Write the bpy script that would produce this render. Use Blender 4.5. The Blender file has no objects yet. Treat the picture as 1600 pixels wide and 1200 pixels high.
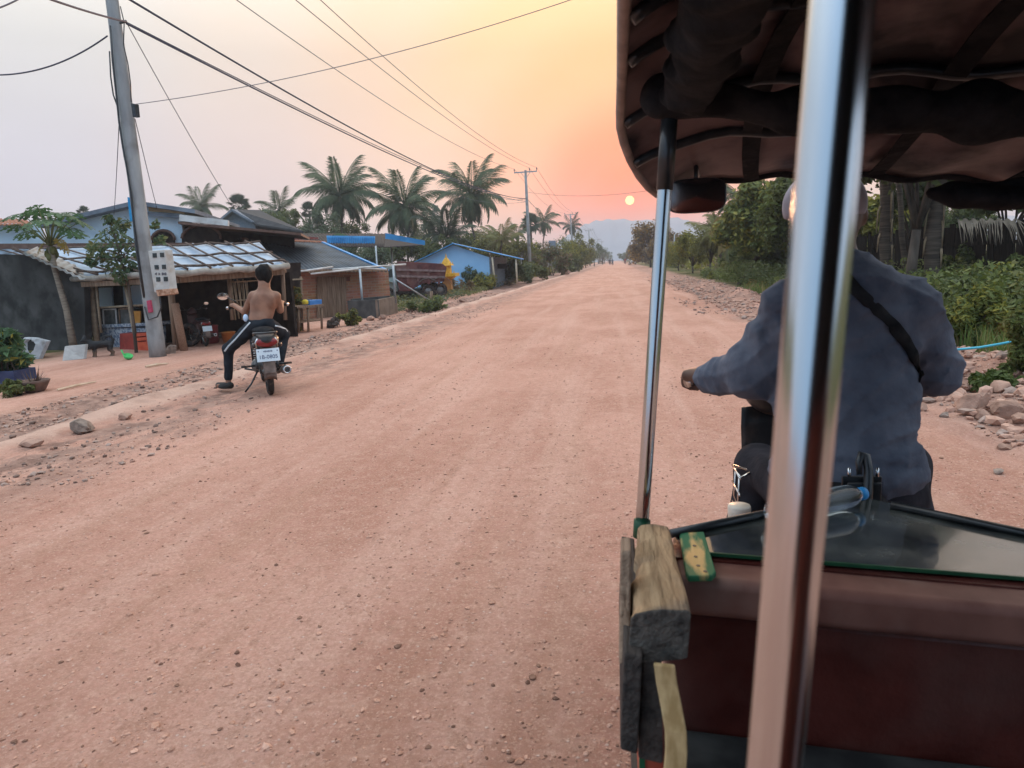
import bpy, bmesh, math, random
import numpy as np
from mathutils import Vector, Matrix

# ------------------------------------------------------------------ camera
F = 1100.0; RHO = 0.05; PIT = math.radians(9.6); YAW = math.radians(8.8); CH = 1.45
_cy, _sy, _cp, _sp = math.cos(YAW), math.sin(YAW), math.cos(PIT), math.sin(PIT)
cR0 = Vector((_cy, _sy, 0)); cF = Vector((-_sy*_cp, _cy*_cp, -_sp)); cU0 = Vector((-_sy*_sp, _cy*_sp, _cp))
cR = cR0*math.cos(RHO) - cU0*math.sin(RHO); cU = cR0*math.sin(RHO) + cU0*math.cos(RHO)
CAM = Vector((0, 0, CH))
scene = bpy.context.scene
col = scene.collection
cam = bpy.data.objects.new('camera', bpy.data.cameras.new('camera'))
col.objects.link(cam)
_m = Matrix((cR, cU, -cF)).transposed().to_4x4(); _m.translation = CAM
cam.matrix_world = _m
cam.data.sensor_width = 36.0; cam.data.lens = 36.0*F/1600.0
cam.data.clip_start = 0.02; cam.data.clip_end = 20000
cam.data.dof.use_dof = True; cam.data.dof.focus_distance = 7.0; cam.data.dof.aperture_fstop = 8.0
scene.camera = cam

# ------------------------------------------------------------------ sky, sun, exposure
def ray(x, y):
    return cR*((x-800)/F) + cU*((600-y)/F) + cF
SUN = ray(984, 313).normalized()
SUN_EL = math.asin(SUN.z); SUN_AZ = math.atan2(SUN.x, SUN.y)
def lin(c):
    return tuple((v/255/12.92 if v <= 10 else ((v/255+0.055)/1.055)**2.4) for v in c)
EXPO = 0.14
world = bpy.data.worlds.new('World'); scene.world = world; world.use_nodes = True
wt = world.node_tree; wt.nodes.clear()
def wn(t, **k):
    n = wt.nodes.new(t)
    for a, b in k.items(): setattr(n, a, b)
    return n
def wl(a, b): wt.links.new(a, b)
tc = wn('ShaderNodeTexCoord')
vn = wn('ShaderNodeVectorMath', operation='NORMALIZE'); wl(tc.outputs['Generated'], vn.inputs[0])
dt = wn('ShaderNodeVectorMath', operation='DOT_PRODUCT'); wl(vn.outputs[0], dt.inputs[0]); dt.inputs[1].default_value = SUN
ac = wn('ShaderNodeMath', operation='ARCCOSINE', use_clamp=False); wl(dt.outputs['Value'], ac.inputs[0])
ad = wn('ShaderNodeMath', operation='DIVIDE'); wl(ac.outputs[0], ad.inputs[0]); ad.inputs[1].default_value = math.pi
sx = wn('ShaderNodeSeparateXYZ'); wl(vn.outputs[0], sx.inputs[0])
def ramp(stops, src):
    r = wn('ShaderNodeValToRGB'); r.color_ramp.interpolation = 'EASE'
    el = r.color_ramp.elements
    while len(el) < len(stops): el.new(0.5)
    for e, (p, c) in zip(el, stops): e.position = p; e.color = (*c, 1)
    wl(src, r.inputs[0]); return r
D180 = 1/180.0
low = ramp([(0.0, lin((255, 78, 0))), (1.6*D180, lin((255, 98, 30))), (4.0*D180, lin((255, 122, 84))), (9*D180, lin((255, 182, 146))),
            (17*D180, lin((247, 209, 186))), (28*D180, lin((228, 208, 205))), (42*D180, lin((210, 208, 220))), (75*D180, lin((192, 210, 230))), (1.0, lin((158, 194, 230)))], ad.outputs[0])
high = ramp([(0.0, lin((255, 105, 35))), (5*D180, lin((255, 152, 92))), (10*D180, lin((255, 198, 134))), (15*D180, lin((255, 213, 160))),
             (22*D180, lin((251, 219, 188))), (30*D180, lin((240, 224, 208))), (40*D180, lin((226, 224, 220))), (70*D180, lin((200, 216, 234))), (1.0, lin((156, 194, 234)))], ad.outputs[0])
mel = wn('ShaderNodeMapRange', interpolation_type='SMOOTHSTEP'); wl(sx.outputs['Z'], mel.inputs[0])
mel.inputs[1].default_value = math.sin(math.radians(6)); mel.inputs[2].default_value = math.sin(math.radians(19))
mx = wn('ShaderNodeMix', data_type='RGBA'); wl(mel.outputs[0], mx.inputs[0]); wl(low.outputs[0], mx.inputs[6]); wl(high.outputs[0], mx.inputs[7])
# faint uneven cloud veil
nz = wn('ShaderNodeTexNoise'); nz.inputs['Scale'].default_value = 2.2; nz.inputs['Detail'].default_value = 4
mp = wn('ShaderNodeMapping'); mp.inputs['Scale'].default_value = (1, 1, 3.5); wl(vn.outputs[0], mp.inputs[0]); wl(mp.outputs[0], nz.inputs['Vector'])
nr = wn('ShaderNodeMapRange'); wl(nz.outputs[0], nr.inputs[0]); nr.inputs[1].default_value = .3; nr.inputs[2].default_value = .7; nr.inputs[3].default_value = .955; nr.inputs[4].default_value = 1.04
vs = wn('ShaderNodeVectorMath', operation='SCALE'); wl(mx.outputs[2], vs.inputs[0]); wl(nr.outputs[0], vs.inputs['Scale'])
# the sky grows brighter overhead, as the open shade of the picture implies
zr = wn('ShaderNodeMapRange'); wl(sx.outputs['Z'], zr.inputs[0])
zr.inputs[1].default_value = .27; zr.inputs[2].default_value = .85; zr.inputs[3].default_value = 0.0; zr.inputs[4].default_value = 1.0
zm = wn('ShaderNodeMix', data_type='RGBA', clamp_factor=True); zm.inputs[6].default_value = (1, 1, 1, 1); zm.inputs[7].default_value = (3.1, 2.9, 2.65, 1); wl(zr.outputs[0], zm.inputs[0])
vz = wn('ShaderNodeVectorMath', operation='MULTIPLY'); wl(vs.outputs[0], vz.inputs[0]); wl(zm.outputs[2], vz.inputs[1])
# the sun's own disc, low and dimmed by dust
sd = wn('ShaderNodeMapRange', interpolation_type='SMOOTHSTEP'); wl(ac.outputs[0], sd.inputs[0])
sd.inputs[1].default_value = math.radians(.29); sd.inputs[2].default_value = math.radians(.37); sd.inputs[3].default_value = 1; sd.inputs[4].default_value = 0
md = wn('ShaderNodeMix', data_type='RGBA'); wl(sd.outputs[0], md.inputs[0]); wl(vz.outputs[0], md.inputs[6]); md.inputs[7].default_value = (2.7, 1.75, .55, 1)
sky = wn('ShaderNodeTexSky', sky_type='NISHITA'); sky.sun_disc = False; sky.sun_elevation = SUN_EL; sky.sun_rotation = SUN_AZ; sky.dust_density = 6; sky.air_density = 1.5
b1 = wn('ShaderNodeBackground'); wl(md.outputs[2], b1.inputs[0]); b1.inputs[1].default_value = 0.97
b2 = wn('ShaderNodeBackground'); wl(sky.outputs[0], b2.inputs[0]); b2.inputs[1].default_value = 0.012
ash = wn('ShaderNodeAddShader'); wl(b1.outputs[0], ash.inputs[0]); wl(b2.outputs[0], ash.inputs[1])
wo = wn('ShaderNodeOutputWorld'); wl(ash.outputs[0], wo.inputs[0])
sl = bpy.data.lights.new('sun', 'SUN'); sl.energy = 1.5; sl.angle = math.radians(3.0); sl.color = (1, .52, .28)
so = bpy.data.objects.new('sun', sl); col.objects.link(so)
so.rotation_euler = (-SUN).to_track_quat('-Z', 'Y').to_euler()
vs_ = scene.view_settings; vs_.view_transform = 'Standard'; vs_.look = 'None'; vs_.gamma = 1; vs_.exposure = EXPO
scene.cycles.max_bounces = 8; scene.cycles.transparent_max_bounces = 12; scene.cycles.volume_bounces = 0
scene.cycles.use_denoising = True

# ------------------------------------------------------------------ pixel helpers (photo pixels 1600x1200 -> directions; depth comes from the scene)
def P(x, y, D): return CAM + ray(x, y)*D
def G(x, y, z=0.0):
    d = ray(x, y); return CAM + d*((z-CH)/d.z)
def PY(x, y, Y):
    d = ray(x, y); return CAM + d*(Y/d.y)
def PX(x, y, X):
    d = ray(x, y); return CAM + d*(X/d.x)
def depth(p): return (Vector(p)-CAM).dot(cF)
R = math.radians
rnd = random.Random(7)
V = Vector

# ------------------------------------------------------------------ mesh builder
ORG = {}
class MB:
    def __init__(s): s.v = []; s.f = []; s.mi = []; s.cur = 0
    def add(s, vs, fs):
        o = len(s.v); s.v += [tuple(v) for v in vs]
        for f in fs: s.f.append(tuple(i+o for i in f)); s.mi.append(s.cur)
        return s
    def box(s, c, sz, rot=None):
        c = V(c); h = V(sz)*.5; q = []
        for x in (-1, 1):
            for y in (-1, 1):
                for z in (-1, 1):
                    p = V((x*h.x, y*h.y, z*h.z)); p = rot @ p if rot is not None else p
                    q.append(c+p)
        return s.add(q, [(0, 1, 3, 2), (4, 6, 7, 5), (0, 4, 5, 1), (2, 3, 7, 6), (0, 2, 6, 4), (1, 5, 7, 3)])
    def beam(s, a, b, w, h, up=(0, 0, 1)):
        a = V(a); b = V(b); d = (b-a).normalized(); up = V(up)
        if abs(d.dot(up)) > .97: up = V((0, 1, 0))
        x = d.cross(up).normalized(); z = x.cross(d)
        q = [p+x*(i*w/2)+z*(j*h/2) for p in (a, b) for i, j in ((-1, -1), (1, -1), (1, 1), (-1, 1))]
        return s.add(q, [(0, 1, 2, 3), (7, 6, 5, 4), (0, 4, 5, 1), (1, 5, 6, 2), (2, 6, 7, 3), (3, 7, 4, 0)])
    def tube(s, pts, r, n=8, cap=True, squash=None):
        pts = [V(p) for p in pts]; m = len(pts)
        rs = r if isinstance(r, (list, tuple)) else [r]*m
        t0 = (pts[1]-pts[0]).normalized()
        ref = V((0, 0, 1)) if abs(t0.z) < .9 else V((1, 0, 0))
        x = t0.cross(ref).normalized(); q = []
        for i, p in enumerate(pts):
            t = (pts[min(i+1, m-1)]-pts[max(i-1, 0)])
            t = t.normalized() if t.length > 1e-9 else t0
            x = (x-t*x.dot(t)).normalized(); z = t.cross(x)
            for k in range(n):
                a = 2*math.pi*k/n; zz = math.sin(a)*(squash if squash else 1)
                q.append(p+(x*math.cos(a)+z*zz)*rs[i])
        fs = [(i*n+k, i*n+(k+1) % n, (i+1)*n+(k+1) % n, (i+1)*n+k) for i in range(m-1) for k in range(n)]
        if cap: fs += [tuple(range(n-1, -1, -1)), tuple(range((m-1)*n, m*n))]
        return s.add(q, fs)
    def lathe(s, prof, c=(0, 0, 0), ax=(0, 0, 1), n=16, cap=True):
        c = V(c); q_ = V((0, 0, 1)).rotation_difference(V(ax).normalized()); q = []
        for r, z in prof:
            for k in range(n):
                a = 2*math.pi*k/n; q.append(c+q_ @ V((r*math.cos(a), r*math.sin(a), z)))
        m = len(prof)
        fs = [(i*n+k, i*n+(k+1) % n, (i+1)*n+(k+1) % n, (i+1)*n+k) for i in range(m-1) for k in range(n)]
        if cap: fs += [tuple(range(n-1, -1, -1)), tuple(range((m-1)*n, m*n))]
        return s.add(q, fs)
    def torus(s, c, ax, R_, r, n=24, m=8):
        c = V(c); q_ = V((0, 0, 1)).rotation_difference(V(ax).normalized()); q = []
        for i in range(n):
            a = 2*math.pi*i/n
            for k in range(m):
                b = 2*math.pi*k/m; rr = R_+r*math.cos(b)
                q.append(c+q_ @ V((rr*math.cos(a), rr*math.sin(a), r*math.sin(b))))
        return s.add(q, [(i*m+k, ((i+1) % n)*m+k, ((i+1) % n)*m+(k+1) % m, i*m+(k+1) % m) for i in range(n) for k in range(m)])
    def prism(s, poly, ext):
        poly = [V(p) for p in poly]; e = V(ext); n = len(poly)
        return s.add(poly+[p+e for p in poly], [tuple(range(n-1, -1, -1)), tuple(range(n, 2*n))]+[(i, (i+1) % n, n+(i+1) % n, n+i) for i in range(n)])
    def sheet(s, rows, thick=None, nrm=(0, 0, 1)):
        m = len(rows); n = len(rows[0]); q = [V(p) for r in rows for p in r]
        fs = [(i*n+k, i*n+k+1, (i+1)*n+k+1, (i+1)*n+k) for i in range(m-1) for k in range(n-1)]
        if thick:
            e = V(nrm)*thick; N = m*n; q = q+[p-e for p in q]
            fs = fs+[tuple(i+N for i in f[::-1]) for f in fs]
            fs += [(k+1, k, N+k, N+k+1) for k in range(n-1)]+[((m-1)*n+k, (m-1)*n+k+1, N+(m-1)*n+k+1, N+(m-1)*n+k) for k in range(n-1)]
            fs += [(i*n, (i+1)*n, N+(i+1)*n, N+i*n) for i in range(m-1)]+[((i+1)*n+n-1, i*n+n-1, N+i*n+n-1, N+(i+1)*n+n-1) for i in range(m-1)]
        return s.add(q, fs)
    def build(s, name, mat, parent=None, smooth=False, bev=0, world=True, sub=0):
        me = bpy.data.meshes.new(name)
        o3 = ORG.get(parent.name) if (parent is not None and world) else None
        vs = s.v if o3 is None else [(a-o3[0], b-o3[1], c-o3[2]) for a, b, c in s.v]
        me.from_pydata(vs, [], s.f)
        mats = mat if isinstance(mat, (list, tuple)) else [mat]
        for m in mats: me.materials.append(m)
        if len(mats) > 1: me.polygons.foreach_set('material_index', s.mi)
        if smooth: me.polygons.foreach_set('use_smooth', [True]*len(me.polygons))
        me.update()
        return link(name, me, parent, bev, sub)
def link(name, me, parent=None, bev=0, sub=0):
    o = bpy.data.objects.new(name, me); col.objects.link(o)
    if parent is not None:
        o.parent = parent
        if parent.name in ORG: ORG[o.name] = ORG[parent.name]
    if bev:
        b = o.modifiers.new('bevel', 'BEVEL'); b.width = bev; b.segments = 2 if bev < .018 else 6; b.harden_normals = bev >= .018;
        if bev >= .018: me.polygons.foreach_set('use_smooth', [True]*len(me.polygons))
        b.limit_method = 'ANGLE'; b.angle_limit = R(40)
    if sub:
        b = o.modifiers.new('sub', 'SUBSURF'); b.levels = sub; b.render_levels = sub
    return o
def tag(o, label, cat, group=None):
    o['label'] = label; o['category'] = cat
    if group: o['group'] = group
    return o
def kind(o, k): o['kind'] = k; return o
def thing(name, label, cat, loc=(0, 0, 0), group=None, rz=0):
    o = bpy.data.objects.new(name, None); col.objects.link(o); o.location = loc; o.rotation_euler = (0, 0, rz)
    o.empty_display_size = .1
    ORG[o.name] = tuple(loc) if rz == 0 else (0, 0, 0)
    return tag(o, label, cat, group)
def copy_tree(o, parent=None):
    c = o.copy(); col.objects.link(c); c.parent = parent
    for ch in list(o.children): copy_tree(ch, c)
    return c
def npmesh(name, vs, fs, mat, parent=None, smooth=False, mi=None):
    me = bpy.data.meshes.new(name)
    vs = np.asarray(vs, dtype=np.float32); fs = np.asarray(fs, dtype=np.int32)
    o3 = ORG.get(parent.name) if parent is not None else None
    if o3 is not None: vs = vs-np.array(o3, dtype=np.float32)
    k = fs.shape[1]
    me.vertices.add(len(vs)); me.vertices.foreach_set('co', vs.ravel())
    me.loops.add(fs.size); me.loops.foreach_set('vertex_index', fs.ravel())
    me.polygons.add(len(fs)); me.polygons.foreach_set('loop_start', np.arange(0, fs.size, k, dtype=np.int32))
    me.update(calc_edges=True)
    for m in (mat if isinstance(mat, (list, tuple)) else [mat]): me.materials.append(m)
    if mi is not None: me.polygons.foreach_set('material_index', np.asarray(mi, dtype=np.int32))
    me.polygons.foreach_set('use_smooth', np.full(len(fs), bool(smooth)))
    me.validate()
    return link(name, me, parent)

# ------------------------------------------------------------------ distance-field bodies (people, animals, stones, soft shapes)
def smin(a, b, k):
    h = np.clip(.5+.5*(b-a)/k, 0, 1); return b*(1-h)+a*h-k*h*(1-h)
def union(fs, k=.03):
    def fn(p):
        d = fs[0](p)
        for f in fs[1:]: d = smin(d, f(p), k)
        return d
    return fn
def cone(a, b, r1, r2):
    a = np.array(a, float); b = np.array(b, float); ab = b-a; L = ab.dot(ab)+1e-12
    def fn(p):
        t = np.clip(((p-a)@ab)/L, 0, 1)
        return np.linalg.norm(p-a-t[..., None]*ab, axis=-1)-(r1+(r2-r1)*t)
    return fn
def ell(c, r, rot=None):
    c = np.array(c, float); r = np.array(r, float); Q = np.array(rot) if rot is not None else None
    def fn(p):
        q = p-c
        if Q is not None: q = q@Q
        k0 = np.linalg.norm(q/r, axis=-1); k1 = np.linalg.norm(q/(r*r), axis=-1)+1e-9
        return k0*(k0-1)/k1
    return fn
def nets(fn, lo, hi, h):
    lo = np.array(lo, float); hi = np.array(hi, float); n = np.ceil((hi-lo)/h).astype(int)+1
    ax = [lo[i]+h*np.arange(n[i]) for i in range(3)]
    g = np.stack(np.meshgrid(*ax, indexing='ij'), -1); d = fn(g.reshape(-1, 3)).reshape(n)
    ins = d < 0
    cs = tuple(n-1); acc = np.zeros(cs+(3,)); cnt = np.zeros(cs)
    off = [(i, j, k) for i in (0, 1) for j in (0, 1) for k in (0, 1)]
    def sl(o): return tuple(slice(o[i], o[i]+n[i]-1) for i in range(3))
    for A in off:
        for i in range(3):
            if A[i]: continue
            B_ = list(A); B_[i] = 1; da = d[sl(A)]; db = d[sl(B_)]
            m = (da < 0) != (db < 0)
            t = np.where(m, da/(da-db+1e-12), 0)
            pa = g[sl(A)]; pos = pa+(g[sl(B_)]-pa)*t[..., None]
            acc += np.where(m[..., None], pos, 0); cnt += m
    act = cnt > 0; idx = -np.ones(cs, int); idx[act] = np.arange(act.sum())
    vs = acc[act]/cnt[act][:, None]; quads = []
    for i in range(3):
        j, k = [(1, 2), (2, 0), (0, 1)][i]
        s0 = [slice(None)]*3; s1 = [slice(None)]*3
        s0[i] = slice(0, n[i]-1); s1[i] = slice(1, n[i])
        a = ins[tuple(s0)]; b = ins[tuple(s1)]; m = a != b
        for ax_ in (j, k):
            e = [slice(None)]*3; e[ax_] = 0; m[tuple(e)] = False
            e[ax_] = m.shape[ax_]-1; m[tuple(e)] = False
        c = np.argwhere(m); fl = a[m]
        if len(c) == 0: continue
        def at(dj, dk):
            q = c.copy(); q[:, j] -= dj; q[:, k] -= dk; return idx[q[:, 0], q[:, 1], q[:, 2]]
        q = np.stack([at(1, 1), at(0, 1), at(0, 0), at(1, 0)], -1)
        q[~fl] = q[~fl][:, ::-1]; quads.append(q)
    return vs, np.concatenate(quads)
def sdf_obj(name, fn, lo, hi, h, mat, parent=None, sm=1):
    vs, qs = nets(fn, lo, hi, h)
    o = npmesh(name, vs, qs, mat, parent, smooth=True)
    return o
def march(fn, x, y, t0=.3, t1=20):
    d = ray(x, y); L = d.length; d = d/L; t = t0
    for _ in range(200):
        p = CAM+d*t; e = float(fn(np.array([p]))[0])
        if e < .0006: return p
        t += max(e*.8, .0006)
        if t > t1: return None
    return p
def wobble(amp, f, seed=0):
    rs = np.random.RandomState(seed); K = rs.randn(5, 3)*f; ph = rs.rand(5)*6.28
    def fn(p):
        return amp*sum(np.sin(p@K[i]+ph[i]) for i in range(5))/2.2
    return fn

# ------------------------------------------------------------------ materials
MATS = {}
def mat(name, c, c2=None, rough=.75, metal=0, scale=6, bump=0, bscale=None, st=(1, 1, 1), var=.18, spec=.22, detail=5, contrast=(.35, .65), dirt=None, dscale=1.5, trans=0, alpha=None, sheen=0, coat=0, obj=False):
    if name in MATS: return MATS[name]
    m = bpy.data.materials.new(name); m.use_nodes = True; nt = m.node_tree; b = nt.nodes['Principled BSDF']
    N = lambda t: nt.nodes.new(t); L = nt.links.new
    src = N('ShaderNodeTexCoord').outputs['Object'] if obj else N('ShaderNodeNewGeometry').outputs['Position']
    mp = N('ShaderNodeMapping'); mp.inputs['Scale'].default_value = st; L(src, mp.inputs[0])
    n = N('ShaderNodeTexNoise'); n.inputs['Scale'].default_value = scale; n.inputs['Detail'].default_value = detail; L(mp.outputs[0], n.inputs['Vector'])
    if c2 is None: c2 = tuple(min(1, v*(1+var)) for v in c); c = tuple(v*(1-var) for v in c)
    r = N('ShaderNodeMapRange'); r.inputs[1].default_value = contrast[0]; r.inputs[2].default_value = contrast[1]; L(n.outputs[0], r.inputs[0])
    x = N('ShaderNodeMix'); x.data_type = 'RGBA'; L(r.outputs[0], x.inputs[0]); x.inputs[6].default_value = (*c, 1); x.inputs[7].default_value = (*c2, 1)
    out = x.outputs[2]
    if dirt:
        n2 = N('ShaderNodeTexNoise'); n2.inputs['Scale'].default_value = dscale; n2.inputs['Detail'].default_value = 6; L(src, n2.inputs['Vector'])
        r2 = N('ShaderNodeMapRange'); r2.inputs[1].default_value = .5; r2.inputs[2].default_value = .72; L(n2.outputs[0], r2.inputs[0])
        x2 = N('ShaderNodeMix'); x2.data_type = 'RGBA'; L(r2.outputs[0], x2.inputs[0]); L(out, x2.inputs[6]); x2.inputs[7].default_value = (*dirt, 1); out = x2.outputs[2]
    L(out, b.inputs['Base Color'])
    b.inputs['Roughness'].default_value = rough; b.inputs['Metallic'].default_value = metal; b.inputs['Specular IOR Level'].default_value = spec
    if coat: b.inputs['Coat Weight'].default_value = coat; b.inputs['Coat Roughness'].default_value = .15
    if bump:
        nb = n
        if bscale:
            nb = N('ShaderNodeTexNoise'); nb.inputs['Scale'].default_value = bscale; nb.inputs['Detail'].default_value = 6; L(mp.outputs[0], nb.inputs['Vector'])
        bp = N('ShaderNodeBump'); bp.inputs['Strength'].default_value = min(1, bump); bp.inputs['Distance'].default_value = .02; L(nb.outputs[0], bp.inputs['Height']); L(bp.outputs[0], b.inputs['Normal'])
    if trans:
        tr = N('ShaderNodeBsdfTranslucent'); L(out, tr.inputs[0]); ms = N('ShaderNodeMixShader'); ms.inputs[0].default_value = trans
        L(b.outputs[0], ms.inputs[1]); L(tr.outputs[0], ms.inputs[2]); L(ms.outputs[0], nt.nodes['Material Output'].inputs[0])
    MATS[name] = m; return m
def leafmat(name, c, c2, trans=.35, scale=1.2, rough=.55):
    return mat(name, c, c2, rough=rough, scale=scale, contrast=(.3, .7), trans=trans, spec=.3)
# ------------------------------------------------------------------ terrain
def ss(a, b, x):
    t = np.clip((x-a)/(b-a), 0, 1); return t*t*(3-2*t)
def vnoise(x, y, seed=0):
    xi = np.floor(x).astype(np.int64); yi = np.floor(y).astype(np.int64); fx = x-xi; fy = y-yi
    fx = fx*fx*(3-2*fx); fy = fy*fy*(3-2*fy)
    def h(a, b):
        n = (a*374761393+b*668265263+seed*1442695041) & 0x7fffffff
        n = ((n ^ (n >> 13))*1274126177) & 0x7fffffff
        return ((n ^ (n >> 16)) & 0xffff)/65535.0
    return (h(xi, yi)*(1-fx)+h(xi+1, yi)*fx)*(1-fy)+(h(xi, yi+1)*(1-fx)+h(xi+1, yi+1)*fx)*fy-.5
def fbm(x, y, s=0, o=4):
    return sum(vnoise(x*2**i+i*7.3, y*2**i+i*3.1, s+i)*.5**i for i in range(o))
def hz(x, y):
    x = np.asarray(x, float); y = np.asarray(y, float)
    edge = -5.75+.26*fbm(y*.35, y*0+3, 5, 3)+.10*vnoise(y*1.7, y*0+1, 6)
    yard = -.35*(1-ss(40, 75, y))
    lip = .075*np.exp(-((x-edge)/.20)**2)*(1-ss(60, 90, y))*(.75+.9*vnoise(y*.9, x*1.2, 8))
    lw = ss(edge-.15, edge-1.5, x)
    z = lip+yard*lw-.10*np.exp(-((x-edge+1.15)/.45)**2)*(1-ss(22, 40, y))*(1+vnoise(y*.8, x*0, 9))
    rub = ((x < edge-.25) & (x > -8.8)) | (x > 2.5)
    rough = np.where(rub, 1.0, .09)
    near = 1-ss(60, 120, y)
    z = z+near*rough*(.075*fbm(x*1.7, y*1.1, 11, 4)+.035*vnoise(x*9, y*7, 15))
    # dried scrapings along the road's left edge
    sh = ss(edge+1.9, edge+.25, x)*ss(edge-.1, edge+.2, x)
    z = z+near*sh*(.05*np.maximum(0, fbm(x*3.5, y*1.3, 31, 4))+.02*vnoise(x*11, y*8, 33))
    # wheel tracks and crown
    inr = (x > edge) & (x < 3)
    z = z+np.where(inr, .018*np.cos((x+.6)*2.1)*.5+.012*vnoise(x*5, y*.25, 21), 0)*near
    # rubble bank on the right
    bank = np.exp(-((x-3.75-.012*np.maximum(y-8, 0))/.62)**2)*(1-ss(26, 48, y))
    z = z+bank*(.24+.26*fbm(x*1.3, y*.6, 41, 3)+.10*vnoise(x*5, y*4, 43))
    z = z-.25*ss(4.6, 6.5, x)*(1-ss(26, 48, y))
    return z
def hz1(x, y): return float(hz(np.array([x]), np.array([y]))[0])
ys = np.concatenate([np.arange(-5, 1, .25), np.arange(1, 13, .07), np.arange(13, 42, .25), np.arange(42, 150, 1.5), np.geomspace(150, 6000, 34)])
xs = np.concatenate([-np.geomspace(40, 5000, 22)[::-1], np.arange(-39.5, -8.6, .6), np.arange(-8.5, -3.6, .07), np.arange(-3.55, 2.3, .1), np.arange(2.35, 5.6, .07), np.arange(5.7, 40, .6), np.geomspace(41, 5000, 22)])
gx, gy = np.meshgrid(xs, ys); gz = hz(gx, gy)
gv = np.stack([gx, gy, gz], -1).reshape(-1, 3)
nx, ny = len(xs), len(ys)
ii, jj = np.meshgrid(np.arange(nx-1), np.arange(ny-1))
q = np.stack([jj*nx+ii, jj*nx+ii+1, (jj+1)*nx+ii+1, (jj+1)*nx+ii], -1).reshape(-1, 4)
cx = (xs[ii]+xs[ii+1]).ravel()*.5
isroad = (cx > -5.6) & (cx < 2.75)

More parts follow.
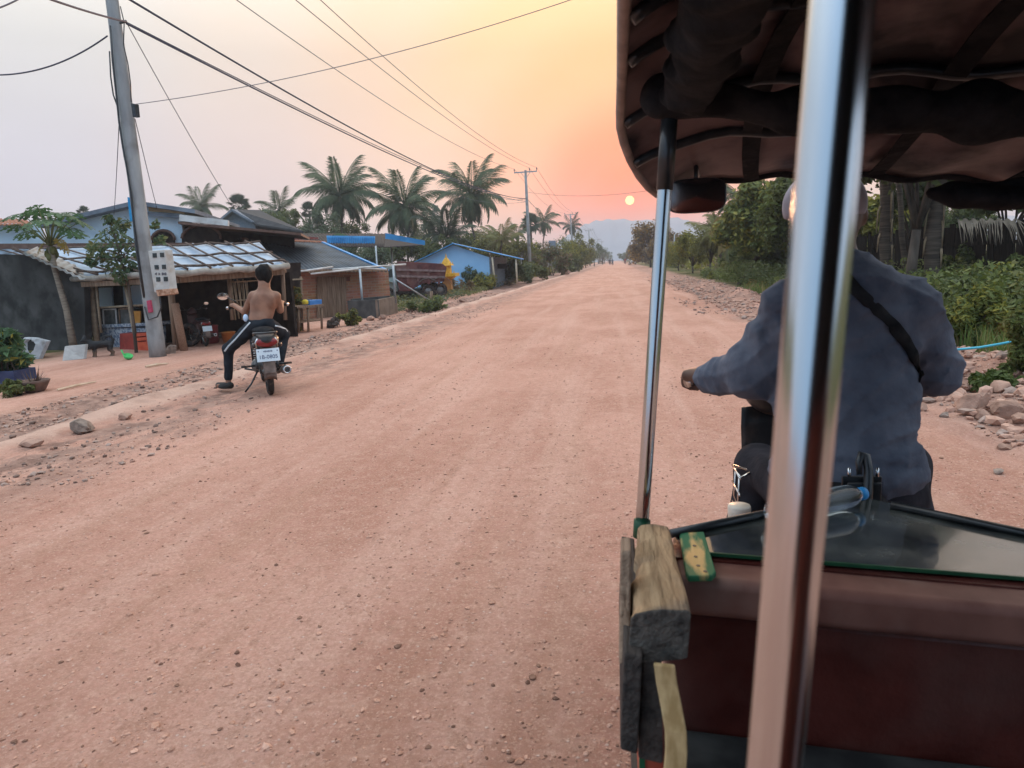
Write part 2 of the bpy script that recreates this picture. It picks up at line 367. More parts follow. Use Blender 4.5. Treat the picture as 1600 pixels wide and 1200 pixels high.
def dirt_material():
    m = bpy.data.materials.new('laterite'); m.use_nodes = True; nt = m.node_tree; b = nt.nodes['Principled BSDF']
    N = lambda t, **k: [setattr(nd, a, v) for nd in [nt.nodes.new(t)] for a, v in k.items()] and nt.nodes[-1] or nt.nodes[-1]
    def N(t, **k):
        nd = nt.nodes.new(t)
        for a, v in k.items(): setattr(nd, a, v)
        return nd
    L = nt.links.new
    pos = N('ShaderNodeNewGeometry').outputs['Position']
    def noise(scale, st=(1, 1, 1), det=5, rough=.55):
        mp = N('ShaderNodeMapping'); mp.inputs['Scale'].default_value = st; L(pos, mp.inputs[0])
        n = N('ShaderNodeTexNoise'); n.inputs['Scale'].default_value = scale; n.inputs['Detail'].default_value = det; n.inputs['Roughness'].default_value = rough
        L(mp.outputs[0], n.inputs['Vector']); return n.outputs[0]
    def mr(s, a, b_, c=0, d=1, smooth=True):
        n = N('ShaderNodeMapRange'); n.interpolation_type = 'SMOOTHSTEP' if smooth else 'LINEAR'
        for i, v in enumerate((a, b_, c, d)): n.inputs[i+1].default_value = v
        L(s, n.inputs[0]); return n.outputs[0]
    def mix(f, a, b_):
        n = N('ShaderNodeMix'); n.data_type = 'RGBA'
        if isinstance(f, (int, float)): n.inputs[0].default_value = f
        else: L(f, n.inputs[0])
        for i, v in ((6, a), (7, b_)):
            if isinstance(v, tuple): n.inputs[i].default_value = (*v, 1)
            else: L(v, n.inputs[i])
        return n.outputs[2]
    def math_(op, a, b_):
        n = N('ShaderNodeMath', operation=op)
        for i, v in enumerate((a, b_)):
            if isinstance(v, (int, float)): n.inputs[i].default_value = v
            else: L(v, n.inputs[i])
        return n.outputs[0]
    sep = N('ShaderNodeSeparateXYZ'); L(pos, sep.inputs[0]); X = sep.outputs['X']
    base = mix(mr(noise(.6, (1, .5, 1), 7, .65), .38, .62), (.395, .188, .134), (.56, .305, .230))
    base = mix(math_('MULTIPLY', mr(noise(1.0, (1.9, .10, 1), 7, .62), .46, .66), .62), base, (.60, .365, .285))      # pale tyre-polished streaks
    base = mix(math_('MULTIPLY', mr(noise(1.0, (2.9, .14, 1), 7, .62), .50, .68), .55), base, (.40, .215, .145))
    base = mix(math_('MULTIPLY', mr(noise(7, det=7, rough=.75), .47, .68), .6), base, (.62, .385, .29))
    base = mix(math_('MULTIPLY', mr(noise(13, (1, .7, 1), 7, .8), .50, .66), .7), base, (.33, .175, .12))  # dark mottling, also painted in for the small shadows of lumps
    base = mix(math_('MULTIPLY', mr(noise(45, det=5, rough=.8), .40, .60), .55), base, (.40, .21, .145))
    base = mix(math_('MULTIPLY', mr(noise(70, det=3, rough=.8), .50, .68), .6), base, (.66, .425, .325))
    xw = math_('ADD', X, math_('MULTIPLY', math_('SUBTRACT', noise(.9, det=4), .5), 1.6))
    # loose grey-brown verge on either side
    lv = math_('MULTIPLY', mr(xw, -5.2, -6.0), mr(xw, -9.6, -8.4))
    rv = mr(xw, 2.4, 3.2)
    gcol = mix(mr(noise(3.5, det=6, rough=.7), .35, .65), (.19, .115, .09), (.38, .24, .185))
    base = mix(math_('MULTIPLY', math_('MAXIMUM', lv, math_('MULTIPLY', rv, .8)), math_('MULTIPLY', mr(noise(1.1, det=6), .3, .55), .95)), base, gcol)
    shv = math_('MULTIPLY', mr(xw, -3.8, -4.9), mr(xw, -5.5, -5.2))
    base = mix(math_('MULTIPLY', math_('MULTIPLY', shv, mr(noise(4, (1, .45, 1), 6, .7), .38, .54)), .85), base, gcol)
    xr = math_('ADD', X, math_('MULTIPLY', math_('SUBTRACT', noise(1.6, det=6, rough=.7), .5), .7))
    ridge = math_('MULTIPLY', math_('MULTIPLY', mr(xr, -6.1, -5.85), mr(xr, -5.45, -5.7)), mr(noise(.8, det=4), .30, .55))
    base = mix(math_('MULTIPLY', ridge, .75), base, (.60, .40, .31))
    # earth greened over by weeds away from the road
    gm = math_('MAXIMUM', mr(xw, 4.6, 5.8), mr(xw, -13.5, -16.5))
    base = mix(math_('MULTIPLY', gm, mr(noise(.5, det=5), .25, .5)), base, mix(mr(noise(2.5, det=6), .35, .65), (.055, .060, .022), (.135, .125, .05)))
    # pebbles pressed into the surface
    vo = N('ShaderNodeTexVoronoi'); vo.inputs['Scale'].default_value = 34; L(pos, vo.inputs['Vector'])
    peb = mr(vo.outputs['Distance'], .10, .28, 1, 0)
    hsv = N('ShaderNodeSeparateColor'); L(vo.outputs['Color'], hsv.inputs[0])
    lightp = math_('MULTIPLY', peb, mr(hsv.outputs[0], .80, .82))
    darkp = math_('MULTIPLY', peb, mr(hsv.outputs[1], .90, .92))
    base = mix(math_('MULTIPLY', lightp, .6), base, (.74, .55, .46))
    base = mix(math_('MULTIPLY', darkp, .8), base, (.19, .11, .085))
    L(base, b.inputs['Base Color']); b.inputs['Roughness'].default_value = .95; b.inputs['Specular IOR Level'].default_value = .04
    vo2 = N('ShaderNodeTexVoronoi'); vo2.inputs['Scale'].default_value = 16; L(pos, vo2.inputs['Vector'])
    hh = math_('ADD', math_('MULTIPLY', noise(30, det=8, rough=.8), 1.5), math_('MULTIPLY', math_('SUBTRACT', lightp, math_('MULTIPLY', darkp, 1.2)), .5))
    hh = math_('ADD', hh, math_('MULTIPLY', mr(vo2.outputs['Distance'], 0, .5, 1, 0), .35))
    hh = math_('ADD', hh, math_('MULTIPLY', noise(6, (1, .6, 1), 5), 1.4))
    bp = N('ShaderNodeBump'); bp.inputs['Strength'].default_value = 1.0; bp.inputs['Distance'].default_value = .011; L(hh, bp.inputs['Height']); L(bp.outputs[0], b.inputs['Normal'])
    return m
DIRT = dirt_material()
kind(npmesh('ground', gv, q[~isroad], DIRT, smooth=True), 'structure')['label'] = 'red-brown bare earth of the yards and verges'
ro = npmesh('road', gv, q[isroad], DIRT, smooth=True); kind(ro, 'structure')['label'] = 'wide pinkish unpaved laterite road running to the sun'
for nm in ('ground', 'road'):
    me = bpy.data.objects[nm].data
    bm = bmesh.new(); bm.from_mesh(me); bmesh.ops.delete(bm, geom=[v for v in bm.verts if not v.link_faces], context='VERTS'); bm.to_mesh(me); bm.free()

# distant mountain (own distance about 1.4 km)
MTN = mat('haze_tinted_mountain', (.17, .20, .25), (.22, .25, .30), scale=.01, rough=1)  # pale blue includes distance haze painted into the colour
prof = [(700, 402), (800, 394), (872, 386), (890, 366), (910, 352), (932, 345), (962, 342), (1000, 345), (1060, 340), (1090, 350), (1130, 370), (1200, 380), (1300, 372), (1420, 352), (1500, 338), (1570, 336), (1650, 350), (1800, 372), (2000, 380)]
mm = MB(); rows = [[], [], [], [], []]
for i in range(len(prof)-1):
    for s_ in range(6):
        t = s_/6; px = prof[i][0]*(1-t)+prof[i+1][0]*t; py = prof[i][1]*(1-t)+prof[i+1][1]*t+1.4*math.sin(i*2.3+s_*1.7)
        top = PY(px, py, 1400)
        for k, (dy, fz) in enumerate([(-450, -.02), (-280, .3), (-130, .68), (0, 1), (400, -.02)]):
            w = 1+.22*math.sin(i*1.3+s_*.6+k*1.7) if 0 < k < 3 else 1
            rows[k].append((top.x+dy*.02, 1400+dy, max(-20, top.z*fz*w if k != 3 else top.z)))
mm.sheet(rows)
kind(mm.build('mountain', MTN, smooth=True), 'structure')['label'] = 'pale blue mountain far beyond the end of the road'

# loose stones
def ico():
    bm = bmesh.new(); bmesh.ops.create_icosphere(bm, subdivisions=1, radius=1)
    v = np.array([x.co[:] for x in bm.verts]); bm.verts.index_update(); f = np.array([[x.index for x in p.verts] for p in bm.faces]); bm.free(); return v, f
IV, IF = ico()
def scatter(name, label, zones, mats, seed, sub=.18):
    rs = np.random.RandomState(seed); VS = []; FS = []; MI = []; n0 = 0
    for (n, xa, xb, ya, yb, sa, sb, mi, fn) in zones:
        xs_ = rs.uniform(xa, xb, n); ys_ = ya+(yb-ya)*rs.rand(n)**1.6
        if fn is not None:
            k = fn(xs_, ys_, rs); xs_ = xs_[k]; ys_ = ys_[k]
        n = len(xs_); s_ = sa*(sb/sa)**(rs.rand(n)**2.2); z = hz(xs_, ys_)
        J = IV[None]*(1+.55*(rs.rand(n, len(IV), 1)-.5)) if False else np.repeat(IV[None], n, 0)*(1+.7*(rs.rand(n, len(IV))[..., None]-.5))
        J = J*rs.uniform(.55, 1.25, (n, 1, 3))*np.array([1, 1, .62])
        a = rs.rand(n)*6.28; c, s2 = np.cos(a), np.sin(a)
        Xr = J[..., 0]*c[:, None]-J[..., 1]*s2[:, None]; Yr = J[..., 0]*s2[:, None]+J[..., 1]*c[:, None]
        W = np.stack([Xr, Yr, J[..., 2]], -1)*s_[:, None, None]*.5+np.stack([xs_, ys_, z+s_*sub], -1)[:, None]
        VS.append(W.reshape(-1, 3)); FS.append((IF[None]+(np.arange(n)*len(IV))[:, None, None]).reshape(-1, 3)+n0); n0 += n*len(IV)
        MI.append(np.repeat(rs.choice(mi, n), len(IF)))
    o = npmesh(name, np.concatenate(VS), np.concatenate(FS), mats, mi=np.concatenate(MI))
    kind(o, 'stuff'); o['label'] = label; return o
ST1 = mat('stone_pink', (.36, .20, .145), (.54, .335, .25), rough=.95, scale=9, bump=.5, bscale=40, spec=.15)
ST2 = mat('stone_grey', (.25, .175, .14), (.42, .30, .245), rough=.95, scale=9, bump=.5, bscale=40, spec=.15)
ST3 = mat('stone_dark', (.14, .09, .07), (.22, .145, .115), rough=.95, scale=9, spec=.15)
def clump(f, th):
    return lambda x, y, rs: (fbm(x*f, y*f*.6, 77, 3)+.35*rs.rand(len(x))) > th
scatter('gravel', 'loose grey and pink stones along both road verges',
        [(9500, -8.9, -5.95, 4.5, 40, .018, .10, [0, 0, 1, 1, 2], clump(.9, -.06)), (8500, 2.75, 4.7, 4.5, 46, .02, .17, [0, 0, 0, 1], clump(.8, -.18)),
         (3600, 1.9, 6.0, 18, 56, .025, .12, [0, 0, 1, 1, 2], lambda x, y, rs: (fbm(x*.5, y*.3, 77, 3)+.9*rs.rand(len(x))-.12*np.abs(x-3.9)) > .42), (1900, -5.6, -3.9, 4.5, 26, .012, .06, [0, 1, 2], clump(1.1, .12)),
         (900, -8.6, -7, 18, 45, .03, .2, [0, 0, 1], clump(.8, .05))], [ST1, ST2, ST3], 3)
CL1 = mat('clod_light', (.46, .25, .175), (.62, .375, .28), rough=.95, scale=30, bump=.6, bscale=90, spec=.05); CL2 = mat('clod_mid', (.40, .215, .145), (.56, .32, .23), rough=.95, scale=30, bump=.6, bscale=90, spec=.05); CL3 = mat('clod_dark', (.16, .085, .06), (.24, .135, .095), rough=.95, scale=30, spec=.05)
scatter('pebbles', 'tiny pebbles and grit strewn over the road surface',
        [(13000, -4.8, 2.9, 1.6, 14, .006, .030, [0, 0, 1, 1, 2], clump(.8, .06)), (16000, -4.8, 3, 1.6, 8, .004, .018, [0, 0, 1, 1, 1, 2], None), (900, -4.8, 2.8, 1.8, 9, .018, .040, [0, 1, 1], clump(.9, .1)), (1300, -.6, 2.2, 3, 22, .007, .020, [2], clump(1.4, .1))], [CL1, CL2, CL3], 5, .04)

def boulder(px, py, w, label, seed, m=None, asp=(1, .9, .75), zoff=0, group='loose boulders'):
    p = G(px, py, 0)
    for _ in range(4): p = G(px, py, hz1(p.x, p.y))
    rad = w*depth(p)/F/2
    bm = bmesh.new(); bmesh.ops.create_icosphere(bm, subdivisions=4, radius=1); rs = np.random.RandomState(seed)
    co = np.array([v.co[:] for v in bm.verts]); K = rs.randn(7, 3); 
    d = 1+sum(.10*np.abs(np.sin(co@(K[i]*(1+i*.8))+i)) for i in range(7))-.25+.025*np.sin(co@(K[2]*9))*np.sin(co@(K[4]*8))+.018*np.sin(co@(K[1]*17))*np.sin(co@(K[5]*15))
    for k in range(14):
        nn = rs.randn(3); nn /= np.linalg.norm(nn); c = .66+.16*rs.rand(); e = co@nn*d; d = np.where(e > c, d*(c+.05*(e-c))/np.maximum(e, 1e-6), d)
    co = co*d[:, None]*np.array(asp)*rad*1.05
    for v, c in zip(bm.verts, co): v.co = c
    me = bpy.data.meshes.new('boulder'); bm.to_mesh(me); bm.free(); me.materials.append(m or STB)
    me.polygons.foreach_set('use_smooth', [False]*len(me.polygons))
    o = link('boulder', me); o.location = (p.x, p.y, p.z+rad*asp[2]*.62+zoff); o.rotation_euler.z = seed
    return tag(o, label, 'rock', group)
STB = mat('boulder_stone', (.22, .130, .095), (.42, .255, .188), rough=.95, scale=7, bump=1, bscale=16, spec=.15)
STG = mat('boulder_grey', (.17, .125, .10), (.31, .235, .19), rough=.95, scale=14, bump=1, bscale=45, spec=.15)
boulder(127, 674, 34, 'dark grey rough stone lying alone on the near road edge', 1, STG, (1, .9, .85))
boulder(197, 655, 18, 'low brown clod on the road edge right of the dark grey stone', 2)
boulder(52, 698, 36, 'flat pink clod on the road edge at the far left of the picture', 3, None, (1, .8, .5))
boulder(1517, 642, 54, 'large flat-topped pink boulder beside the driver\'s right elbow', 4, None, (1, .8, .72))
boulder(1567, 652, 46, 'large rounded brown boulder right of the flat-topped one', 5, None, (1, .9, .85))
boulder(1534, 657, 22, 'small round stone in front of the gap between the two big boulders', 6, None, (1, .9, .9))
boulder(1592, 660, 26, 'pink stone cut by the right edge of the picture', 7)
boulder(1441, 640, 20, 'small stone just below the driver\'s right elbow', 8)
boulder(1476, 652, 14, 'small dark stone half way along the rubble bank', 9, STG)
boulder(1568, 612, 30, 'stone at the foot of the green weeds behind the big boulders', 10)
boulder(1500, 612, 30, 'stone on top of the rubble bank beside the driver\'s right sleeve', 11)
boulder(1568, 702, 22, 'pale flat stone lying out on the gravel at the right', 12, None, (1, .8, .5))
boulder(1560, 740, 18, 'dark flat stone on the gravel nearest the camera', 13, STG, (1, .8, .5))
boulder(598, 499, 14, 'reddish stone below the end of the concrete trough', 14)
boulder(580, 501, 14, 'pale stone left of the reddish one below the trough', 15)
boulder(656, 487, 12, 'pale stone right of the trough on the verge', 16)
boulder(640, 488, 15, 'flat pale stone touching the corner of the trough', 17, None, (1, .8, .6))
boulder(724, 474, 14, 'small clod on the verge near the yellow shrine', 18)
boulder(884, 429, 14, 'stone on the verge beyond the second power pole', 19)
boulder(1178, 452, 16, 'pale stone at the foot of the green tree on the right', 20)
boulder(1120, 436, 14, 'grey stone in the gravel heap at the side track', 21, STG)
boulder(345, 527, 15, 'flat clod on the ground behind the rider\'s left knee', 22, STG)
# ------------------------------------------------------------------ tuk-tuk trailer the camera rides in
tO = P(1003, 820, 1.66); tT = P(1047, 170, 1.505)
tU = (tT-tO).normalized(); tY = (V((0, 1, 0))-tU*tU.y).normalized(); tR = tY.cross(tU)
def T(a, b, c): return tO+tR*a+tY*b+tU*c
def atb(x, y, b):
    d = ray(x, y); return CAM+d*((tY.dot(tO-CAM)+b)/tY.dot(d))
def atc(x, y, c):
    d = ray(x, y); return CAM+d*((tU.dot(tO-CAM)+c)/tU.dot(d))
STEEL = mat('brushed_steel', (.55, .57, .58), (.66, .68, .69), rough=.16, metal=1, scale=30, st=(1, 1, .05))
BLACKPAINT = mat('black_painted_steel', (.012, .013, .014), (.03, .032, .034), rough=.28, scale=18, spec=.5)
VINYL = mat('canopy_vinyl', (.022, .016, .017), (.185, .125, .118), rough=.38, scale=4.2, contrast=(.42, .60), trans=.32, bump=.35, bscale=9)
CLOTHBLK = mat('black_canvas', (.010, .010, .011), (.026, .025, .026), rough=.9, spec=.08, scale=14, bump=.5, bscale=30)
HEM = mat('canopy_hem', (.20, .155, .14), (.30, .23, .20), rough=.7, scale=20)
MAROON = mat('maroon_vinyl', (.060, .014, .011), (.105, .026, .020), rough=.28, scale=7, bump=.15, bscale=60, dirt=(.12, .06, .05), dscale=2.5)
LEDGE = mat('maroon_ledge', (.14, .055, .042), (.22, .10, .075), rough=.55, scale=9, dirt=(.25, .15, .12), dscale=4)
DKSEAT = mat('dark_seat', (.02, .021, .022), (.05, .052, .05), rough=.55, scale=12)
def wood(name, a, b, **k): return mat(name, a, b, rough=.85, scale=14, st=(4, .35, 4), bump=.7, bscale=22, contrast=(.3, .7), **k)
WOODW = wood('weathered_wood', (.20, .125, .066), (.47, .325, .19), dirt=(.12, .10, .085), dscale=7)
WOODE = wood('wood_end_grain', (.055, .05, .045), (.15, .13, .11))
WOODD = wood('dark_board', (.03, .025, .023), (.075, .06, .052))
WOODL = wood('pale_board', (.17, .11, .075), (.33, .23, .16))
def glass_table():
    m = bpy.data.materials.new('scratched_glass'); m.use_nodes = True; nt = m.node_tree; b = nt.nodes['Principled BSDF']; L = nt.links.new
    n = nt.nodes.new('ShaderNodeTexNoise'); n.inputs['Scale'].default_value = 9; n.inputs['Detail'].default_value = 6
    g = nt.nodes.new('ShaderNodeNewGeometry'); L(g.outputs['Position'], n.inputs['Vector'])
    r = nt.nodes.new('ShaderNodeValToRGB'); r.color_ramp.elements[0].position = .35; r.color_ramp.elements[0].color = (.018, .021, .020, 1); r.color_ramp.elements[1].position = .7; r.color_ramp.elements[1].color = (.075, .082, .072, 1)
    L(n.outputs[0], r.inputs[0]); L(r.outputs[0], b.inputs['Base Color'])
    r2 = nt.nodes.new('ShaderNodeMapRange'); r2.inputs[1].default_value = .35; r2.inputs[2].default_value = .7; r2.inputs[3].default_value = .05; r2.inputs[4].default_value = .3; L(n.outputs[0], r2.inputs[0]); L(r2.outputs[0], b.inputs['Roughness'])
    b.inputs['Specular IOR Level'].default_value = .6; b.inputs['Coat Weight'].default_value = .6; b.inputs['Coat Roughness'].default_value = .04
    return m
GLASS_T = glass_table()
GREENP = mat('green_paint', (.010, .055, .026), (.02, .09, .04), rough=.4, scale=20)
GREENY = mat('worn_green_yellow', (.03, .15, .07), (.62, .40, .16), rough=.6, scale=9, st=(2.2, .5, 1), contrast=(.5, .58), bump=.4)
tk = thing('tuk_tuk', 'roofed tuk-tuk trailer with steel posts and maroon seat back, filling the right side', 'tuk-tuk', (tO.x+.5, 1.2, 0))
def roofc(b):
    t = max(0, min(1, (b+.12)/.72)); return 1.035-.172*(t*t*(3-2*t))
def roofp(a, b):
    al = -.105+.16*max(0, (b-.12)/.5)**1.6; ar = 1.31-.16*max(0, (b-.12)/.5)**1.6
    t = max(0, min(1, (b+.12)/.72)); bow = .085*(1-.75*t)
    u = a; aa = al+(ar-al)*u; e = abs(2*u-1)
    return T(aa, b, roofc(b)+bow*(1-e**2)-.06*(e**8)+.008*math.sin(u*31+b*9)*(1-e**4))
bs = [-2.0, -1.7, -1.4, -1.1, -.8, -.55, -.35, -.2, -.1, 0, .08, .15, .22, .3, .38, .46, .53, .6]
us = [i/28 for i in range(29)]; us = [0, .008, .018]+us[1:-1]+[.982, .992, 1]
mb = MB(); mb.sheet([[roofp(u, b) for u in us] for b in bs], .006, tU); cn = mb.build('canopy', VINYL, tk, smooth=True)
mb = MB(); mb.tube([roofp(0, b)+tU*.002 for b in bs], .011, 8); mb.build('hem', HEM, cn, smooth=True)
mb = MB(); mb.tube([roofp(u, .595)+tU*.004 for u in us], .021, 10); mb.build('front_edge', CLOTHBLK, cn, smooth=True)
# rear curtain closing the back of the canopy
mb = MB(); mb.sheet([[roofp(u, -2.0)-tU*(.95*k/6)+tY*(.012*math.sin(u*40+k)) for u in us] for k in range(7)], .004, tY); mb.build('rear_curtain', CLOTHBLK, tk, smooth=True)
for b in (.30, .12, -.22, -.45, -.8, -1.25, -1.7):
    mb = MB(); mb.tube([roofp(u, b)-tU*.016 for u in us[1:-1]], .0125, 8); mb.build('roof_hoop', BLACKPAINT, tk, smooth=True)
for u in (.22, .50, .79):
    mb = MB(); mb.sheet([[roofp(u-.017, b)-tU*.022, roofp(u+.017, b)-tU*.022] for b in bs[:-1]], .005, tU); mb.build('roof_strap', CLOTHBLK, tk)
# cross beam wrapped in canvas and the rolled-up side curtains
wob = wobble(.011, 22, 3)
fn0 = union([cone(T(-.02, 0, .955), T(.25, .0, .935), .040, .044), cone(T(.25, 0, .935), T(.6, 0, .925), .044, .054), cone(T(.6, 0, .925), T(1.22, 0, .945), .054, .044)], .03)
def bounds(pts, pad):
    a = np.array([list(p) for p in pts]); return a.min(0)-pad, a.max(0)+pad
fnb = lambda p: fn0(p)+wob(p)
lo, hi = bounds([T(-.02, 0, .95), T(1.22, 0, .93)], .09); sdf_obj('cross_beam', fnb, lo, hi, .009, CLOTHBLK, tk)
for sgn, a0 in ((1, .02), (-1, 1.18)):
    f1 = union([cone(T(a0, .02, .955), T(a0+.01*sgn, -.35, .965), .036, .056), cone(T(a0+.01*sgn, -.35, .965), T(a0, -.9, .985), .056, .052), cone(T(a0+.03*sgn, -.02, .93), T(a0+.035*sgn, -.7, .96), .022, .034)], .012)
    wb = wobble(.008, 30, 8); ff = lambda p, f1=f1: f1(p)+wb(p)
    lo, hi = bounds([T(a0, .05, .95), T(a0, -.95, .98)], .12); sdf_obj('rolled_curtain', ff, lo, hi, .011, CLOTHBLK, tk)
# bundled front flap hanging at the right of the canopy
fl1 = union([cone(P(1455, 303, 1.80), P(1500, 306, 1.78), .018, .034), cone(P(1500, 306, 1.78), P(1560, 312, 1.75), .034, .036), cone(P(1560, 312, 1.75), P(1640, 306, 1.72), .036, .03), cone(P(1485, 296, 1.80), P(1640, 292, 1.74), .02, .03)], .02); wf = wobble(.008, 34, 5)
sdf_obj('front_flap', lambda p: fl1(p)+wf(p), *bounds([P(1440, 280, 1.8), P(1650, 340, 1.74)], .07), .010, CLOTHBLK, tk)
# posts
for a, b, c0, c1, r in ((0, 0, -.03, .95, .0155), (0, -1.25, -.42, 1.03, .0143), (1.2, 0, -.03, .95, .0155), (1.2, -1.25, -.42, 1.03, .016)):
    mb = MB(); mb.tube([T(a+(.0154*(.717-(c0+(c1-c0)*k/8)) if b == -1.25 and a == 0 else 0), b, c0+(c1-c0)*k/8) for k in range(9)], r, 24); po = mb.build('post', STEEL, tk, smooth=True)
    if b == 0:
        mb = MB(); mb.tube([T(a, b, .765), T(a, b, .94)], r+.0025, 20); mb.build('post_sleeve', BLACKPAINT, po, smooth=True)
        mb = MB(); mb.tube([T(a, b, -.03), T(a, b, .012)], r+.004, 20); mb.build('post_foot', GREENP, po, smooth=True)
# front shelf of scratched glass with its V-shaped rail
ap1 = T(.585, .30, .022); ap2 = T(.645, .245, .022)
poly = [T(.085, -.188, .016), T(1.12, -.163, .016), T(1.14, -.09, .016), T(.66, .235, .016), T(.575, .29, .016), T(.065, -.095, .016)]
mb = MB(); mb.prism(poly, tU*.006); tb = mb.build('glass_shelf', GLASS_T, tk)
mb = MB(); mb.prism([poly[0]-tU*.001, poly[1]-tU*.001, poly[1]-tU*.001+tY*.0025-tY*.007, poly[0]-tU*.001-tY*.0045], tU*.0075); mb.build('glass_edge', GREENP, tb)
for a, b in ((atc(1048, 834, .03), atc(1345, 771, .03)), (atc(1392, 789, .03), T(1.16, -.10, .03))):
    mb = MB(); mb.tube([a, a*.5+b*.5, b], .0098, 14); mb.build('shelf_rail', BLACKPAINT, tk, smooth=True)
mb = MB(); mb.prism([poly[5]-tU*.1, poly[4]-tU*.1, poly[3]-tU*.1, poly[2]-tU*.1, T(1.14, -.2, -.084), T(.05, -.2, -.084)], tU*.094); mb.build('shelf_box', MAROON, tk)
mb = MB(); mb.box((0, 0, 0), (1, 1, 1)); 
def tbox(name, a0, a1, b0, b1, c0, c1, m, par, bev=0):
    q_ = [T(a, b, c) for a in (a0, a1) for b in (b0, b1) for c in (c0, c1)]
    mb = MB(); mb.add(q_, [(0, 1, 3, 2), (4, 6, 7, 5), (0, 4, 5, 1), (2, 3, 7, 6), (0, 2, 6, 4), (1, 5, 7, 3)]); return mb.build(name, m, par, bev=bev)
tbox('padded_ledge', .055, 1.14, -.29, -.172, -.075, .006, LEDGE, tk, .02)
tbox('seat_back', .05, 1.15, -.262, -.205, -.62, -.078, MAROON, tk, .01)
tbox('floor', .0, 1.2, -1.75, -.15, -.48, -.44, DKSEAT, tk)
tbox('front_seat', .06, 1.14, -.58, -.265, -.40, -.325, DKSEAT, tk, .02)
tbox('rear_seat', .05, 1.15, -1.75, -1.35, -.44, -.10, MAROON, tk, .03)
tbox('rear_backrest', .05, 1.15, -1.86, -1.76, -.30, .42, MAROON, tk, .03)
for a in (-.03, 1.17): tbox('side_skirt', a, a+.03, -1.75, -.62, -.46, -.25, MAROON, tk, .005)
# drawbar to the motorbike
mb = MB()
for a in (.25, .95): mb.tube([T(a, -.2, -.36), T(.62, .30, -.10)], .018, 10)
mb.tube([T(.62, .30, -.12), T(.62, .34, .02)], .02, 10)
mb.build('drawbar', BLACKPAINT, tk, smooth=True)
# hitch hook
hk = MB(); hk.tube([P(1353, 800, 1.86), P(1356, 770, 1.865), P(1357, 735, 1.87), P(1353, 712, 1.875), P(1346, 709, 1.875), P(1342, 722, 1.875), P(1343, 742, 1.87)], [.013, .013, .012, .011, .010, .009, .007], 12)
hko = hk.build('hitch_hook', BLACKPAINT, tk, smooth=True)
mb = MB(); mb.box(P(1350, 775, 1.88), (.085, .012, .075)); mb.box(P(1346, 752, 1.89), (.10, .012, .03)); mb.build('hitch_plate', BLACKPAINT, hko, bev=.003)
for px in (1327, 1371):
    mb = MB(); mb.tube([P(px, 745, 1.87), P(px, 731, 1.87)], .0045, 8); mb.build('bolt', STEEL, hko, smooth=True)
# rough wooden arm rest on the left
nl, nr_ = P(986, 958, 1.02), P(1080, 953, 1.02); fl, fr = P(1000, 820, 1.47), P(1045, 822, 1.47)
mb = MB(); rowsT = []; rowsB = []; K = 14
for k in range(K+1):
    t = k/K; l = nl.lerp(fl, t)+tR*(.0045*math.sin(t*17)+.003*math.sin(t*41)); r_ = nr_.lerp(fr, t)+tR*(.0012*math.sin(t*9)); m_ = l.lerp(r_, .5)+tU*.002
    h = .078-.012*t
    ring = [l-tU*.008, l+tR*.006, l.lerp(r_, .3)+tU*.0025, m_+tU*.002, l.lerp(r_, .8)+tU*.001, r_-tR*.004, r_-tU*.006, r_-tU*h*.95, r_-tU*h-tR*.008, l-tU*h+tR*.01, l-tU*h*.92]
    rowsT.append(ring)
n_ = len(rowsT[0]); mb.add([p for r_ in rowsT for p in r_], [(i*n_+k, i*n_+(k+1) % n_, (i+1)*n_+(k+1) % n_, (i+1)*n_+k) for i in range(K) for k in range(n_)]+[tuple(range(K*n_, K*n_+n_))])
arm = mb.build('arm_rest', WOODW, tk, bev=.003)
mb = MB(); mb.prism([p+tY*.001 for p in rowsT[0]], -tY*.004); mb.build('sawn_end', WOODE, arm, bev=.002)
# boards below the arm rest
def pboard(name, a, w, m, par=None):
    mb = MB(); mb.prism([a[0], a[1], a[2], a[3]], tY*w); return mb.build(name, m, par or tk, bev=.003)
pboard('side_board', [P(975, 1020, 1.0), P(1004, 1026, 1.0), P(996, 1180, .98), P(969, 1172, .98)], .45, WOODD)
pboard('side_board', [P(1003, 1030, 1.03), P(1034, 1034, 1.03), P(1036, 1195, 1.0), P(997, 1186, 1.0)], .42, WOODD)
pboard('outer_plank', [P(970, 862, 1.12), P(986, 860, 1.12), P(984, 1030, 1.06), P(967, 1040, 1.06)], .06, WOODL)
mb = MB(); mb.prism([P(1002, 1180, 1.06), P(1036, 1184, 1.06), P(1038, 1330, .98), P(1002, 1330, .98)], tY*.3); mb.build('red_sill', mat('red_sill_paint', (.30, .05, .03), (.42, .09, .05), rough=.5), tk)
mb = MB(); mb.prism([P(999, 1184, 1.055), P(1008, 1184, 1.055), P(1008, 1330, .975), P(999, 1330, .975)], tY*.02); mb.build('green_trim', GREENP, tk)
mb = MB(); sp_ = [P(1038, 1040, 1.0), P(1042, 1070, .995), P(1050, 1110, .985), P(1056, 1145, .975), P(1057, 1175, .97), P(1054, 1215, .965), P(1050, 1290, .96)]
mb.sheet([[p-tR*.015, p+tR*.0, p+tR*.015] for p in sp_], .008, -tY); mb.build('arm_bracket', mat('varnished_batten', (.36, .23, .10), (.55, .38, .19), rough=.35, scale=18, st=(4, 4, .5)), tk, smooth=False, bev=.002)
